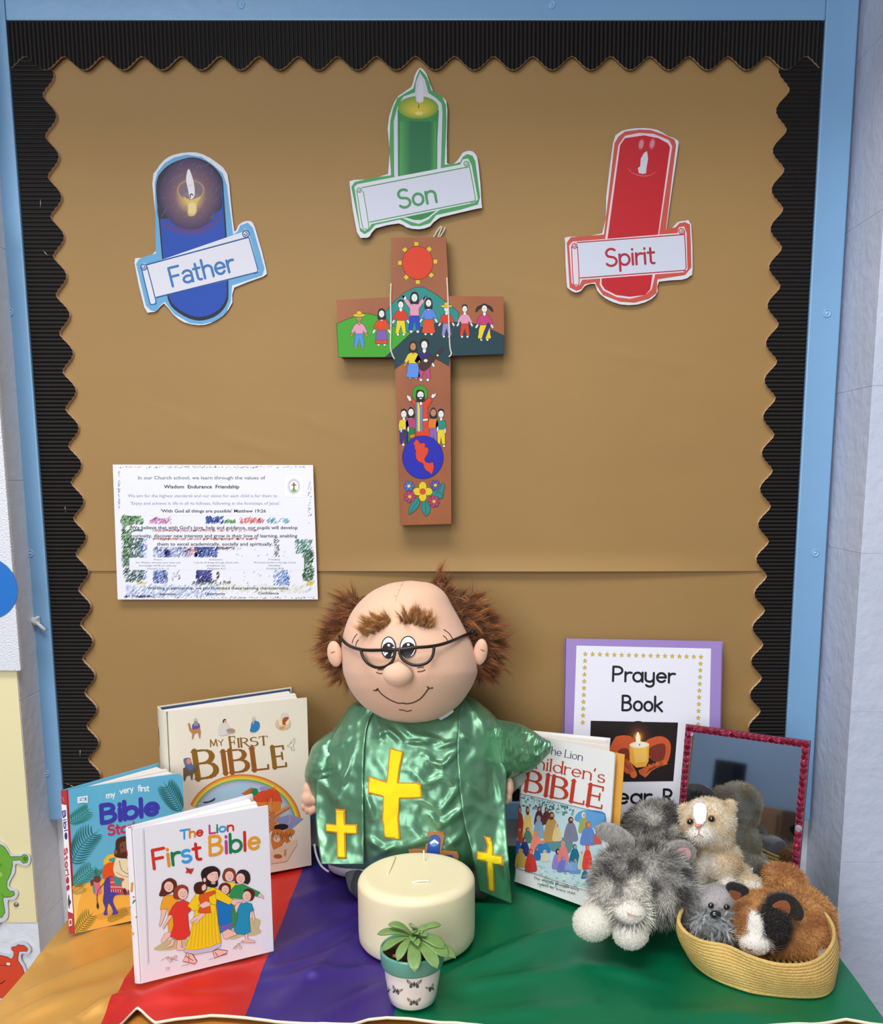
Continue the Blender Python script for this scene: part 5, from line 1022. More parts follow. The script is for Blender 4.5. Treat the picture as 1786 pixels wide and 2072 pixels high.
person_(838, 622, 33, '#e39ab8', '#1440b8', hair='long', hands='up'); person_(708, 695, 29, '#d8340f', '#ecd21c'); person_(972, 678, 30, '#5a84dc', '#dd4a1c', hair='long', skirt=True)
person_(1143, 735, 27, '#d8340f', '#8f86c4', hat='#e8c41c'); person_(1316, 738, 27, '#e39ab8', '#d8340f'); person_(1503, 732, 30, '#c43a74', '#ecd21c', hair='tails', skirt=True)
a.z += 25*DZ; a.poly([(1535, 905), (1560, 930), (1510, 1060), (1475, 1068), (1500, 990)], '#1c2f7c', **K3)
zb0 = a.z
person_(825, 1090, 31, '#e8d01c', '#5a90e4', hair='long', skin=TAN, skirt=True); person_(932, 1070, 34, '#281a68', '#c43f80', hair='curly')
a.poly([(880, 1300), (960, 1225), (1010, 1230), (1085, 1150), (1105, 1140), (1110, 1165), (1030, 1260), (960, 1350), (900, 1360)], '#43201a', smooth=3, **K3); a.ell(945, 1268, 20, 16, WH, **K3); a.ell(1058, 1218, 12, 10, WH, **K3)
a.view(770, 660, 4.818)
# teacher with halo, four children, globe, flowers
a.ell(383, 658, 76, 82, '#3f9a1e', **K3)
a.poly([(290, 720), (340, 790), (345, 1070), (478, 1080), (455, 800), (505, 720), (470, 695), (420, 740), (350, 740), (310, 700)], '#dd3f14', **K3); a.poly([(255, 690), (262, 668), (280, 690), (285, 672), (300, 720), (280, 735)], WH, **K3); a.poly([(490, 690), (505, 655), (518, 668), (538, 648), (535, 680), (510, 705)], WH, **K3)
a.poly([(340, 738), (378, 740), (412, 790), (410, 1028), (340, 1025)], '#6a86c0', **K3); a.poly([(355, 740), (372, 742), (385, 800), (385, 1026), (358, 1026)], '#e8cf3a', **K3)
a.poly([(345, 640), (365, 620), (410, 625), (425, 650), (428, 730), (350, 735)], BKc, smooth=2); a.ell(388, 672, 32, 38, WH, **K3); a.poly([(362, 690), (415, 690), (405, 730), (388, 738), (370, 728)], BKc); a.ell(390, 705, 13, 6, WH); a.ell(392, 755, 14, 18, WH, **K3)
for m in (-1, 1): a.line([(388+m*14-8, 668), (388+m*14+8, 666)], 3, '#2a3a34')
a.line([(390, 672), (396, 692)], 3, '#333')
def kid(cx, y0, shirt, low, skin=WH, hair='short', foot=None, low2=None, h=1.):
    a.poly([(cx-42, y0+110), (cx+38, y0+110), (cx+45, y0+200), (cx+35, y0+215), (cx-40, y0+215), (cx-48, y0+200)], shirt, smooth=2, **K3); a.poly([(cx-38, y0+200), (cx+38, y0+200), (cx+40, y0+340), (cx+12, y0+345), (cx, y0+270), (cx-10, y0+345), (cx-38, y0+335)], low, **K3)
    a.poly([(cx-12, y0+85), (cx+14, y0+85), (cx+12, y0+112), (cx-12, y0+112)], skin, **K3)
    if hair == 'long': a.poly([(cx-30, y0+30), (cx, y0-5), (cx+30, y0+30), (cx+34, y0+100), (cx-34, y0+100)], BKc, smooth=3)
    else: a.ell(cx, y0+24, 30, 28, BKc)
    a.ell(cx, y0+50, 27, 36, skin, **K3); a.line([(cx-16, y0+44), (cx-4, y0+43)], 3, '#2a3a34'); a.line([(cx+6, y0+43), (cx+18, y0+43)], 3, '#2a3a34'); a.line([(cx-7, y0+70), (cx+8, y0+70)], 3, '#6a2a24')
zk = a.z
for c in ((225, 808, '#e8d01c', '#33266e', WH), (295, 790, '#b83a78', '#1c7a34', WH, 'long'), (513, 795, '#e27a1c', '#8a62ae', TAN, 'long'), (588, 808, '#1c8a80', '#ecd21c', WH)): a.z = zk; kid(*c)
a.z = zk+12*DZ
for x, y in ((200, 1010), (268, 1005), (555, 1005), (627, 1020)): a.ell(x, y, 9, 28, WH, **K3)
a.ell(220, 1155, 12, 15, WH, **K3); a.ell(617, 1168, 12, 13, WH, **K3); a.poly([(280, 1060), (335, 1050), (330, 1085), (290, 1095)], '#e27a1c', **K3); a.poly([(410, 905), (460, 900), (458, 922), (412, 925)], WH, **K3)
a.ell(411, 1278, 199, 209, '#1a1fb4', line='#0b0c3c', lw=5, n=56)
a.poly([(315, 1150), (345, 1103), (370, 1115), (375, 1135), (400, 1145), (420, 1135), (435, 1150), (430, 1180), (450, 1180), (468, 1200), (460, 1240), (445, 1265), (425, 1300), (440, 1325), (475, 1335), (510, 1325), (520, 1370), (510, 1415), (497, 1448), (470, 1420), (440, 1405), (425, 1380), (415, 1340), (370, 1320), (345, 1290), (340, 1240), (345, 1215), (330, 1190), (335, 1165)], '#e2441c', line='#5a1410', lw=4)
def flower(cx, cy, r, pet, n, mid, pr=.5):
    for k in range(n):
        t = 2*math.pi*k/n; a.ell(cx+r*.62*math.cos(t), cy+r*.62*math.sin(t), r*pr, r*pr*.8, pet, rot=t, **K3)
    a.ell(cx, cy, r*.5, r*.5, pet); a.ell(cx, cy, r*.36, r*.36, mid, **K3)
TL_ = '#238a84'
for P in ([(275, 1835), (280, 1760), (330, 1680), (375, 1690), (375, 1750), (330, 1800)], [(440, 1850), (400, 1790), (405, 1710), (440, 1700), (480, 1750), (480, 1810)], [(500, 1620), (570, 1560), (622, 1530), (612, 1620), (600, 1680), (530, 1640)], [(440, 1640), (500, 1600), (600, 1640), (590, 1680)]): a.poly(P, TL_, smooth=3, **K3)
a.line([(285, 1820), (365, 1700)], 3, '#0c3c3a'); a.line([(440, 1840), (435, 1710)], 3, '#0c3c3a'); a.line([(600, 1560), (540, 1640)], 3, '#0c3c3a')
flower(410, 1612, 78, '#e8cf1c', 4, '#dd4f1c', .62); flower(275, 1558, 48, '#4f6fc4', 6, '#e8dc5a'); flower(533, 1550, 50, '#5a55b8', 6, '#e8c43a', .42); flower(284, 1662, 52, '#b83a72', 7, '#e8b81c'); flower(520, 1708, 52, '#b83a72', 7, '#e8b81c')
a.build('painting', PRINT, cx_)
CORD = M('white_cotton_cord', '#dcd8ca', rough=.8, bump=.6, bscale=900)
yk = YC-.0014
for P in ([(791, 574), (790, 610), (791, 650), (790, 700), (793, 716), (798, 727)], [(904, 562), (906, 600), (908, 650), (910, 700), (913, 716), (908, 722)]):
    tube('cord', cr([onY(u, v, yk) for u, v in P], 5, False), .0011, CORD, cx_, seg=6)
tube('cord', cr([onY(u, v, -.006) for u, v in ((876, 482), (884, 468), (891, 459), (893, 462), (888, 474), (884, 484), (892, 476), (899, 464), (900, 460))], 5, False), .0010, CORD, cx_, seg=6)
# ================================================================ printed A4 poster
pq = [(228, 940), (633, 941), (643, 1213), (238, 1213)]
ps = thing('vision_poster', 'white printed sheet of school values with pencil-sketch picture, left side of the board', 'poster', onY(440, 1213, 0))
n = 24; V = []; F = []
Hq = homog([(0, 0), (1, 0), (1, 1), (0, 1)], pq)
def po_y(s_, t): return -.0100
for j in range(n+1):
    for i in range(n+1):
        s_, t = i/n, j/n; r = Hq@np.array([s_, t, 1]); V.append(onY(r[0]/r[2], r[1]/r[2], po_y(s_, t)))
for j in range(n):
    for i in range(n): q = j*(n+1)+i; F.append([q, q+n+1, q+n+2, q+1])
sh = mk('paper', V, F, M('white_paper_sheet', '#e7e7f0', rough=.6), ps, smooth=True)
Hi = np.linalg.inv(Hq)
def pfn(u, v, l):
    r = Hi@np.array([u, v, 1.]); s_, t = r[0]/r[2], r[1]/r[2]; return onY(u, v, po_y(min(max(s_, 0), 1), min(max(t, 0), 1)))-(0, l, 0)
a = Art(pfn); a.view(210, 920, 3.969)
r_ = random.Random(11); zz = a.z
def hatch(x0, y0, x1, y1, cols, n, ln=26, w=7, sl=-1.1):
    for k in range(int(n*1.8)):
        x = r_.uniform(x0, x1); y = r_.uniform(y0, y1); l = r_.uniform(.4, 1)*ln; a.z = zz+r_.randrange(6)*DZ*.5
        a.line([(x, y), (x+l*.6, y+l*.6*sl), (x+l, y+l*sl)], r_.uniform(.7, 1.3)*w, r_.choice(cols), taper=True)
hatch(128, 500, 300, 570, ['#5f9a54', '#7fae62', '#3c6a44', '#86a87a', '#2f5a48'], 110); hatch(135, 560, 220, 900, ['#4f8a4a', '#6fa05a', '#2f5240', '#86a87a'], 170); hatch(150, 660, 300, 1030, ['#2f4a48', '#4a6a66', '#28384a', '#5f7f76', '#7aa07a'], 300); hatch(270, 690, 330, 1010, ['#6f8ac4', '#4a5fa8', '#a0b0dc'], 70)
hatch(360, 520, 530, 560, ['#c888b8', '#d8a4c8', '#b86aa0'], 60); hatch(815, 510, 950, 560, ['#2a3a88', '#3f58a8'], 60, 24, 9); hatch(960, 535, 1050, 560, ['#5f9a54'], 20); hatch(1080, 520, 1270, 560, ['#e08a8a', '#d86a6a', '#e8b0b0'], 60); hatch(1290, 520, 1470, 560, ['#6a9ab0', '#8ab0c4'], 26)
hatch(380, 600, 1220, 622, ['#dc9aa0', '#c87a88', '#e0b0a8', '#8a5a6a'], 160, 18); hatch(230, 605, 310, 622, ['#3c6a5a'], 20, 16); hatch(390, 672, 1220, 690, ['#e0a08a', '#d8907a', '#c8806a', '#5a4a5a'], 160, 18)
hatch(390, 750, 700, 830, ['#9ab0dc', '#7a94cc', '#b8c4e4', '#4a58a0', '#c0a0a8'], 150); hatch(480, 770, 515, 830, ['#2a2f80'], 30, 20, 9); hatch(720, 745, 900, 830, ['#34489a', '#5068b0', '#28306a', '#7a90c8'], 140, 26, 9); hatch(640, 760, 740, 820, ['#d88a78', '#e0a898'], 30); hatch(900, 742, 1050, 770, ['#8a6a70', '#6a5060'], 26)
hatch(390, 940, 500, 1040, ['#6a80bc', '#98a8d8', '#3f4f98'], 110); hatch(735, 935, 850, 1030, ['#2f2f7c', '#3f3f90', '#5a5aa0'], 120, 26, 9); hatch(1355, 940, 1480, 1060, ['#3f6ab8', '#5f88cc', '#8aa8dc'], 70); hatch(1360, 680, 1400, 830, ['#4a5060'], 36, 16, 5); hatch(1530, 690, 1660, 800, ['#4f8a7a', '#6aa08a', '#3f6a6a'], 80); hatch(1590, 780, 1670, 1020, ['#3f6a4a', '#2f4a40', '#5a8a5a'], 170); hatch(900, 950, 915, 1020, ['#5a2a3a'], 8)
hatch(700, 1025, 1010, 1050, ['#6a6a58', '#9a9a7a', '#4a4a50'], 40); hatch(170, 1060, 900, 1150, ['#a8b8dc', '#c0cce6', '#8a9ccc'], 200, 30, 6); hatch(900, 1060, 1650, 1120, ['#e0d8a0', '#d0d0b0', '#c8d0e0'], 100, 30, 6); hatch(160, 1140, 400, 1155, ['#3a3f70'], 40, 18, 6); hatch(1620, 1030, 1670, 1060, ['#dcc45a'], 20); hatch(260, 1030, 330, 1050, ['#dcc86a'], 14)
hatch(110, 95, 1640, 110, ['#6a7288', '#8a98b8', '#5a6478'], 90, 14, 5, -.5); hatch(110, 140, 125, 440, ['#7a86a8'], 26, 14, 5); hatch(1635, 200, 1660, 560, ['#5a6478'], 16, 14, 5); hatch(400, 1145, 1680, 1158, ['#5a6478', '#3a4258'], 60, 14, 5, -.6); hatch(1000, 760, 1500, 1040, ['#7a7a90', '#5a5f80'], 30, 18, 4); hatch(540, 940, 600, 1030, ['#6a6f90'], 14, 18, 4)
a.z = zz+5*DZ
for b_ in ([(185, 300), (1450, 300), (1450, 490), (185, 490)], [(225, 562), (1560, 562), (1560, 600), (225, 600)], [(225, 628), (1560, 628), (1560, 668), (225, 668)], [(430, 694), (1352, 694), (1352, 740), (430, 740)], [(205, 828), (1608, 828), (1608, 926), (205, 926)]): a.poly(b_, '#e6e6f2')
T1, T2, T3 = '#6a6a74', '#2a2a38', '#8a94b4'
for tx, x0, x1, y, cap, c, w in (("In our Church school, we learn through the values of", 275, 1297, 198, 28, T1, 0), ("Wisdom  Endurance  Friendship", 482, 1088, 270, 28, T2, .014), ("We aim for the highest standards and our vision for each child is for them to", 192, 1393, 342, 25, T3, .004), ("'Enjoy and achieve in life in all its fullness, following in the footsteps of Jesus'", 216, 1412, 402, 25, T3, .004), ("'With God all things are possible' Matthew 19:26", 458, 1302, 464, 26, T2, .012),
    ("We believe that with God's love, help and guidance, our pupils will develop", 220, 1556, 598, 27, T2, .01), ("curiosity, discover new interests and grow in their love of learning, enabling", 230, 1553, 664, 27, T2, .01), ("them to excel academically, socially and spiritually.", 426, 1356, 730, 27, T2, .01),
    ("Wisdom", 398, 468, 848, 13, T1, 0), ("'For Wisdom will enter your heart, and", 256, 614, 873, 14, T1, 0), ("knowledge will fill you with joy.'", 284, 588, 897, 14, T1, 0), ("Proverbs 2:10 - 12", 350, 522, 921, 14, T1, 0), ("Endurance", 848, 952, 848, 13, T1, 0), ("'I can do all things through Christ who", 720, 1082, 873, 14, T1, 0), ("strengthens me.'", 824, 980, 897, 14, T1, 0), ("Philippians 4:13", 832, 978, 921, 14, T1, 0),
    ("Friendship", 1322, 1416, 848, 13, T1, 0), ("'An honest answer is the sign of true", 1202, 1542, 872, 14, T1, 0), ("friendship'", 1322, 1420, 896, 14, T1, 0), ("Proverbs 24:26", 1306, 1444, 920, 14, T1, 0),
    ("Working in partnership, we aim to embed these learning characteristics:", 348, 1486, 1082, 23, '#34404c', .006), ("Aspiration", 443, 580, 1128, 21, '#34404c', .008), ("Opportunity", 812, 975, 1126, 21, '#34404c', .008), ("Confidence", 1238, 1404, 1122, 21, '#34404c', .008)):
    a.btext(tx, (x0, y), (x1, y), cap, c, w+.008)
a.poly([(1458, 165), (1600, 168), (1595, 342), (1450, 338)], '#f0f0f6'); a.line([(1526+40*math.cos(t), 255+48*math.sin(t)) for t in np.linspace(0, 2*math.pi, 40)], 3, '#3a4a58')
for k in range(26):
    t = 2*math.pi*k/26; x, y = 1526+49*math.cos(t), 255+58*math.sin(t); a.line([(x-3*math.cos(t), y-4*math.sin(t)), (x+3*math.cos(t), y+4*math.sin(t))], 4, '#3a4048')
a.poly([(1500, 295), (1526, 270), (1552, 295), (1526, 302)], '#8ab06a', smooth=3); a.stroke([(1526, 226), (1526, 280)], 10, '#8a4a24'); a.stroke([(1510, 243), (1542, 243)], 9, '#8a4a24')
a.build('print', PRINT, ps)
# speck of blu-tack and marks are left to the paper's own grain
# ================================================================ plush helpers
from mathutils.geometry import delaunay_2d_cdt
FURM = M('plush_fur', attr=True, rough=.85, spec=.15, sheen=.3)
SKINM = M('plush_short_pile', attr=True, rough=.9, spec=.1, sheen=.35, bump=.7, bscale=700)
nr = np.random.RandomState(5)
def unit(A): return A/(np.linalg.norm(A, axis=1)[:, None]+1e-12)
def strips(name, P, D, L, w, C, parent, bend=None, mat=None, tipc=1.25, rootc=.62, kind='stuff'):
    """many tapered hair strips as one mesh; P roots, D directions, L lengths, C colours (all n rows)"""
    n = len(P); D = unit(D); S_ = unit(np.cross(D, nr.normal(size=(n, 3)))); L = np.asarray(L).reshape(-1, 1); w = np.asarray(w).reshape(-1, 1)*np.ones((n, 1))
    if bend is None: bend = nr.normal(size=(n, 3))*.25
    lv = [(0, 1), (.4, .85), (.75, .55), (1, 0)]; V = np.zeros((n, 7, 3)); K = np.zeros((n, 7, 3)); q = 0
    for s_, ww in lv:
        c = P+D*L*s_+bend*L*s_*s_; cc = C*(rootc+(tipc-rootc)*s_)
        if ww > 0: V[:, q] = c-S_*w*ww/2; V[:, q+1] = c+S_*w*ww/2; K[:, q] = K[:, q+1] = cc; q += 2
        else: V[:, q] = c; K[:, q] = cc
    f = np.array([[0, 1, 3], [0, 3, 2], [2, 3, 5], [2, 5, 4], [4, 5, 6]]); F = (f[None]+7*np.arange(n)[:, None, None]).reshape(-1, 3)
    V[..., 2] = np.maximum(V[..., 2], .0065); o = fastmesh(name, V.reshape(-1, 3), F, mat or FURM, parent, np.clip(K.reshape(-1, 3), 0, 1))
    if kind: o['kind'] = kind
    return o
def sample(o, n, bias=None):
    """n random points on a mesh object (world), with normals"""
    me = o.data; me.calc_loop_triangles(); nt = len(me.loop_triangles); co = np.zeros(len(me.vertices)*3); me.vertices.foreach_get('co', co); co = co.reshape(-1, 3)+np.array(wl(o))
    T = np.zeros(nt*3, np.int32); me.loop_triangles.foreach_get('vertices', T); T = T.reshape(-1, 3); a, b, c = co[T[:, 0]], co[T[:, 1]], co[T[:, 2]]
    N = np.cross(b-a, c-a); ar = np.linalg.norm(N, axis=1); w = ar.copy()
    if bias is not None: w = w*bias((a+b+c)/3, unit(N))
    i = nr.choice(nt, n, p=w/w.sum()); r1, r2 = np.sqrt(nr.rand(n, 1)), nr.rand(n, 1)
    return a[i]*(1-r1)+b[i]*r1*(1-r2)+c[i]*r1*r2, unit(N)[i]
def blob(name, parts, voxel, mat, parent, smooth=4, colf=None):
    """one continuous skin over ellipsoids [(centre, radii, euler or None)]"""
    bm = bmesh.new()
    for p in parts:
        c, r = p[0], p[1]; e = p[2] if len(p) > 2 else None
        R = (e.to_matrix() if hasattr(e, 'to_matrix') else Matrix.Rotation(0, 3, 'X')) if e is not None else Matrix.Identity(3)
        if e is not None and not hasattr(e, 'to_matrix'):
            from mathutils import Euler
            R = Euler(e).to_matrix()
        g = bmesh.ops.create_icosphere(bm, subdivisions=3, radius=1)
        r = (r, r, r) if np.isscalar(r) else r
        for v in g['verts']: v.co = R@Vector((v.co.x*r[0], v.co.y*r[1], v.co.z*r[2]))+Vector(tuple(c))
    me = bpy.data.meshes.new('tmp'); bm.to_mesh(me); bm.free(); ob = bpy.data.objects.new('tmp', me); COL.objects.link(ob)
    m = ob.modifiers.new('r', 'REMESH'); m.mode = 'VOXEL'; m.voxel_size = voxel
    if smooth: s_ = ob.modifiers.new('s', 'SMOOTH'); s_.factor = .5; s_.iterations = smooth
    dg = bpy.context.evaluated_depsgraph_get(); m2 = bpy.data.meshes.new_from_object(ob.evaluated_get(dg)); bpy.data.objects.remove(ob)
    off = Vector(wl(parent)) if parent else Vector((0, 0, 0)); n = len(m2.vertices); co = np.zeros(n*3); m2.vertices.foreach_get('co', co); co = co.reshape(-1, 3); co[:, 2] = np.maximum(co[:, 2], .0075)
    if colf is not None:
        ca = m2.color_attributes.new('Col', 'FLOAT_COLOR', 'POINT'); ca.data.foreach_set('color', np.c_[colf(co), np.ones(n)].ravel())
    m2.vertices.foreach_set('co', (co-np.array(off)).ravel()); m2.polygons.foreach_set('use_smooth', [True]*len(m2.polygons)); m2.materials.clear(); m2.materials.append(mat); m2.update(); m2.name = name
    o = bpy.data.objects.new(name, m2); COL.objects.link(o)
    if parent: o.parent = parent
    return o
def pxof(P):  # photo pixels of world points
    q = P-CAMP; z = q@_fw; return np.c_[CU+FPX*q[:, 0]/z, CV-FPX*(q@_up)/z]
def ellipsoid(name, c, r, mat, parent, rot=None, sub=3, colf=None):
    bm = bmesh.new(); bmesh.ops.create_icosphere(bm, subdivisions=sub, radius=1); from mathutils import Euler
    R = np.array(Euler(rot).to_matrix()) if rot else np.eye(3); r = (r, r, r) if np.isscalar(r) else r
    V = np.array([np.array(v.co)*np.array(r) for v in bm.verts])@R.T+np.array(c); F = [[v.index for v in f.verts] for f in bm.faces]; bm.free()
    cols = None
    if colf is not None: cols = [colf(V[f].mean(0)) for f in F]
    return mk(name, V, F, mat, parent, smooth=True, cols=cols)
def loft(rows, nth=64, nrow=60, axis='v', p=2.2, disp=None):
    """closed skin through px rows (v, uL, uR, ycentre, depth)"""
    R = np.array(rows, float); ts = np.linspace(0, 1, nrow); t0 = (R[:, 0]-R[0, 0])/(R[-1, 0]-R[0, 0]); RR = np.array([np.interp(ts, t0, R[:, k]) for k in range(5)]).T
    V = []; F = []
    for (v, a, b, yc, dp) in RR:
        c, h = (a+b)/2, (b-a)/2
        for k in range(nth):
            t = 2*math.pi*k/nth; cs, sn = math.cos(t), math.sin(t); cs = math.copysign(abs(cs)**(2/p), cs); sn = math.copysign(abs(sn)**(2/p), sn)
            uu = c+h*cs; Y = yc-dp*sn
            if disp is not None and sn > 0: Y -= disp(uu, v)*min(1, sn*2)
            V.append(onY(uu, v, Y) if axis == 'v' else onY(v, uu, Y))
    for i in range(nrow-1):
        for k in range(nth): F.append([i*nth+k, i*nth+(k+1) % nth, (i+1)*nth+(k+1) % nth, (i+1)*nth+k])
    F.append(list(range(nth))[::-1]); F.append([(nrow-1)*nth+k for k in range(nth)])
    V = np.array(V); V[:, 2] = np.maximum(V[:, 2], .0075); return V, F
def drape(name, poly, bv, lift, mat, parent, step=4, th=.0006):
    """flat patch (px outline) laid on a curved surface, with an edge"""
    P = []; n0 = len(poly)
    for i in range(n0):
        a, b = np.array(poly[i], float), np.array(poly[(i+1) % n0], float); m = max(1, int(np.linalg.norm(b-a)/step))
        for k in range(m): P.append(a+(b-a)*k/m)
    nb = len(P); A = np.array(P); edges = [(i, (i+1) % nb) for i in range(nb)]
    for x in np.arange(A[:, 0].min()+step/2, A[:, 0].max(), step):
        for y in np.arange(A[:, 1].min()+step/2, A[:, 1].max(), step): P.append(np.array([x, y]))
    vs, es, fs, *_ = delaunay_2d_cdt([Vector(p) for p in P], edges, [], 1, 1e-4)
    V = []; keep = []
    for p in vs:
        h, nn = hit(bv, p[0], p[1], lift); keep.append(h is not None); V.append(h if h is not None else np.zeros(3))
    F = [list(f) for f in fs if all(keep[i] for i in f)]
    us = sorted({i for f in F for i in f}); ix = {q: k for k, q in enumerate(us)}; V = [V[q] for q in us]; F = [[ix[i] for i in f] for f in F]
    o = mk(name, V, F, mat, parent, smooth=True); 
    bm = bmesh.new(); bm.from_mesh(o.data); bmesh.ops.recalc_face_normals(bm, faces=bm.faces)
    if bm.faces and sum((f.normal.y for f in bm.faces)) > 0: bmesh.ops.reverse_faces(bm, faces=bm.faces)
    bm.to_mesh(o.data); bm.free()
    m = o.modifiers.new('thick', 'SOLIDIFY'); m.thickness = th; m.offset = 0
    return o
# ================================================================ the doll
dl = thing('doll', 'plush old man doll in green satin vestments and half-moon glasses, seated at the centre', 'doll', (-.09, -.13, .004))
FLESH = M('peach_plush_skin', '#edbfa2', rough=.85, spec=.15, sheen=.25, bump=.35, bscale=900, noise=.05, nscale=40)
hrows = [(1175, 827, 833, -.135, .002), (1178, 800, 862, -.135, .018), (1184, 778, 880, -.137, .033), (1200, 747, 900, -.139, .050), (1230, 717, 917, -.141, .064), (1266, 699, 937, -.144, .075), (1310, 690, 958, -.147, .086), (1354, 693, 966, -.150, .089), (1375, 699, 961, -.152, .087), (1397, 709, 950, -.155, .080), (1427, 733, 928, -.160, .064), (1447, 763, 899, -.166, .045), (1458, 790, 874, -.169, .028), (1463, 826, 838, -.171, .004)]
hr2 = cr(hrows, 5, False)
V, F = loft(hr2, 72, 90, p=2.0)
head_ = mk('head', V, F, FLESH, dl, smooth=True); hb = bvh_of(head_)
TH = M('brown_thread', '#4a2a20', rough=.7); CZV = lambda P, ox=610, oy=1150, k=3.435: [(ox+x/k, oy+y/k) for x, y in P]
def thread(nm, P, r=.0007, lift=.0003, mat=None, par=head_, bv=None):
    pts = [hit(bv or hb, u, v, lift)[0] for u, v in cr(CZV(P), 5, False)]; pts = [p for p in pts if p is not None]
    return tube(nm, pts, r, mat or TH, par, seg=6)
thread('smile', [(500, 848), (515, 848), (528, 840), (560, 875), (610, 910), (670, 935), (712, 935), (725, 940), (780, 930), (830, 900), (870, 850), (885, 832)], .0008)
thread('smile', [(523, 850), (532, 832)], .0008); thread('smile', [(872, 820), (885, 832), (912, 830)], .0008)
thread('chin_crease', [(678, 982), (705, 984), (735, 992), (765, 984)], .0007)
for P in ([(520, 722), (545, 730), (570, 728)], [(530, 704), (575, 703)], [(803, 690), (848, 685)], [(803, 718), (835, 715), (858, 706)], [(352, 520), (365, 485), (388, 455)], [(378, 540), (383, 515), (398, 496)], [(985, 425), (1020, 450), (1048, 490)], [(982, 468), (1000, 482), (1014, 504)]): thread('wrinkle', P, .0006)
thread('seam', [(708, 88), (690, 130), (665, 185), (655, 230)], .0004, -.0001, M('peach_thread', '#c98f72', rough=.8))
for x, y in ((697, 118), (678, 152), (650, 192)): thread('seam', [(x-8, y-3), (x+8, y+3)], .0004, .0001, M('peach_thread'))
# eyes
ea = Art(lambda u, v, l: (lambda r: r[0] if r[0] is not None else onY(u, v, -.22))(hit(hb, u, v, .0010+l*8))); ea.view(610, 1150, 3.435)
for cx, cy, rx, ry, pr in ((607, 552, 47, 72, (608, 568, 45, 52)), (740, 548, 53, 72, (743, 566, 49, 50))):
    ea.ell(cx, cy, rx+4, ry+4, '#1a1210'); ea.ell(cx, cy, rx-3, ry-4, '#f2f0ee'); ea.ell(*pr[:4], '#17120f'); ea.ell(cx+2, cy-16, 9, 9, '#f8f8f8')
    ea.line([(cx-rx*.6, cy+ry*.45), (cx, cy+ry*.3), (cx+rx*.6, cy+ry*.45)], 4, '#3c3230', smooth=3)
ea.build('eyes', GLOSS, head_)
# nose, ears
nh_ = hit(hb, 807, 1362, .006)[0]; ellipsoid('nose', nh_, (.0192, .0155, .0160), M('nose_plush', '#ecc0a2', rough=.85, sheen=.3, bump=.3, bscale=900), head_)
for nm, u, v, rx, rz, s_ in (('ear', 677, 1323, .0105, .0178, -1), ('ear', 972, 1319, .0098, .0178, 1)):
    c = onY(u, v, -.160); e = ellipsoid(nm, c, (rx, .0065, rz), FLESH, head_, rot=(0, s_*.12, s_*.3))
    bv_ = bvh_of(e); pts = [hit(bv_, u+dx, v+dy, .0002)[0] for dx, dy in ((-7*s_*-1, -2), (0, -5), (6*s_*-1*-1, -3))]; pts = [p for p in pts if p is not None]
    if len(pts) > 1: tube('ear_crease', cr(pts, 4, False), .0008, M('ear_crease_thread', '#b97a62', rough=.9), e, seg=6)  # darker flesh-toned thread along the ear crease
# eyebrows and hair: clumped strips
def clumps(name, roots, dirs, n_per, L, w, spread, colors, parent, curl=.35, jl=.3, tipc=1.3):
    P = []; D = []; Ls = []; C = []; B = []
    for r, d in zip(roots, dirs):
        bc = nr.normal(size=3)*curl; c = colors[nr.randint(len(colors))]
        for k in range(n_per):
            o_ = nr.normal(size=3)*spread; P.append(r+o_); D.append(d+nr.normal(size=3)*.12-o_/max(L, 1e-6)*.8); Ls.append(L*(1+nr.uniform(-jl, jl))); C.append(np.array(hx(c))*nr.uniform(.75, 1.25)); B.append(bc+nr.normal(size=3)*.06)
    return strips(name, np.array(P), np.array(D), np.array(Ls), w, np.array(C), parent, bend=np.array(B), tipc=tipc, kind=None)
HC = ['#74421f', '#865028', '#9a6234', '#a9703e', '#633619']
hc = onY(832, 1290, -.105)
capV, capF = loft(cr([(1180, 850, 880, -.095, .01), (1190, 800, 912, -.095, .030), (1215, 716, 945, -.10, .05), (1270, 682, 985, -.10, .055), (1320, 674, 996, -.10, .055), (1350, 684, 990, -.10, .045), (1365, 700, 970, -.10, .02)], 4, False), 48, 30)
cap = mk('hair', capV, capF, M('brown_hair_base', '#59341b', rough=.9), head_, smooth=True)
P, N = sample(cap, 2600); pp = pxof(P)
k_ = (np.abs(pp[:, 0]-828) > 105) | (pp[:, 1] < 1186); k_ &= ~((pp[:, 1] < 1215) & (pp[:, 0] < 875)); k_ &= (pp[:, 1] < 1362); k_ &= (P[:, 1] < -.065)
P, N = P[k_][:1050], N[k_][:1050]; sd = np.sign(P[:, 0]-hc[0])
dz = (P[:, 2]-hc[2])
D = N*.8+np.c_[sd*.8, np.full(len(P), -.25), np.where(dz > .045, .3, -.35)]+nr.normal(size=P.shape)*.28
P2, N2 = sample(cap, 9000); p2 = pxof(P2); k2 = (P2[:, 1] < -.07) & (np.abs(p2[:, 0]-828) > 50) & ~((p2[:, 1] < 1212) & (p2[:, 0] < 870)); P2, N2 = P2[k2], N2[k2]
hc_ = np.array([hx(HC[i]) for i in nr.randint(0, 5, len(P2))])*nr.uniform(.7, 1.2, (len(P2), 1)); strips('hair_underlayer', P2, N2+nr.normal(size=P2.shape)*.6, nr.uniform(.006, .013, len(P2)), .0008, hc_, cap, bend=nr.normal(size=P2.shape)*.4)
hair = clumps('hair_strands', P, D, 26, .0185, .0007, .0022, HC, cap, .38, .4)
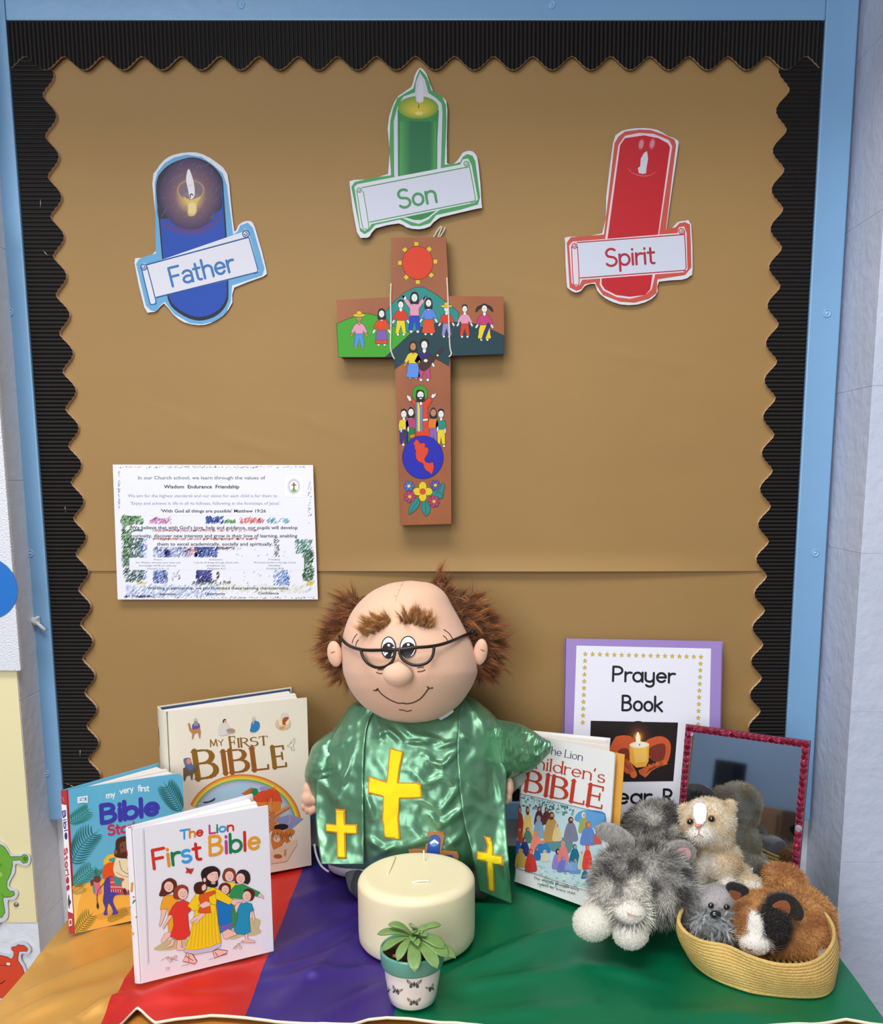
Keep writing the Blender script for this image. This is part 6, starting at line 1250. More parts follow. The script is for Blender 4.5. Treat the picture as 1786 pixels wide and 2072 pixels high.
def brow(poly, dirf, n):
    R = []; Dd = []
    pl = [Vector((x, y)) for x, y in CZV(poly)]; A = np.array(CZV(poly)); 
    while len(R) < n:
        u, v = nr.uniform(A[:, 0].min(), A[:, 0].max()), nr.uniform(A[:, 1].min(), A[:, 1].max())
        ins = False; j = len(A)-1
        for i in range(len(A)):
            if (A[i, 1] > v) != (A[j, 1] > v) and u < (A[j, 0]-A[i, 0])*(v-A[i, 1])/(A[j, 1]-A[i, 1])+A[i, 0]: ins = not ins
            j = i
        if ins:
            h, nn = hit(hb, u, v); R.append(h); d = dirf(u, v); Dd.append(nn*.75+np.array([d[0], 0, d[1]]))
    return R, Dd
BC = ['#c68a48', '#ae7438', '#d8a562', '#96602c']
R1, D1 = brow([(430, 440), (455, 380), (520, 345), (600, 340), (622, 370), (600, 410), (540, 440), (480, 470), (440, 470)], lambda u, v: (-.55, .45), 110)
clumps('eyebrow', R1, D1, 18, .0130, .0005, .0012, BC, head_, .3)
R1, D1 = brow([(690, 370), (720, 330), (780, 320), (850, 335), (900, 370), (905, 420), (870, 425), (780, 395), (710, 395)], lambda u, v: (.15 if u > 830 else -.15, .6), 110)
clumps('eyebrow', R1, D1, 18, .0130, .0005, .0012, BC, head_, .3)
# glasses
GL_ = M('black_wire_glasses', '#1c1412', rough=.35, spec=.5)
gr_ = thing('spectacles', 'black half-moon wire spectacles worn low on the plush doll face', 'spectacles', onY(826, 1320, -.235)) 
def gpts(P, lf): 
    out = []
    C_ = cr(CZV(P), 5, False)
    for i, (u, v) in enumerate(C_):
        h, n_ = hit(hb, min(max(u, 700), 955), v, 0); y = (h[1] if h is not None else -.15)-lf(i/(len(C_)-1)); out.append(onY(u, v, y))
    P_ = np.array(out); 
    for _ in range(6): P_[1:-1] = (P_[:-2]+P_[1:-1]*2+P_[2:])/4
    return P_
tube('brow_bar', gpts([(262, 470), (285, 500), (330, 540), (410, 565), (480, 570), (570, 568), (660, 565), (740, 556), (800, 550), (870, 546), (930, 538), (990, 524), (1050, 502), (1120, 472), (1185, 442)], lambda t: .004+.010*math.sin(math.pi*t)), .0021, GL_, gr_, seg=10)
tube('lens_rim', gpts([(412, 568), (420, 600), (440, 640), (475, 672), (520, 690), (570, 688), (610, 668), (635, 640), (645, 605), (650, 570)], lambda t: .014), .0019, GL_, gr_, seg=10)
tube('lens_rim', gpts([(680, 565), (684, 600), (700, 632), (735, 658), (780, 674), (830, 672), (875, 655), (905, 620), (917, 585), (920, 545)], lambda t: .014), .0019, GL_, gr_, seg=10)
tube('temple_arm', [onY(686, 1287, -.175), onY(688, 1292, -.150), onY(690, 1300, -.12)], .0017, GL_, gr_, seg=8)
tube('temple_arm', [onY(955, 1279, -.180), onY(962, 1282, -.155), onY(967, 1292, -.12)], .0022, GL_, gr_, seg=8)
# ---------------------------------------------------------------- vestments
SAT = M('green_satin', '#689a78', rough=.36, metal=.6, spec=.6, bump=.3, bscale=45, coat=.12)
Z2 = lambda x, y: (590+x/3.307, 1400+y/3.307)
creases = []
for a_, b_, w_, h_ in (((565, 150), (600, 330), 7, .0035), ((620, 230), (740, 330), 6, .004), ((700, 200), (860, 320), 7, .004), ((790, 330), (900, 340), 5, .004), ((860, 290), (1000, 330), 6, .004), ((900, 420), (940, 470), 7, .004), ((940, 470), (1010, 495), 6, .005), ((1010, 495), (1100, 400), 6, .005), ((860, 360), (870, 500), 6, .003), ((980, 370), (1100, 330), 6, .003),
    ((780, 480), (900, 620), 8, .0035), ((900, 620), (1010, 560), 9, .003), ((760, 520), (860, 400), 6, .003), ((1000, 560), (1110, 620), 7, .003), ((880, 720), (1000, 800), 6, .003), ((1000, 800), (1110, 640), 7, .004), ((930, 820), (990, 900), 6, .004), ((990, 900), (1150, 780), 8, .005), ((790, 890), (850, 740), 6, .003), ((500, 980), (620, 1060), 7, .004), ((480, 640), (545, 850), 7, .004),
    ((700, 1050), (980, 960), 9, .004), ((560, 1100), (700, 1020), 7, .004), ((780, 900), (900, 1000), 8, .003), ((640, 250), (560, 300), 6, .003), ((1030, 1050), (1130, 960), 8, .004)):
    creases.append((np.array(Z2(*a_)), np.array(Z2(*b_)), w_, h_))
def fold(u, v, cs=creases, nz=1.):
    z = 0.; p = np.array([u, v])
    for a_, b_, w_, h_ in cs:
        ab = b_-a_; t = ((p-a_)@ab)/(ab@ab); tt = min(max(t, 0), 1); q = p-a_-ab*tt; d2 = (q@q)/(w_*w_)
        if d2 < 8: z += h_*math.exp(-d2)*(.3+.7*math.sin(math.pi*min(max(tt, .05), .95)))
    return 1.25*z+nz*(.0026*mnoise.noise(Vector((u*.03, v*.018, 0)))+.0012*mnoise.noise(Vector((u*.07, v*.05, 5))))
rrows = cr([(1398, 790, 915, -.10, .02), (1412, 735, 955, -.105, .035), (1428, 708, 978, -.11, .045), (1445, 696, 997, -.112, .052), (1463, 683, 1009, -.115, .060), (1503, 658, 1019, -.118, .074), (1560, 643, 1023, -.120, .088), (1620, 640, 1022, -.120, .100), (1680, 643, 1022, -.120, .106), (1730, 655, 1010, -.120, .108), (1752, 668, 998, -.120, .106), (1762, 690, 980, -.120, .098)], 4, False)
V, F = loft(rrows, 240, 200, p=2.5, disp=fold)
robe = mk('chasuble', V, F, SAT, dl, smooth=True); robe['label'] = 'green satin chasuble'
rb = bvh_of(robe)
def rY(u, v):
    h, _ = hit(rb, min(max(u, 665), 998), min(v, 1735)); return h[1] if h is not None else -.2
def sheet(name, inner, outer, yf, mat, par, ns=26, nt=130, lift=.0045, cs=(), nz=1., lab=None):
    I_, O_ = cr(inner, 8, False), cr(outer, 8, False); V = []; F = []
    def at_(P, t): i = t*(len(P)-1); j = min(int(i), len(P)-2); return P[j]*(1-i+j)+P[j+1]*(i-j)
    YY = np.zeros((nt+1, ns+1)); UV = []
    for j in range(nt+1):
        a_, b_ = at_(I_, j/nt), at_(O_, j/nt)
        for i in range(ns+1):
            p = a_+(b_-a_)*i/ns; UV.append(p); YY[j, i] = yf(p[0], p[1])
    for _ in range(14): YY[1:-1, 1:-1] = (YY[:-2, 1:-1]+YY[2:, 1:-1]+YY[1:-1, :-2]+YY[1:-1, 2:]+4*YY[1:-1, 1:-1])/8
    for j in range(nt+1):
        for i in range(ns+1):
            p = UV[j*(ns+1)+i]; V.append(onY(p[0], p[1], YY[j, i]-lift-fold(p[0], p[1], cs, nz)))
    for j in range(nt):
        for i in range(ns): q = j*(ns+1)+i; F.append([q, q+1, q+ns+2, q+ns+1])
    o = mk(name, V, F, mat, par, smooth=True)
    nn = sum(p.normal.y for p in o.data.polygons)
    if nn > 0: o.data.flip_normals()
    m = o.modifiers.new('thick', 'SOLIDIFY'); m.thickness = .0012; m.offset = -1
    if lab: o['label'] = lab
    return o
def yl(u, v): return rY(u, v) if v < 1650 else rY(u, 1650)*(1-(v-1650)/100)+(-.228)*(v-1650)/100
def yr(u, v): return rY(u, v) if v < 1640 else rY(u, 1640)*max(0, 1-(v-1640)/100)+(min(-.226+(v-1740)*.00022*(v > 1740), -.204))*min(1, (v-1640)/100)
cl_ = [(np.array(Z2(*a_)), np.array(Z2(*b_)), w_, h_) for a_, b_, w_, h_ in (((430, 330), (300, 720), 7, .004), ((260, 400), (350, 640), 10, .003), ((210, 380), (420, 290), 8, .003), ((300, 250), (420, 200), 8, .003), ((170, 560), (330, 760), 8, .003))]
cr2 = [(np.array(Z2(*a_)), np.array(Z2(*b_)), w_, h_) for a_, b_, w_, h_ in (((1130, 270), (1200, 330), 6, .004), ((1180, 60), (1360, 330), 10, .003), ((1120, 560), (1290, 700), 8, .003), ((1330, 420), (1410, 720), 8, .003), ((1200, 760), (1420, 860), 9, .003), ((1420, 1150), (1450, 1300), 6, .003))]
sl = sheet('stole', [(756, 1436), (742, 1470), (736, 1520), (734, 1600), (735, 1680), (736, 1749)], [(714, 1424), (686, 1466), (658, 1515), (642, 1562), (638, 1620), (641, 1690), (650, 1748)], yl, SAT, dl, cs=cl_, lab='left end of the green stole')
sr = sheet('stole', [(938, 1412), (928, 1450), (926, 1533), (932, 1610), (942, 1672), (953, 1718), (969, 1802)], [(950, 1410), (982, 1432), (1006, 1462), (1021, 1510), (1025, 1560), (1022, 1636), (1028, 1733), (1036, 1830)], yr, SAT, dl, cs=cr2, lab='right end of the green stole')
# darker satin end panels are the same cloth; yellow felt crosses are sewn on
YEL = M('yellow_felt', '#f2d800', rough=.8, sheen=.2, bump=.3, bscale=800); ORG = M('orange_stitching', '#cf8a2e', rough=.75)
def felt(P, bv, par):
    P = [Z2(*p) for p in P]; A = np.array(P); c = A.mean(0)
    drape('cross_border', P, bv, .0012, ORG, par, 4, .0006)
    n = len(A); Q = []
    ar = sum(A[i, 0]*A[(i+1) % n, 1]-A[(i+1) % n, 0]*A[i, 1] for i in range(n))
    sg = 1 if ar > 0 else -1
    for i in range(n):
        e0 = A[i]-A[i-1]; e1 = A[(i+1) % n]-A[i]; e0 /= np.linalg.norm(e0); e1 /= np.linalg.norm(e1); n0 = np.array([-e0[1], e0[0]])*sg; n1 = np.array([-e1[1], e1[0]])*sg; m = n0+n1; m /= max(m@n0, .3); Q.append(A[i]+m*2.6)
    drape('felt_cross', Q, bv, .0024, YEL, par, 4, .0008)
felt([(657, 375), (750, 398), (730, 500), (716, 605), (868, 608), (876, 712), (725, 718), (718, 850), (730, 990), (622, 975), (605, 850), (612, 705), (508, 680), (518, 562), (635, 600), (645, 480)], rb, robe)
felt([(297, 780), (362, 784), (365, 885), (442, 886), (444, 952), (365, 952), (368, 1118), (304, 1115), (303, 948), (230, 938), (230, 880), (300, 888)], bvh_of(sl), sl)
felt([(1282, 965), (1330, 972), (1352, 1050), (1350, 1088), (1412, 1100), (1420, 1162), (1352, 1150), (1362, 1338), (1312, 1328), (1302, 1140), (1236, 1122), (1236, 1062), (1300, 1072), (1305, 1030)], bvh_of(sr), sr)
# sleeves
def sfold(u, v): return .003*mnoise.noise(Vector((u*.06, v*.05, 3)))+.004*abs(mnoise.noise(Vector((u*.035, v*.08, 9))))
V, F = loft(cr([(1480, 668, 690, -.12, .02), (1505, 636, 690, -.125, .035), (1530, 625, 690, -.13, .042), (1569, 616, 685, -.135, .045), (1600, 625, 680, -.135, .042), (1632, 639, 676, -.135, .035)], 4, False), 48, 50, disp=sfold)
o = mk('sleeve', V, F, SAT, dl, smooth=True)
V, F = loft(cr([(990, 1450, 1600, -.12, .045), (1010, 1456, 1588, -.125, .045), (1030, 1460, 1576, -.150, .046), (1055, 1466, 1567, -.190, .030), (1080, 1480, 1556, -.205, .028), (1100, 1494, 1536, -.215, .022), (1114, 1500, 1522, -.222, .012)], 4, False), 64, 70, axis='u', disp=lambda a_, b_: sfold(a_*1.4, b_*1.4)*1.6)
o = mk('sleeve', V, F, SAT, dl, smooth=True)
prism('sleeve_lining', [onY(u, v, -.150) for u, v in ((1027, 1585), (1040, 1560), (1062, 1556), (1066, 1575), (1050, 1592), (1036, 1606))], (0, .012, 0), M('grey_lining', '#8d9a90', rough=.6), dl)
# hands
hL = [(onY(627, 1600, -.150), (.010, .009, .014)), (onY(624, 1616, -.155), (.0105, .009, .011))]
for k, (u, v) in enumerate(((614, 1632), (621, 1639), (629, 1641), (636, 1637))): hL.append((onY(u, v, -.158), (.0036, .0045, .0065)))
hL.append((onY(637, 1618, -.160), (.004, .0045, .007)))
blob('hand', hL, .0014, FLESH, dl, smooth=2)
hR = [(onY(1030, 1592, -.165), (.0065, .009, .014)), (onY(1028, 1610, -.165), (.0055, .008, .010))]+[(onY(1024+k*4, 1621-k*2, -.168+.003*k), (.003, .004, .005)) for k in range(3)]
blob('hand', hR, .0014, FLESH, dl, smooth=2)
# shirt, collar, trousers and shoes
GRY = M('grey_jersey', '#5d6060', rough=.85, bump=.3, bscale=700); WHC = M('white_cotton', '#c6c8cf', rough=.8); DGR = M('dark_grey_cloth', '#3b3e42', rough=.85)
V, F = loft(cr([(1385, 780, 900, -.125, .030), (1420, 765, 915, -.125, .040), (1448, 760, 915, -.125, .046), (1466, 785, 890, -.125, .042)], 4, False), 40, 24); mk('shirt', V, F, DGR, dl, smooth=True)
prism('collar', [onY(u, v, -.1735) for u, v in ((882, 1452), (893, 1430), (908, 1428), (918, 1440), (905, 1450), (892, 1457))], (0, .004, 0), WHC, dl)
V, F = loft(cr([(1725, 668, 1000, -.12, .095), (1755, 664, 1000, -.12, .100), (1770, 680, 985, -.12, .095), (1776, 700, 950, -.12, .06)], 4, False), 60, 24); mk('white_underlayer', V, F, WHC, dl, smooth=True)
p0, p1 = onZ(905, 1770, .04), onZ(966, 1792, .022)
for s_, (a_, b_) in (('r', ((.005, -.10, .034), (.006, -.195, .024))), ('l', ((-.165, -.10, .034), (-.150, -.195, .024)))):
    a_, b_ = np.array(a_), np.array(b_); V, F = tube_vf([a_+(b_-a_)*t for t in np.linspace(0, 1, 9)], .03, 20, rr=[.032-.010*t for t in np.linspace(0, 1, 9)]); mk('trouser_leg', V, F, GRY, dl, smooth=True)
    blob('shoe', [(b_+(0, -.004, -.002), (.017, .016, .020)), (b_+(0, -.002, .010), (.014, .012, .013))], .002, DGR, dl, smooth=2)
tube('ribbon', cr([onY(636, 1708, -.150), onY(640, 1730, -.155), onY(650, 1752, -.165), onY(665, 1764, -.175)], 6, False), .0016, WHC, dl, seg=6)
# ---------------------------------------------------------------- small wooden holding cross in the doll's lap
hcx = thing('wooden_cross', 'small varnished wooden cross with blue mountain picture behind the candle', 'cross', onY(870, 1836, -.228))
OAK = M('honey_wood', '#bd8250', rough=.4, noise=.5, nscale=20, stretch=(1, 1, .3), ramp2='#a0663a')
yw_ = -.2295
prism('cross_body', [onY(u, v, yw_) for u, v in ((866, 1684), (897, 1686), (899, 1690), (893, 1722), (925, 1728), (928, 1733), (925, 1746), (920, 1748), (890, 1742), (880, 1832), (846, 1828), (858, 1736), (828, 1731), (826, 1716), (860, 1719), (864, 1686))], (0, .0075, 0), OAK, hcx)
a = Art(A0(yw_)); a.view(680, 1680, 5.253)
a.poly([(968, 215), (982, 100), (1000, 65), (1045, 48), (1090, 62), (1108, 100), (1090, 330), (955, 330)], '#2a55b4', smooth=0, line='#142a60', lw=4); a.poly([(990, 135), (1020, 110), (1045, 95), (1090, 130), (1080, 150), (1045, 130), (1010, 150)], '#f2f4f6'); a.poly([(1000, 150), (1040, 130), (1075, 160), (1040, 175), (1005, 165)], '#6aa4d8'); a.poly([(1160, 260), (1230, 262), (1245, 285), (1240, 330), (1160, 320)], '#2a4a9c')
a.build('cross_print', GLOSS, hcx)
# ================================================================ gem-framed mirror
x, y, yaw, mw, mh, lean = .2811, -.1367, -.516, .1679, .2171, .1709
ma = np.array([math.cos(yaw), math.sin(yaw), 0]); mnh = np.array([-math.sin(yaw), math.cos(yaw), 0]); mu = nrmz(np.array([0, 0, 1.])*math.cos(lean)+mnh*math.sin(lean)); mn_ = nrmz(np.cross(mu, ma)); mn_ = mn_ if mn_[1] > 0 else -mn_
mo = np.array([x, y, .006]); mP = lambda s_, t, h: mo+ma*s_+mn_*t+mu*h
mr = thing('mirror', 'standing mirror framed in pink-red faceted gems behind the cream toy cat', 'mirror', mo)
gw = .0098
def mbox(nm, s0, s1, t0, t1, h0, h1, mat, par=mr):
    V = [mP(s_, t, h) for h in (h0, h1) for s_, t in ((s0, t0), (s1, t0), (s1, t1), (s0, t1))]
    o = mk(nm, V, [[3, 2, 1, 0], [4, 5, 6, 7], [0, 1, 5, 4], [1, 2, 6, 5], [2, 3, 7, 6], [3, 0, 4, 7]], mat, par); fixn(o.data); return o
SIL = M('silver_plastic_frame', '#8a3550', rough=.4, metal=.3)
mbox('backing', 0, mw, .0012, .006, 0, mh, M('mirror_back', '#2b2d33', rough=.6))
mbox('glass', gw*.8, mw-gw*.8, .0002, .0011, gw*.8, mh-gw*.8, M('mirror_glass', '#b9c6d2', rough=.03, metal=1))
for a_ in ((0, gw, 0, mh), (mw-gw, mw, 0, mh), (gw, mw-gw, 0, gw), (gw, mw-gw, mh-gw, mh)): mbox('frame_strip', a_[0]+.00005, a_[1]-.00005, -.0012, .0012, a_[2]+.00005, a_[3]-.00005, SIL)
mbox('stand', mw*.35, mw*.65, .006, .0085, .0, mh*.6, M('black_plastic', '#18181b', rough=.5))
GEM = M('crimson_gem', '#b4385a', rough=.13, metal=.75, spec=.8, coat=.8); CLG = M('clear_gem', '#b9bcc0', rough=.1, metal=.5)
def gem_mesh(nm, r, mat, tx=0, ty=0):
    V = []; F = []
    for rr, t in ((1, 0), (.98, -.0012), (.42, -.0034)):
        for k in range(8): q = (k+.5)*math.pi/4; V.append((ma*math.cos(q)+mu*math.sin(q))*r*rr*1.06+mn_*(t-(0 if t > -.0005 else (tx*math.cos(q)+ty*math.sin(q))*.0016)))
    for l in range(2):
        for k in range(8): F.append([l*8+k, l*8+(k+1) % 8, l*8+8+(k+1) % 8, l*8+8+k])
    F.append([16+k for k in range(8)]); me = bpy.data.meshes.new(nm); me.from_pydata([tuple(v) for v in V], [], F); me.materials.append(mat); fixn(me); return me
gms = [gem_mesh('gem', .0046, GEM, math.cos(i*1.3), math.sin(i*1.3)) for i in range(5)]; gc = gem_mesh('gem', .0046, CLG)
def gem(s_, h, clear=False):
    o = bpy.data.objects.new('gem', gc if clear else gms[rnd.randrange(5)]); COL.objects.link(o); o.parent = mr; o.location = Vector(mP(s_, -.0014, h))-mr.location
    if clear: o['label'] = 'clear gem'
nh = 22; nv = 25
for i in range(nh):
    s_ = gw/2+(mw-gw)*i/(nh-1)
    for h in (gw/2, mh-gw/2): gem(s_, h)
for j in range(1, nv-1):
    h = gw/2+(mh-gw)*j/(nv-1)
    for s_ in (gw/2, mw-gw/2): gem(s_, h, clear=(s_ > mw/2 and j == 11))
# ================================================================ braided basket
STR = M('straw_rope', '#d8b46a', rough=.75, noise=.25, nscale=60, bump=.9, bscale=420)
bk = thing('basket', 'shallow oval basket of coiled straw rope holding the toy dog and guinea pig', 'basket', onZ(1550, 1950, .004))
def ringpts(px, z, n=96):
    P = cr([list(p) for p in px], 12); d = np.r_[0, np.cumsum(np.linalg.norm(np.diff(np.r_[P, P[:1]], axis=0), axis=1))]; tt = np.linspace(0, d[-1], n, endpoint=False); PP = np.r_[P, P[:1]]
    Q = np.array([[np.interp(t, d, PP[:, 0]), np.interp(t, d, PP[:, 1])] for t in tt]); return Q
rimpx = [(1373, 1858, .062), (1386, 1886, .056), (1420, 1905, .048), (1470, 1915, .046), (1520, 1937, .046), (1575, 1952, .046), (1632, 1951, .046), (1668, 1932, .047), (1687, 1897, .049), (1676, 1858, .050), (1640, 1828, .052), (1570, 1812, .052), (1480, 1806, .056), (1400, 1822, .062)]
botpx = [(1386, 1905), (1400, 1940), (1442, 1974), (1509, 2000), (1560, 2009), (1612, 2013), (1660, 2011), (1682, 1995), (1684, 1955), (1655, 1915), (1600, 1880), (1520, 1868), (1450, 1866), (1400, 1878)]
R3 = cr([tuple(onZ(u, v, z)) for u, v, z in rimpx], 8); B3_ = cr([tuple(onZ(u, v, .0052)) for u, v in botpx], 8); cB = B3_.mean(0)
nc = 13; V = []; F = []
for k in range(nc):
    t = k/(nc-1); ring_ = B3_*(1-t)+R3*t; out = ring_-cB; out[:, 2] = 0; out /= np.linalg.norm(out, axis=1)[:, None]; ring_ = ring_+out*.004*math.sin(math.pi*t)*(1 if t < 1 else 0)
    v_, f_ = tube_vf(ring_, .0024, 8, closed=True); V.append(v_); F += [[i+sum(len(q) for q in V[:-1]) for i in f] for f in f_]
mk('rope_wall', np.concatenate(V), F, STR, bk, smooth=True)
V = []; F = []; nb = 0
for k in range(12):
    t = 1-k/12.; v_, f_ = tube_vf(cB+(B3_-cB)*t, .0026, 6, closed=True); v_ = v_+np.array([0, 0, -.0014]); F += [[i+nb for i in f] for f in f_]; V.append(v_); nb += len(v_)
mk('rope_base', np.concatenate(V), F, STR, bk, smooth=True)
# ================================================================ plush animals
def lin(*hs): return [np.array(hx(h)) for h in hs]
def cmix(a_, b_, t): return a_[None]*(1-t[:, None])+b_[None]*t[:, None]
def nz_(P, s_, o=0): return np.array([mnoise.noise(Vector((p[0]*s_+o, p[1]*s_, p[2]*s_-o))) for p in P])
def inell(pp, cx, cy, rx, ry, rot=0):
    c, s_ = math.cos(rot), math.sin(rot); dx, dy = pp[:, 0]-cx, pp[:, 1]-cy; return ((dx*c+dy*s_)/rx)**2+((-dx*s_+dy*c)/ry)**2
def furry(nm, body, n, L, w, colf, grav=.25, rand=.35, noseless=None, tip=1.2, bendr=.25, comb=None, root=.6):
    P, N = sample(body, n); pp = pxof(P)
    if noseless is not None:
        k = noseless(P, pp); P, N, pp = P[k], N[k], pp[k]
    n = len(P); Lv = L(P, pp) if callable(L) else np.full(n, L); Lv = Lv*nr.uniform(.7, 1.25, n)
    D = N+np.array([0, 0, -grav])+nr.normal(size=(n, 3))*rand+(comb if comb is not None else 0)
    C = colf(P)*nr.uniform(.82, 1.16, (n, 1)); return strips(nm, P-N*.0006, D, Lv, w, C, body, bend=nr.normal(size=(n, 3))*bendr+np.array([0, 0, -.2]), tipc=tip, rootc=root)
# ---- grey tabby cat lying down
g1, g2, g3, gwh, gpk = lin('#9c9893', '#4c4947', '#cfccc5', '#ebe6da', '#c98f8a')
cat = thing('toy_cat', 'large grey and white plush cat lying down in front of the prayer book', 'soft toy', onZ(1300, 1880, .004))
hcn = onY(1300, 1782, -.300)
def catcol(P):
    pp = pxof(P); n1 = nz_(P, 55); n2 = nz_(P, 120, 4); t = np.clip(.5+2.2*n1+.6*n2, 0, 1); C = cmix(g2, g1, t); t2 = np.clip(1.6*nz_(P, 70, 9), 0, 1); C = C*(1-t2[:, None])+g3*t2[:, None]
    bl = np.clip(1.5-inell(pp, 1292, 1812, 26, 42, -.15), 0, 1)+np.clip(1.6-inell(pp, 1274, 1842, 40, 24, .3), 0, 1)+.7*np.clip(1.4-inell(pp, 1225, 1800, 18, 26), 0, 1)+.6*np.clip(1.3-inell(pp, 1345, 1820, 24, 20), 0, 1); bl *= (P[:, 1] < -.27); bl = np.clip(bl, 0, 1)[:, None]; return C*(1-bl)+gwh*bl
bparts = [(hcn, (.060, .050, .045)), (onY(1262, 1802, -.330), (.036, .028, .026)), (onY(1340, 1806, -.318), (.042, .032, .031)), (onY(1274, 1845, -.364), (.0200, .018, .0150)),
          (onY(1325, 1705, -.185), (.046, .060, .050)), (onY(1335, 1678, -.150), (.040, .045, .036)), (onY(1305, 1750, -.235), (.046, .05, .036))]
body = blob('body', bparts, .0035, SKINM, cat, 5, catcol)
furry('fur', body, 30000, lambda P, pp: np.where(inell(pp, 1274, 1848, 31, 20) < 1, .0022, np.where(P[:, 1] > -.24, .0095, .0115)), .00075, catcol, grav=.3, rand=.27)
def paw(nm, cpx, Y, r, L=.0023, extra=None, n=4500, par=cat, col=gwh, root=.8):
    c = onY(*cpx, Y); pr_ = [(c, r)]+(extra or []); cf = lambda P: np.repeat(col[None], len(P), 0)
    p = blob(nm, pr_, .0025, SKINM, par, 4, cf); furry('fur', p, n*2, L, .0005, cf, grav=.1, rand=.5, root=root, tip=1.05); return p
paw('paw', (1199, 1866), -.350, (.0235, .024, .0200), extra=[(onY(1215, 1838, -.325), (.021, .03, .019))], col=gwh); paw('paw', (1275, 1886), -.362, (.0210, .022, .0180), extra=[(onY(1285, 1866, -.335), (.018, .03, .017))], col=gwh)
EARG = lin('#96938f')[0]
def ear(nm, pts, Y0, Y1, mat_c, par, th=.006, fur=.004, n=1800, inner=None):
    """flat floppy ear from a px outline bent from depth Y0 (root) to Y1 (tip)"""
    P = cr(pts, 4); A = np.array(P); tt = np.linspace(0, 1, len(P)); o = prism(nm, [onY(u, v, Y0+(Y1-Y0)*((u-A[:, 0].min())/(np.ptp(A[:, 0])))) for u, v in P], (0, th, 0), M('ear_'+mat_c[1:], mat_c, rough=.9, sheen=.3), par)
    for p in o.data.polygons: p.use_smooth = True
    bv = o.modifiers.new('b', 'BEVEL'); bv.width = th*.4; bv.segments = 2; bv.limit_method = 'ANGLE'
    c = np.array(hx(mat_c)); furry('fur', o, n, fur, .0006, lambda P: np.repeat(c[None], len(P), 0), grav=.1, rand=.5, root=.8, tip=1.05)
    if inner: q = prism('inner_ear', [onY(u, v, Y0+(Y1-Y0)*((u-A[:, 0].min())/(np.ptp(A[:, 0])))-.0022) for u, v in cr(inner[0], 4)], (0, .001, 0), M('inner_'+inner[1][1:], inner[1], rough=.85, sheen=.3), o)
    return o
ear('ear', [(1206, 1676), (1222, 1667), (1245, 1670), (1266, 1682), (1284, 1700), (1278, 1716), (1250, 1712), (1222, 1702), (1210, 1690)], -.265, -.300, '#a29e99', cat, .005, .003)
ear('ear', [(1350, 1715), (1362, 1705), (1385, 1703), (1402, 1712), (1408, 1728), (1404, 1746), (1392, 1752), (1376, 1745), (1362, 1740)], -.300, -.290, '#a29e99', cat, .006, .003, inner=([(1362, 1728), (1372, 1718), (1390, 1716), (1398, 1726), (1394, 1740), (1380, 1748), (1366, 1742)], '#d8a9ab'))
cb = bvh_of(body)
def seamline(nm, px, r, mat, par, bv, lift=.001):
    pts = [hit(bv, u, v, lift)[0] for u, v in cr(px, 4, False)]; pts = [p for p in pts if p is not None]
    if len(pts) > 2: tube(nm, pts, r, mat, par, seg=6)
seamline('nose_seam', [(1269, 1847), (1277, 1852), (1286, 1854), (1294, 1853)], .0008, M('pink_nose', '#cfa096', rough=.7), body, cb, .0022)
# ---- cream cat sitting
c1, c2, cwh = lin('#ecdfc6', '#dcc49e', '#f1ebe0')
ct = thing('toy_cat', 'small cream plush cat with white blaze sitting upright before the gem-framed mirror', 'soft toy', onZ(1455, 1800, .004))
YCc = -.225
def crcol(P):
    pp = pxof(P); t = np.clip(.45+1.3*nz_(P, 60, 2), 0, 1); C = cmix(c2, c1, t); b = np.clip(1.4-inell(pp, 1418, 1690, 32, 20), 0, 1)+np.clip(1.5-inell(pp, 1415, 1645, 14, 28, -.05), 0, 1)+.8*np.clip(1.3-inell(pp, 1430, 1755, 26, 34), 0, 1)+np.clip(1.6-inell(pp, 1472, 1788, 22, 16), 0, 1)+np.clip(1.6-inell(pp, 1528, 1797, 22, 15), 0, 1)+np.clip(1.5-inell(pp, 1402, 1792, 12, 18), 0, 1)
    b = (np.clip(b, 0, 1)*(P[:, 1] < YCc+.02))[:, None]; return C*(1-b)+cwh*b
cparts = [(onY(1432, 1662, YCc), (.0350, .030, .0305)), (onY(1416, 1688, YCc-.022), (.0165, .013, .0115)), (onY(1440, 1690, YCc), (.028, .024, .018)), (onY(1450, 1742, YCc+.006), (.032, .028, .034)), (onY(1462, 1775, YCc+.012), (.038, .034, .022)),
          (onY(1418, 1762, YCc-.012), (.011, .011, .030), (0, .12, 0)), (onY(1465, 1766, YCc-.018), (.012, .012, .026), (0, -.18, 0)), (onY(1472, 1792, YCc-.030), (.0125, .014, .0095)), (onY(1512, 1788, YCc-.006), (.020, .014, .012)), (onY(1527, 1798, YCc-.018), (.0145, .014, .010)), (onY(1405, 1792, YCc-.018), (.0085, .012, .011)),
          (onY(1474, 1634, YCc+.012), (.010, .006, .012), (0, .5, 0)), (onY(1386, 1640, YCc+.012), (.009, .006, .011), (0, -.4, 0)), (onY(1500, 1762, YCc+.045), (.011, .02, .011)), (onY(1520, 1745, YCc+.055), (.010, .012, .016))]
cbody = blob('body', cparts, .0025, SKINM, ct, 3, crcol)
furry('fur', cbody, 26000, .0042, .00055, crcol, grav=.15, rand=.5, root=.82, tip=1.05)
ccb = bvh_of(cbody)
GE = M('glass_eye', '#120c0a', rough=.08, spec=.8, coat=1); AM = M('amber_eye_ring', '#9a6228', rough=.2)
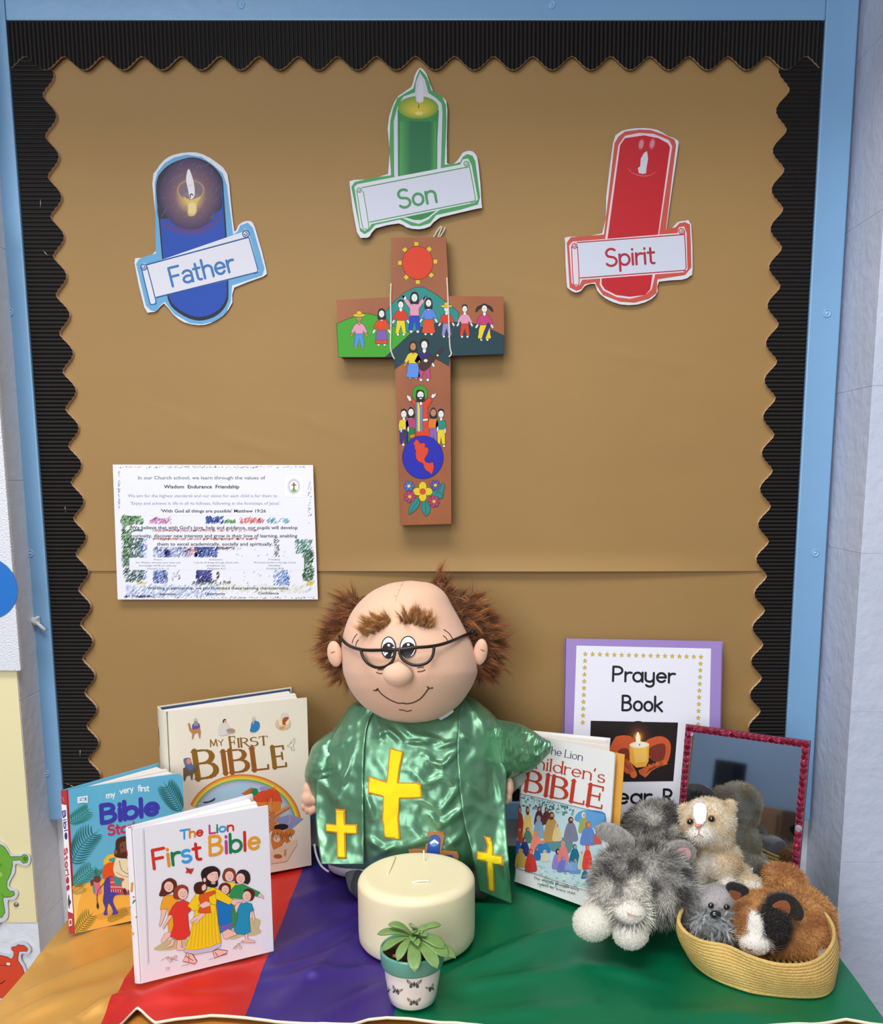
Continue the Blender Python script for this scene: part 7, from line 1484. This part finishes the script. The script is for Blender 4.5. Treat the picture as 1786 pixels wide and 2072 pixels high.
def eye(u, v, r, bv, par, ring=True, lift=.0012):
    h, n_ = hit(bv, u, v, lift)
    if h is None: return
    if ring: ellipsoid('eye_ring', h, (r*1.2, r*.6, r*1.2), AM, par, sub=2)
    ellipsoid('eye', h-np.array([0, r*.45, 0]), (r, r*.8, r), GE, par, sub=3)
eye(1398, 1662, .0038, ccb, cbody, lift=.0028); eye(1438, 1657, .0040, ccb, cbody, lift=.0030)
h, _ = hit(ccb, 1413, 1674, .0045); ellipsoid('nose', h, (.0042, .0026, .0026), M('pink_stitched_nose', '#d98e80', rough=.6), cbody)
seamline('mouth', [(1413, 1680), (1413, 1688), (1406, 1693)], .0005, M('pink_thread', '#b98478', rough=.8), cbody, ccb, .0040); seamline('mouth', [(1413, 1688), (1421, 1693)], .0005, M('pink_thread'), cbody, ccb, .0040)
bz = drape('white_blaze', [(1404, 1650), (1405, 1635), (1410, 1629), (1420, 1628), (1428, 1632), (1430, 1645), (1428, 1660), (1422, 1668), (1410, 1668)], ccb, .0040, M('white_short_plush', '#f0ebe4', rough=.95, sheen=.3), cbody, 5)
tp = onY(1500, 1790, YCc+.03); tagq = prism('care_tag', [tp, tp+(.012, .002, .004), tp+(.018, .010, .020), tp+(.006, .010, .018)], (0, .0004, 0), M('white_label', '#d8dadc', rough=.6), ct)
# ---- grey shaggy dog in the basket
d1, d2, d3 = lin('#b0aaaa', '#94908f', '#c2c6c8')
dg_ = thing('toy_dog', 'small shaggy grey plush dog with black nose in the left of the basket', 'soft toy', onZ(1450, 1905, .01))
YD = -.326
def dcol(P):
    pp = pxof(P); t = np.clip(.5+1.2*nz_(P, 80, 7), 0, 1); C = cmix(d2, d1, t); b = np.clip((pp[:, 1]-1850)/22, 0, 1)[:, None]*.8; return C*(1-b)+d3*b*.9
dparts = [(onY(1447, 1830, YD), (.0270, .024, .0250)), (onY(1446, 1864, YD-.008), (.0310, .024, .0220)), (onY(1446, 1853, YD-.022), (.0105, .010, .009)), (onY(1417, 1806, YD+.006), (.0085, .008, .0105)), (onY(1478, 1808, YD+.006), (.0085, .008, .0105)), (onY(1455, 1880, YD+.02), (.030, .032, .026))]
dbody = blob('body', dparts, .0022, SKINM, dg_, 3, dcol)
furry('fur', dbody, 5000, .0030, .0005, dcol, grav=.1, rand=.5, root=.8, tip=1.05, noseless=lambda P, pp: (pp[:, 1] < 1848))
P, N = sample(dbody, 1500); pp = pxof(P); k = (pp[:, 1] > 1838) & ~(inell(pp, 1447, 1850, 14, 11) < 1) | (np.abs(pp[:, 0]-1447) > 36) & (pp[:, 1] > 1815); P, N = P[k], N[k]
clumps('shaggy_fur', P, N+np.array([0, -.1, -.2])+nr.normal(size=P.shape)*.6, 16, .0095, .0006, .0009, ['#b4babd', '#c6cacc', '#9da0a5', '#d8dbdc'], dbody, .55, .3, 1.1)['kind'] = 'stuff'
dbv = bvh_of(dbody); eye(1438, 1831, .0036, dbv, dbody, False, .0026); eye(1467, 1834, .0036, dbv, dbody, False, .0026)
h, _ = hit(dbv, 1447, 1852, .0015); ellipsoid('nose', h, (.0068, .0045, .0056), M('black_plastic_nose', '#15141a', rough=.2, spec=.7, coat=.5), dbody)
# ---- calico guinea pig in the basket
b1, b2, bk1, wh = lin('#d09a5a', '#a96c38', '#1d1917', '#efeae2')
gp = thing('toy_guinea_pig', 'brown, black and white plush guinea pig in the right of the basket', 'soft toy', onZ(1600, 1945, .01))
YG = -.352
def gcol(P):
    pp = pxof(P); t = np.clip(.5+1.3*nz_(P, 60, 3), 0, 1); C = cmix(b2, b1, t)
    k = (P[:, 1] < YG+.03); bkm = (np.clip(2.2-2*inell(pp, 1566, 1866, 38, 58, -.12), 0, 1)*k)[:, None]; C = C*(1-bkm)+bk1*bkm
    w_ = np.clip(2.5-2*inell(pp, 1528, 1872, 16, 31, -.15), 0, 1)+np.clip(2.5-2*inell(pp, 1526, 1912, 34, 25, .15), 0, 1); w_ = (np.clip(w_, 0, 1)*(P[:, 1] < YG-.005))[:, None]; C = C*(1-w_)+wh*w_
    f_ = np.clip(2-2*inell(pp, 1664, 1932, 12, 16), 0, 1)[:, None]; return C*(1-f_)+wh*f_
gparts = [(onY(1541, 1862, YG), (.0345, .030, .0345)), (onY(1527, 1908, YG-.022), (.0185, .015, .0130)), (onY(1535, 1885, YG-.014), (.020, .016, .018)), (onY(1612, 1862, YG+.045), (.044, .044, .040)), (onY(1632, 1900, YG+.022), (.034, .034, .032)), (onY(1585, 1890, YG+.02), (.034, .034, .030)),
          (onY(1590, 1795, YG+.085), (.024, .024, .028)), (onY(1572, 1772, YG+.100), (.016, .016, .015)), (onY(1655, 1925, YG+.004), (.014, .012, .014))]
gbody = blob('body', gparts, .0028, SKINM, gp, 4, gcol)
isw = lambda pp: (inell(pp, 1528, 1872, 13, 28, -.15) < 1) | (inell(pp, 1526, 1912, 33, 24, .15) < 1)
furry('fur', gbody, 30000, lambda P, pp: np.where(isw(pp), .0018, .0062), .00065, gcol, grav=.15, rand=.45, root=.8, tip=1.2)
gbv = bvh_of(gbody)
ear('ear', [(1470, 1794), (1480, 1787), (1498, 1790), (1514, 1799), (1512, 1808), (1496, 1816), (1484, 1812), (1474, 1804)], YG-.010, YG-.018, '#1f1b19', gp, .004, .002, 900, inner=([(1476, 1803), (1490, 1804), (1500, 1810), (1490, 1822), (1480, 1816)], '#7a4220'))
er = cr([(1552, 1822), (1562, 1812), (1582, 1808), (1604, 1814), (1620, 1832), (1626, 1850), (1622, 1862), (1612, 1862), (1604, 1850), (1598, 1838), (1590, 1846), (1578, 1842), (1562, 1832)], 4)
ear('ear', [(1552, 1822), (1562, 1812), (1582, 1808), (1604, 1814), (1620, 1832), (1626, 1850), (1622, 1862), (1610, 1862), (1602, 1850), (1596, 1856), (1586, 1860), (1574, 1846), (1560, 1836)], YG-.020, YG-.012, '#1c1816', gp, .005, .002, 1400, inner=([(1563, 1834), (1576, 1824), (1592, 1824), (1599, 1836), (1596, 1850), (1588, 1858), (1580, 1846)], '#9a5528'))
seamline('nose', [(1509, 1916), (1515, 1920), (1522, 1920)], .0010, M('brown_nose_thread', '#a5735a', rough=.8), gbody, gbv, .0020)
for (p0_, p1_) in (((1552, 1924), (1590, 1918)), ((1552, 1926), (1585, 1926)), ((1552, 1922), (1592, 1912))): tube('whisker', [onY(p0_[0], p0_[1], YG-.028), onY((p0_[0]+p1_[0])/2, (p0_[1]+p1_[1])/2-1, YG-.030), onY(p1_[0], p1_[1], YG-.026)], .0003, M('grey_whisker', '#6a6c6e', rough=.5), gbody, seg=4)
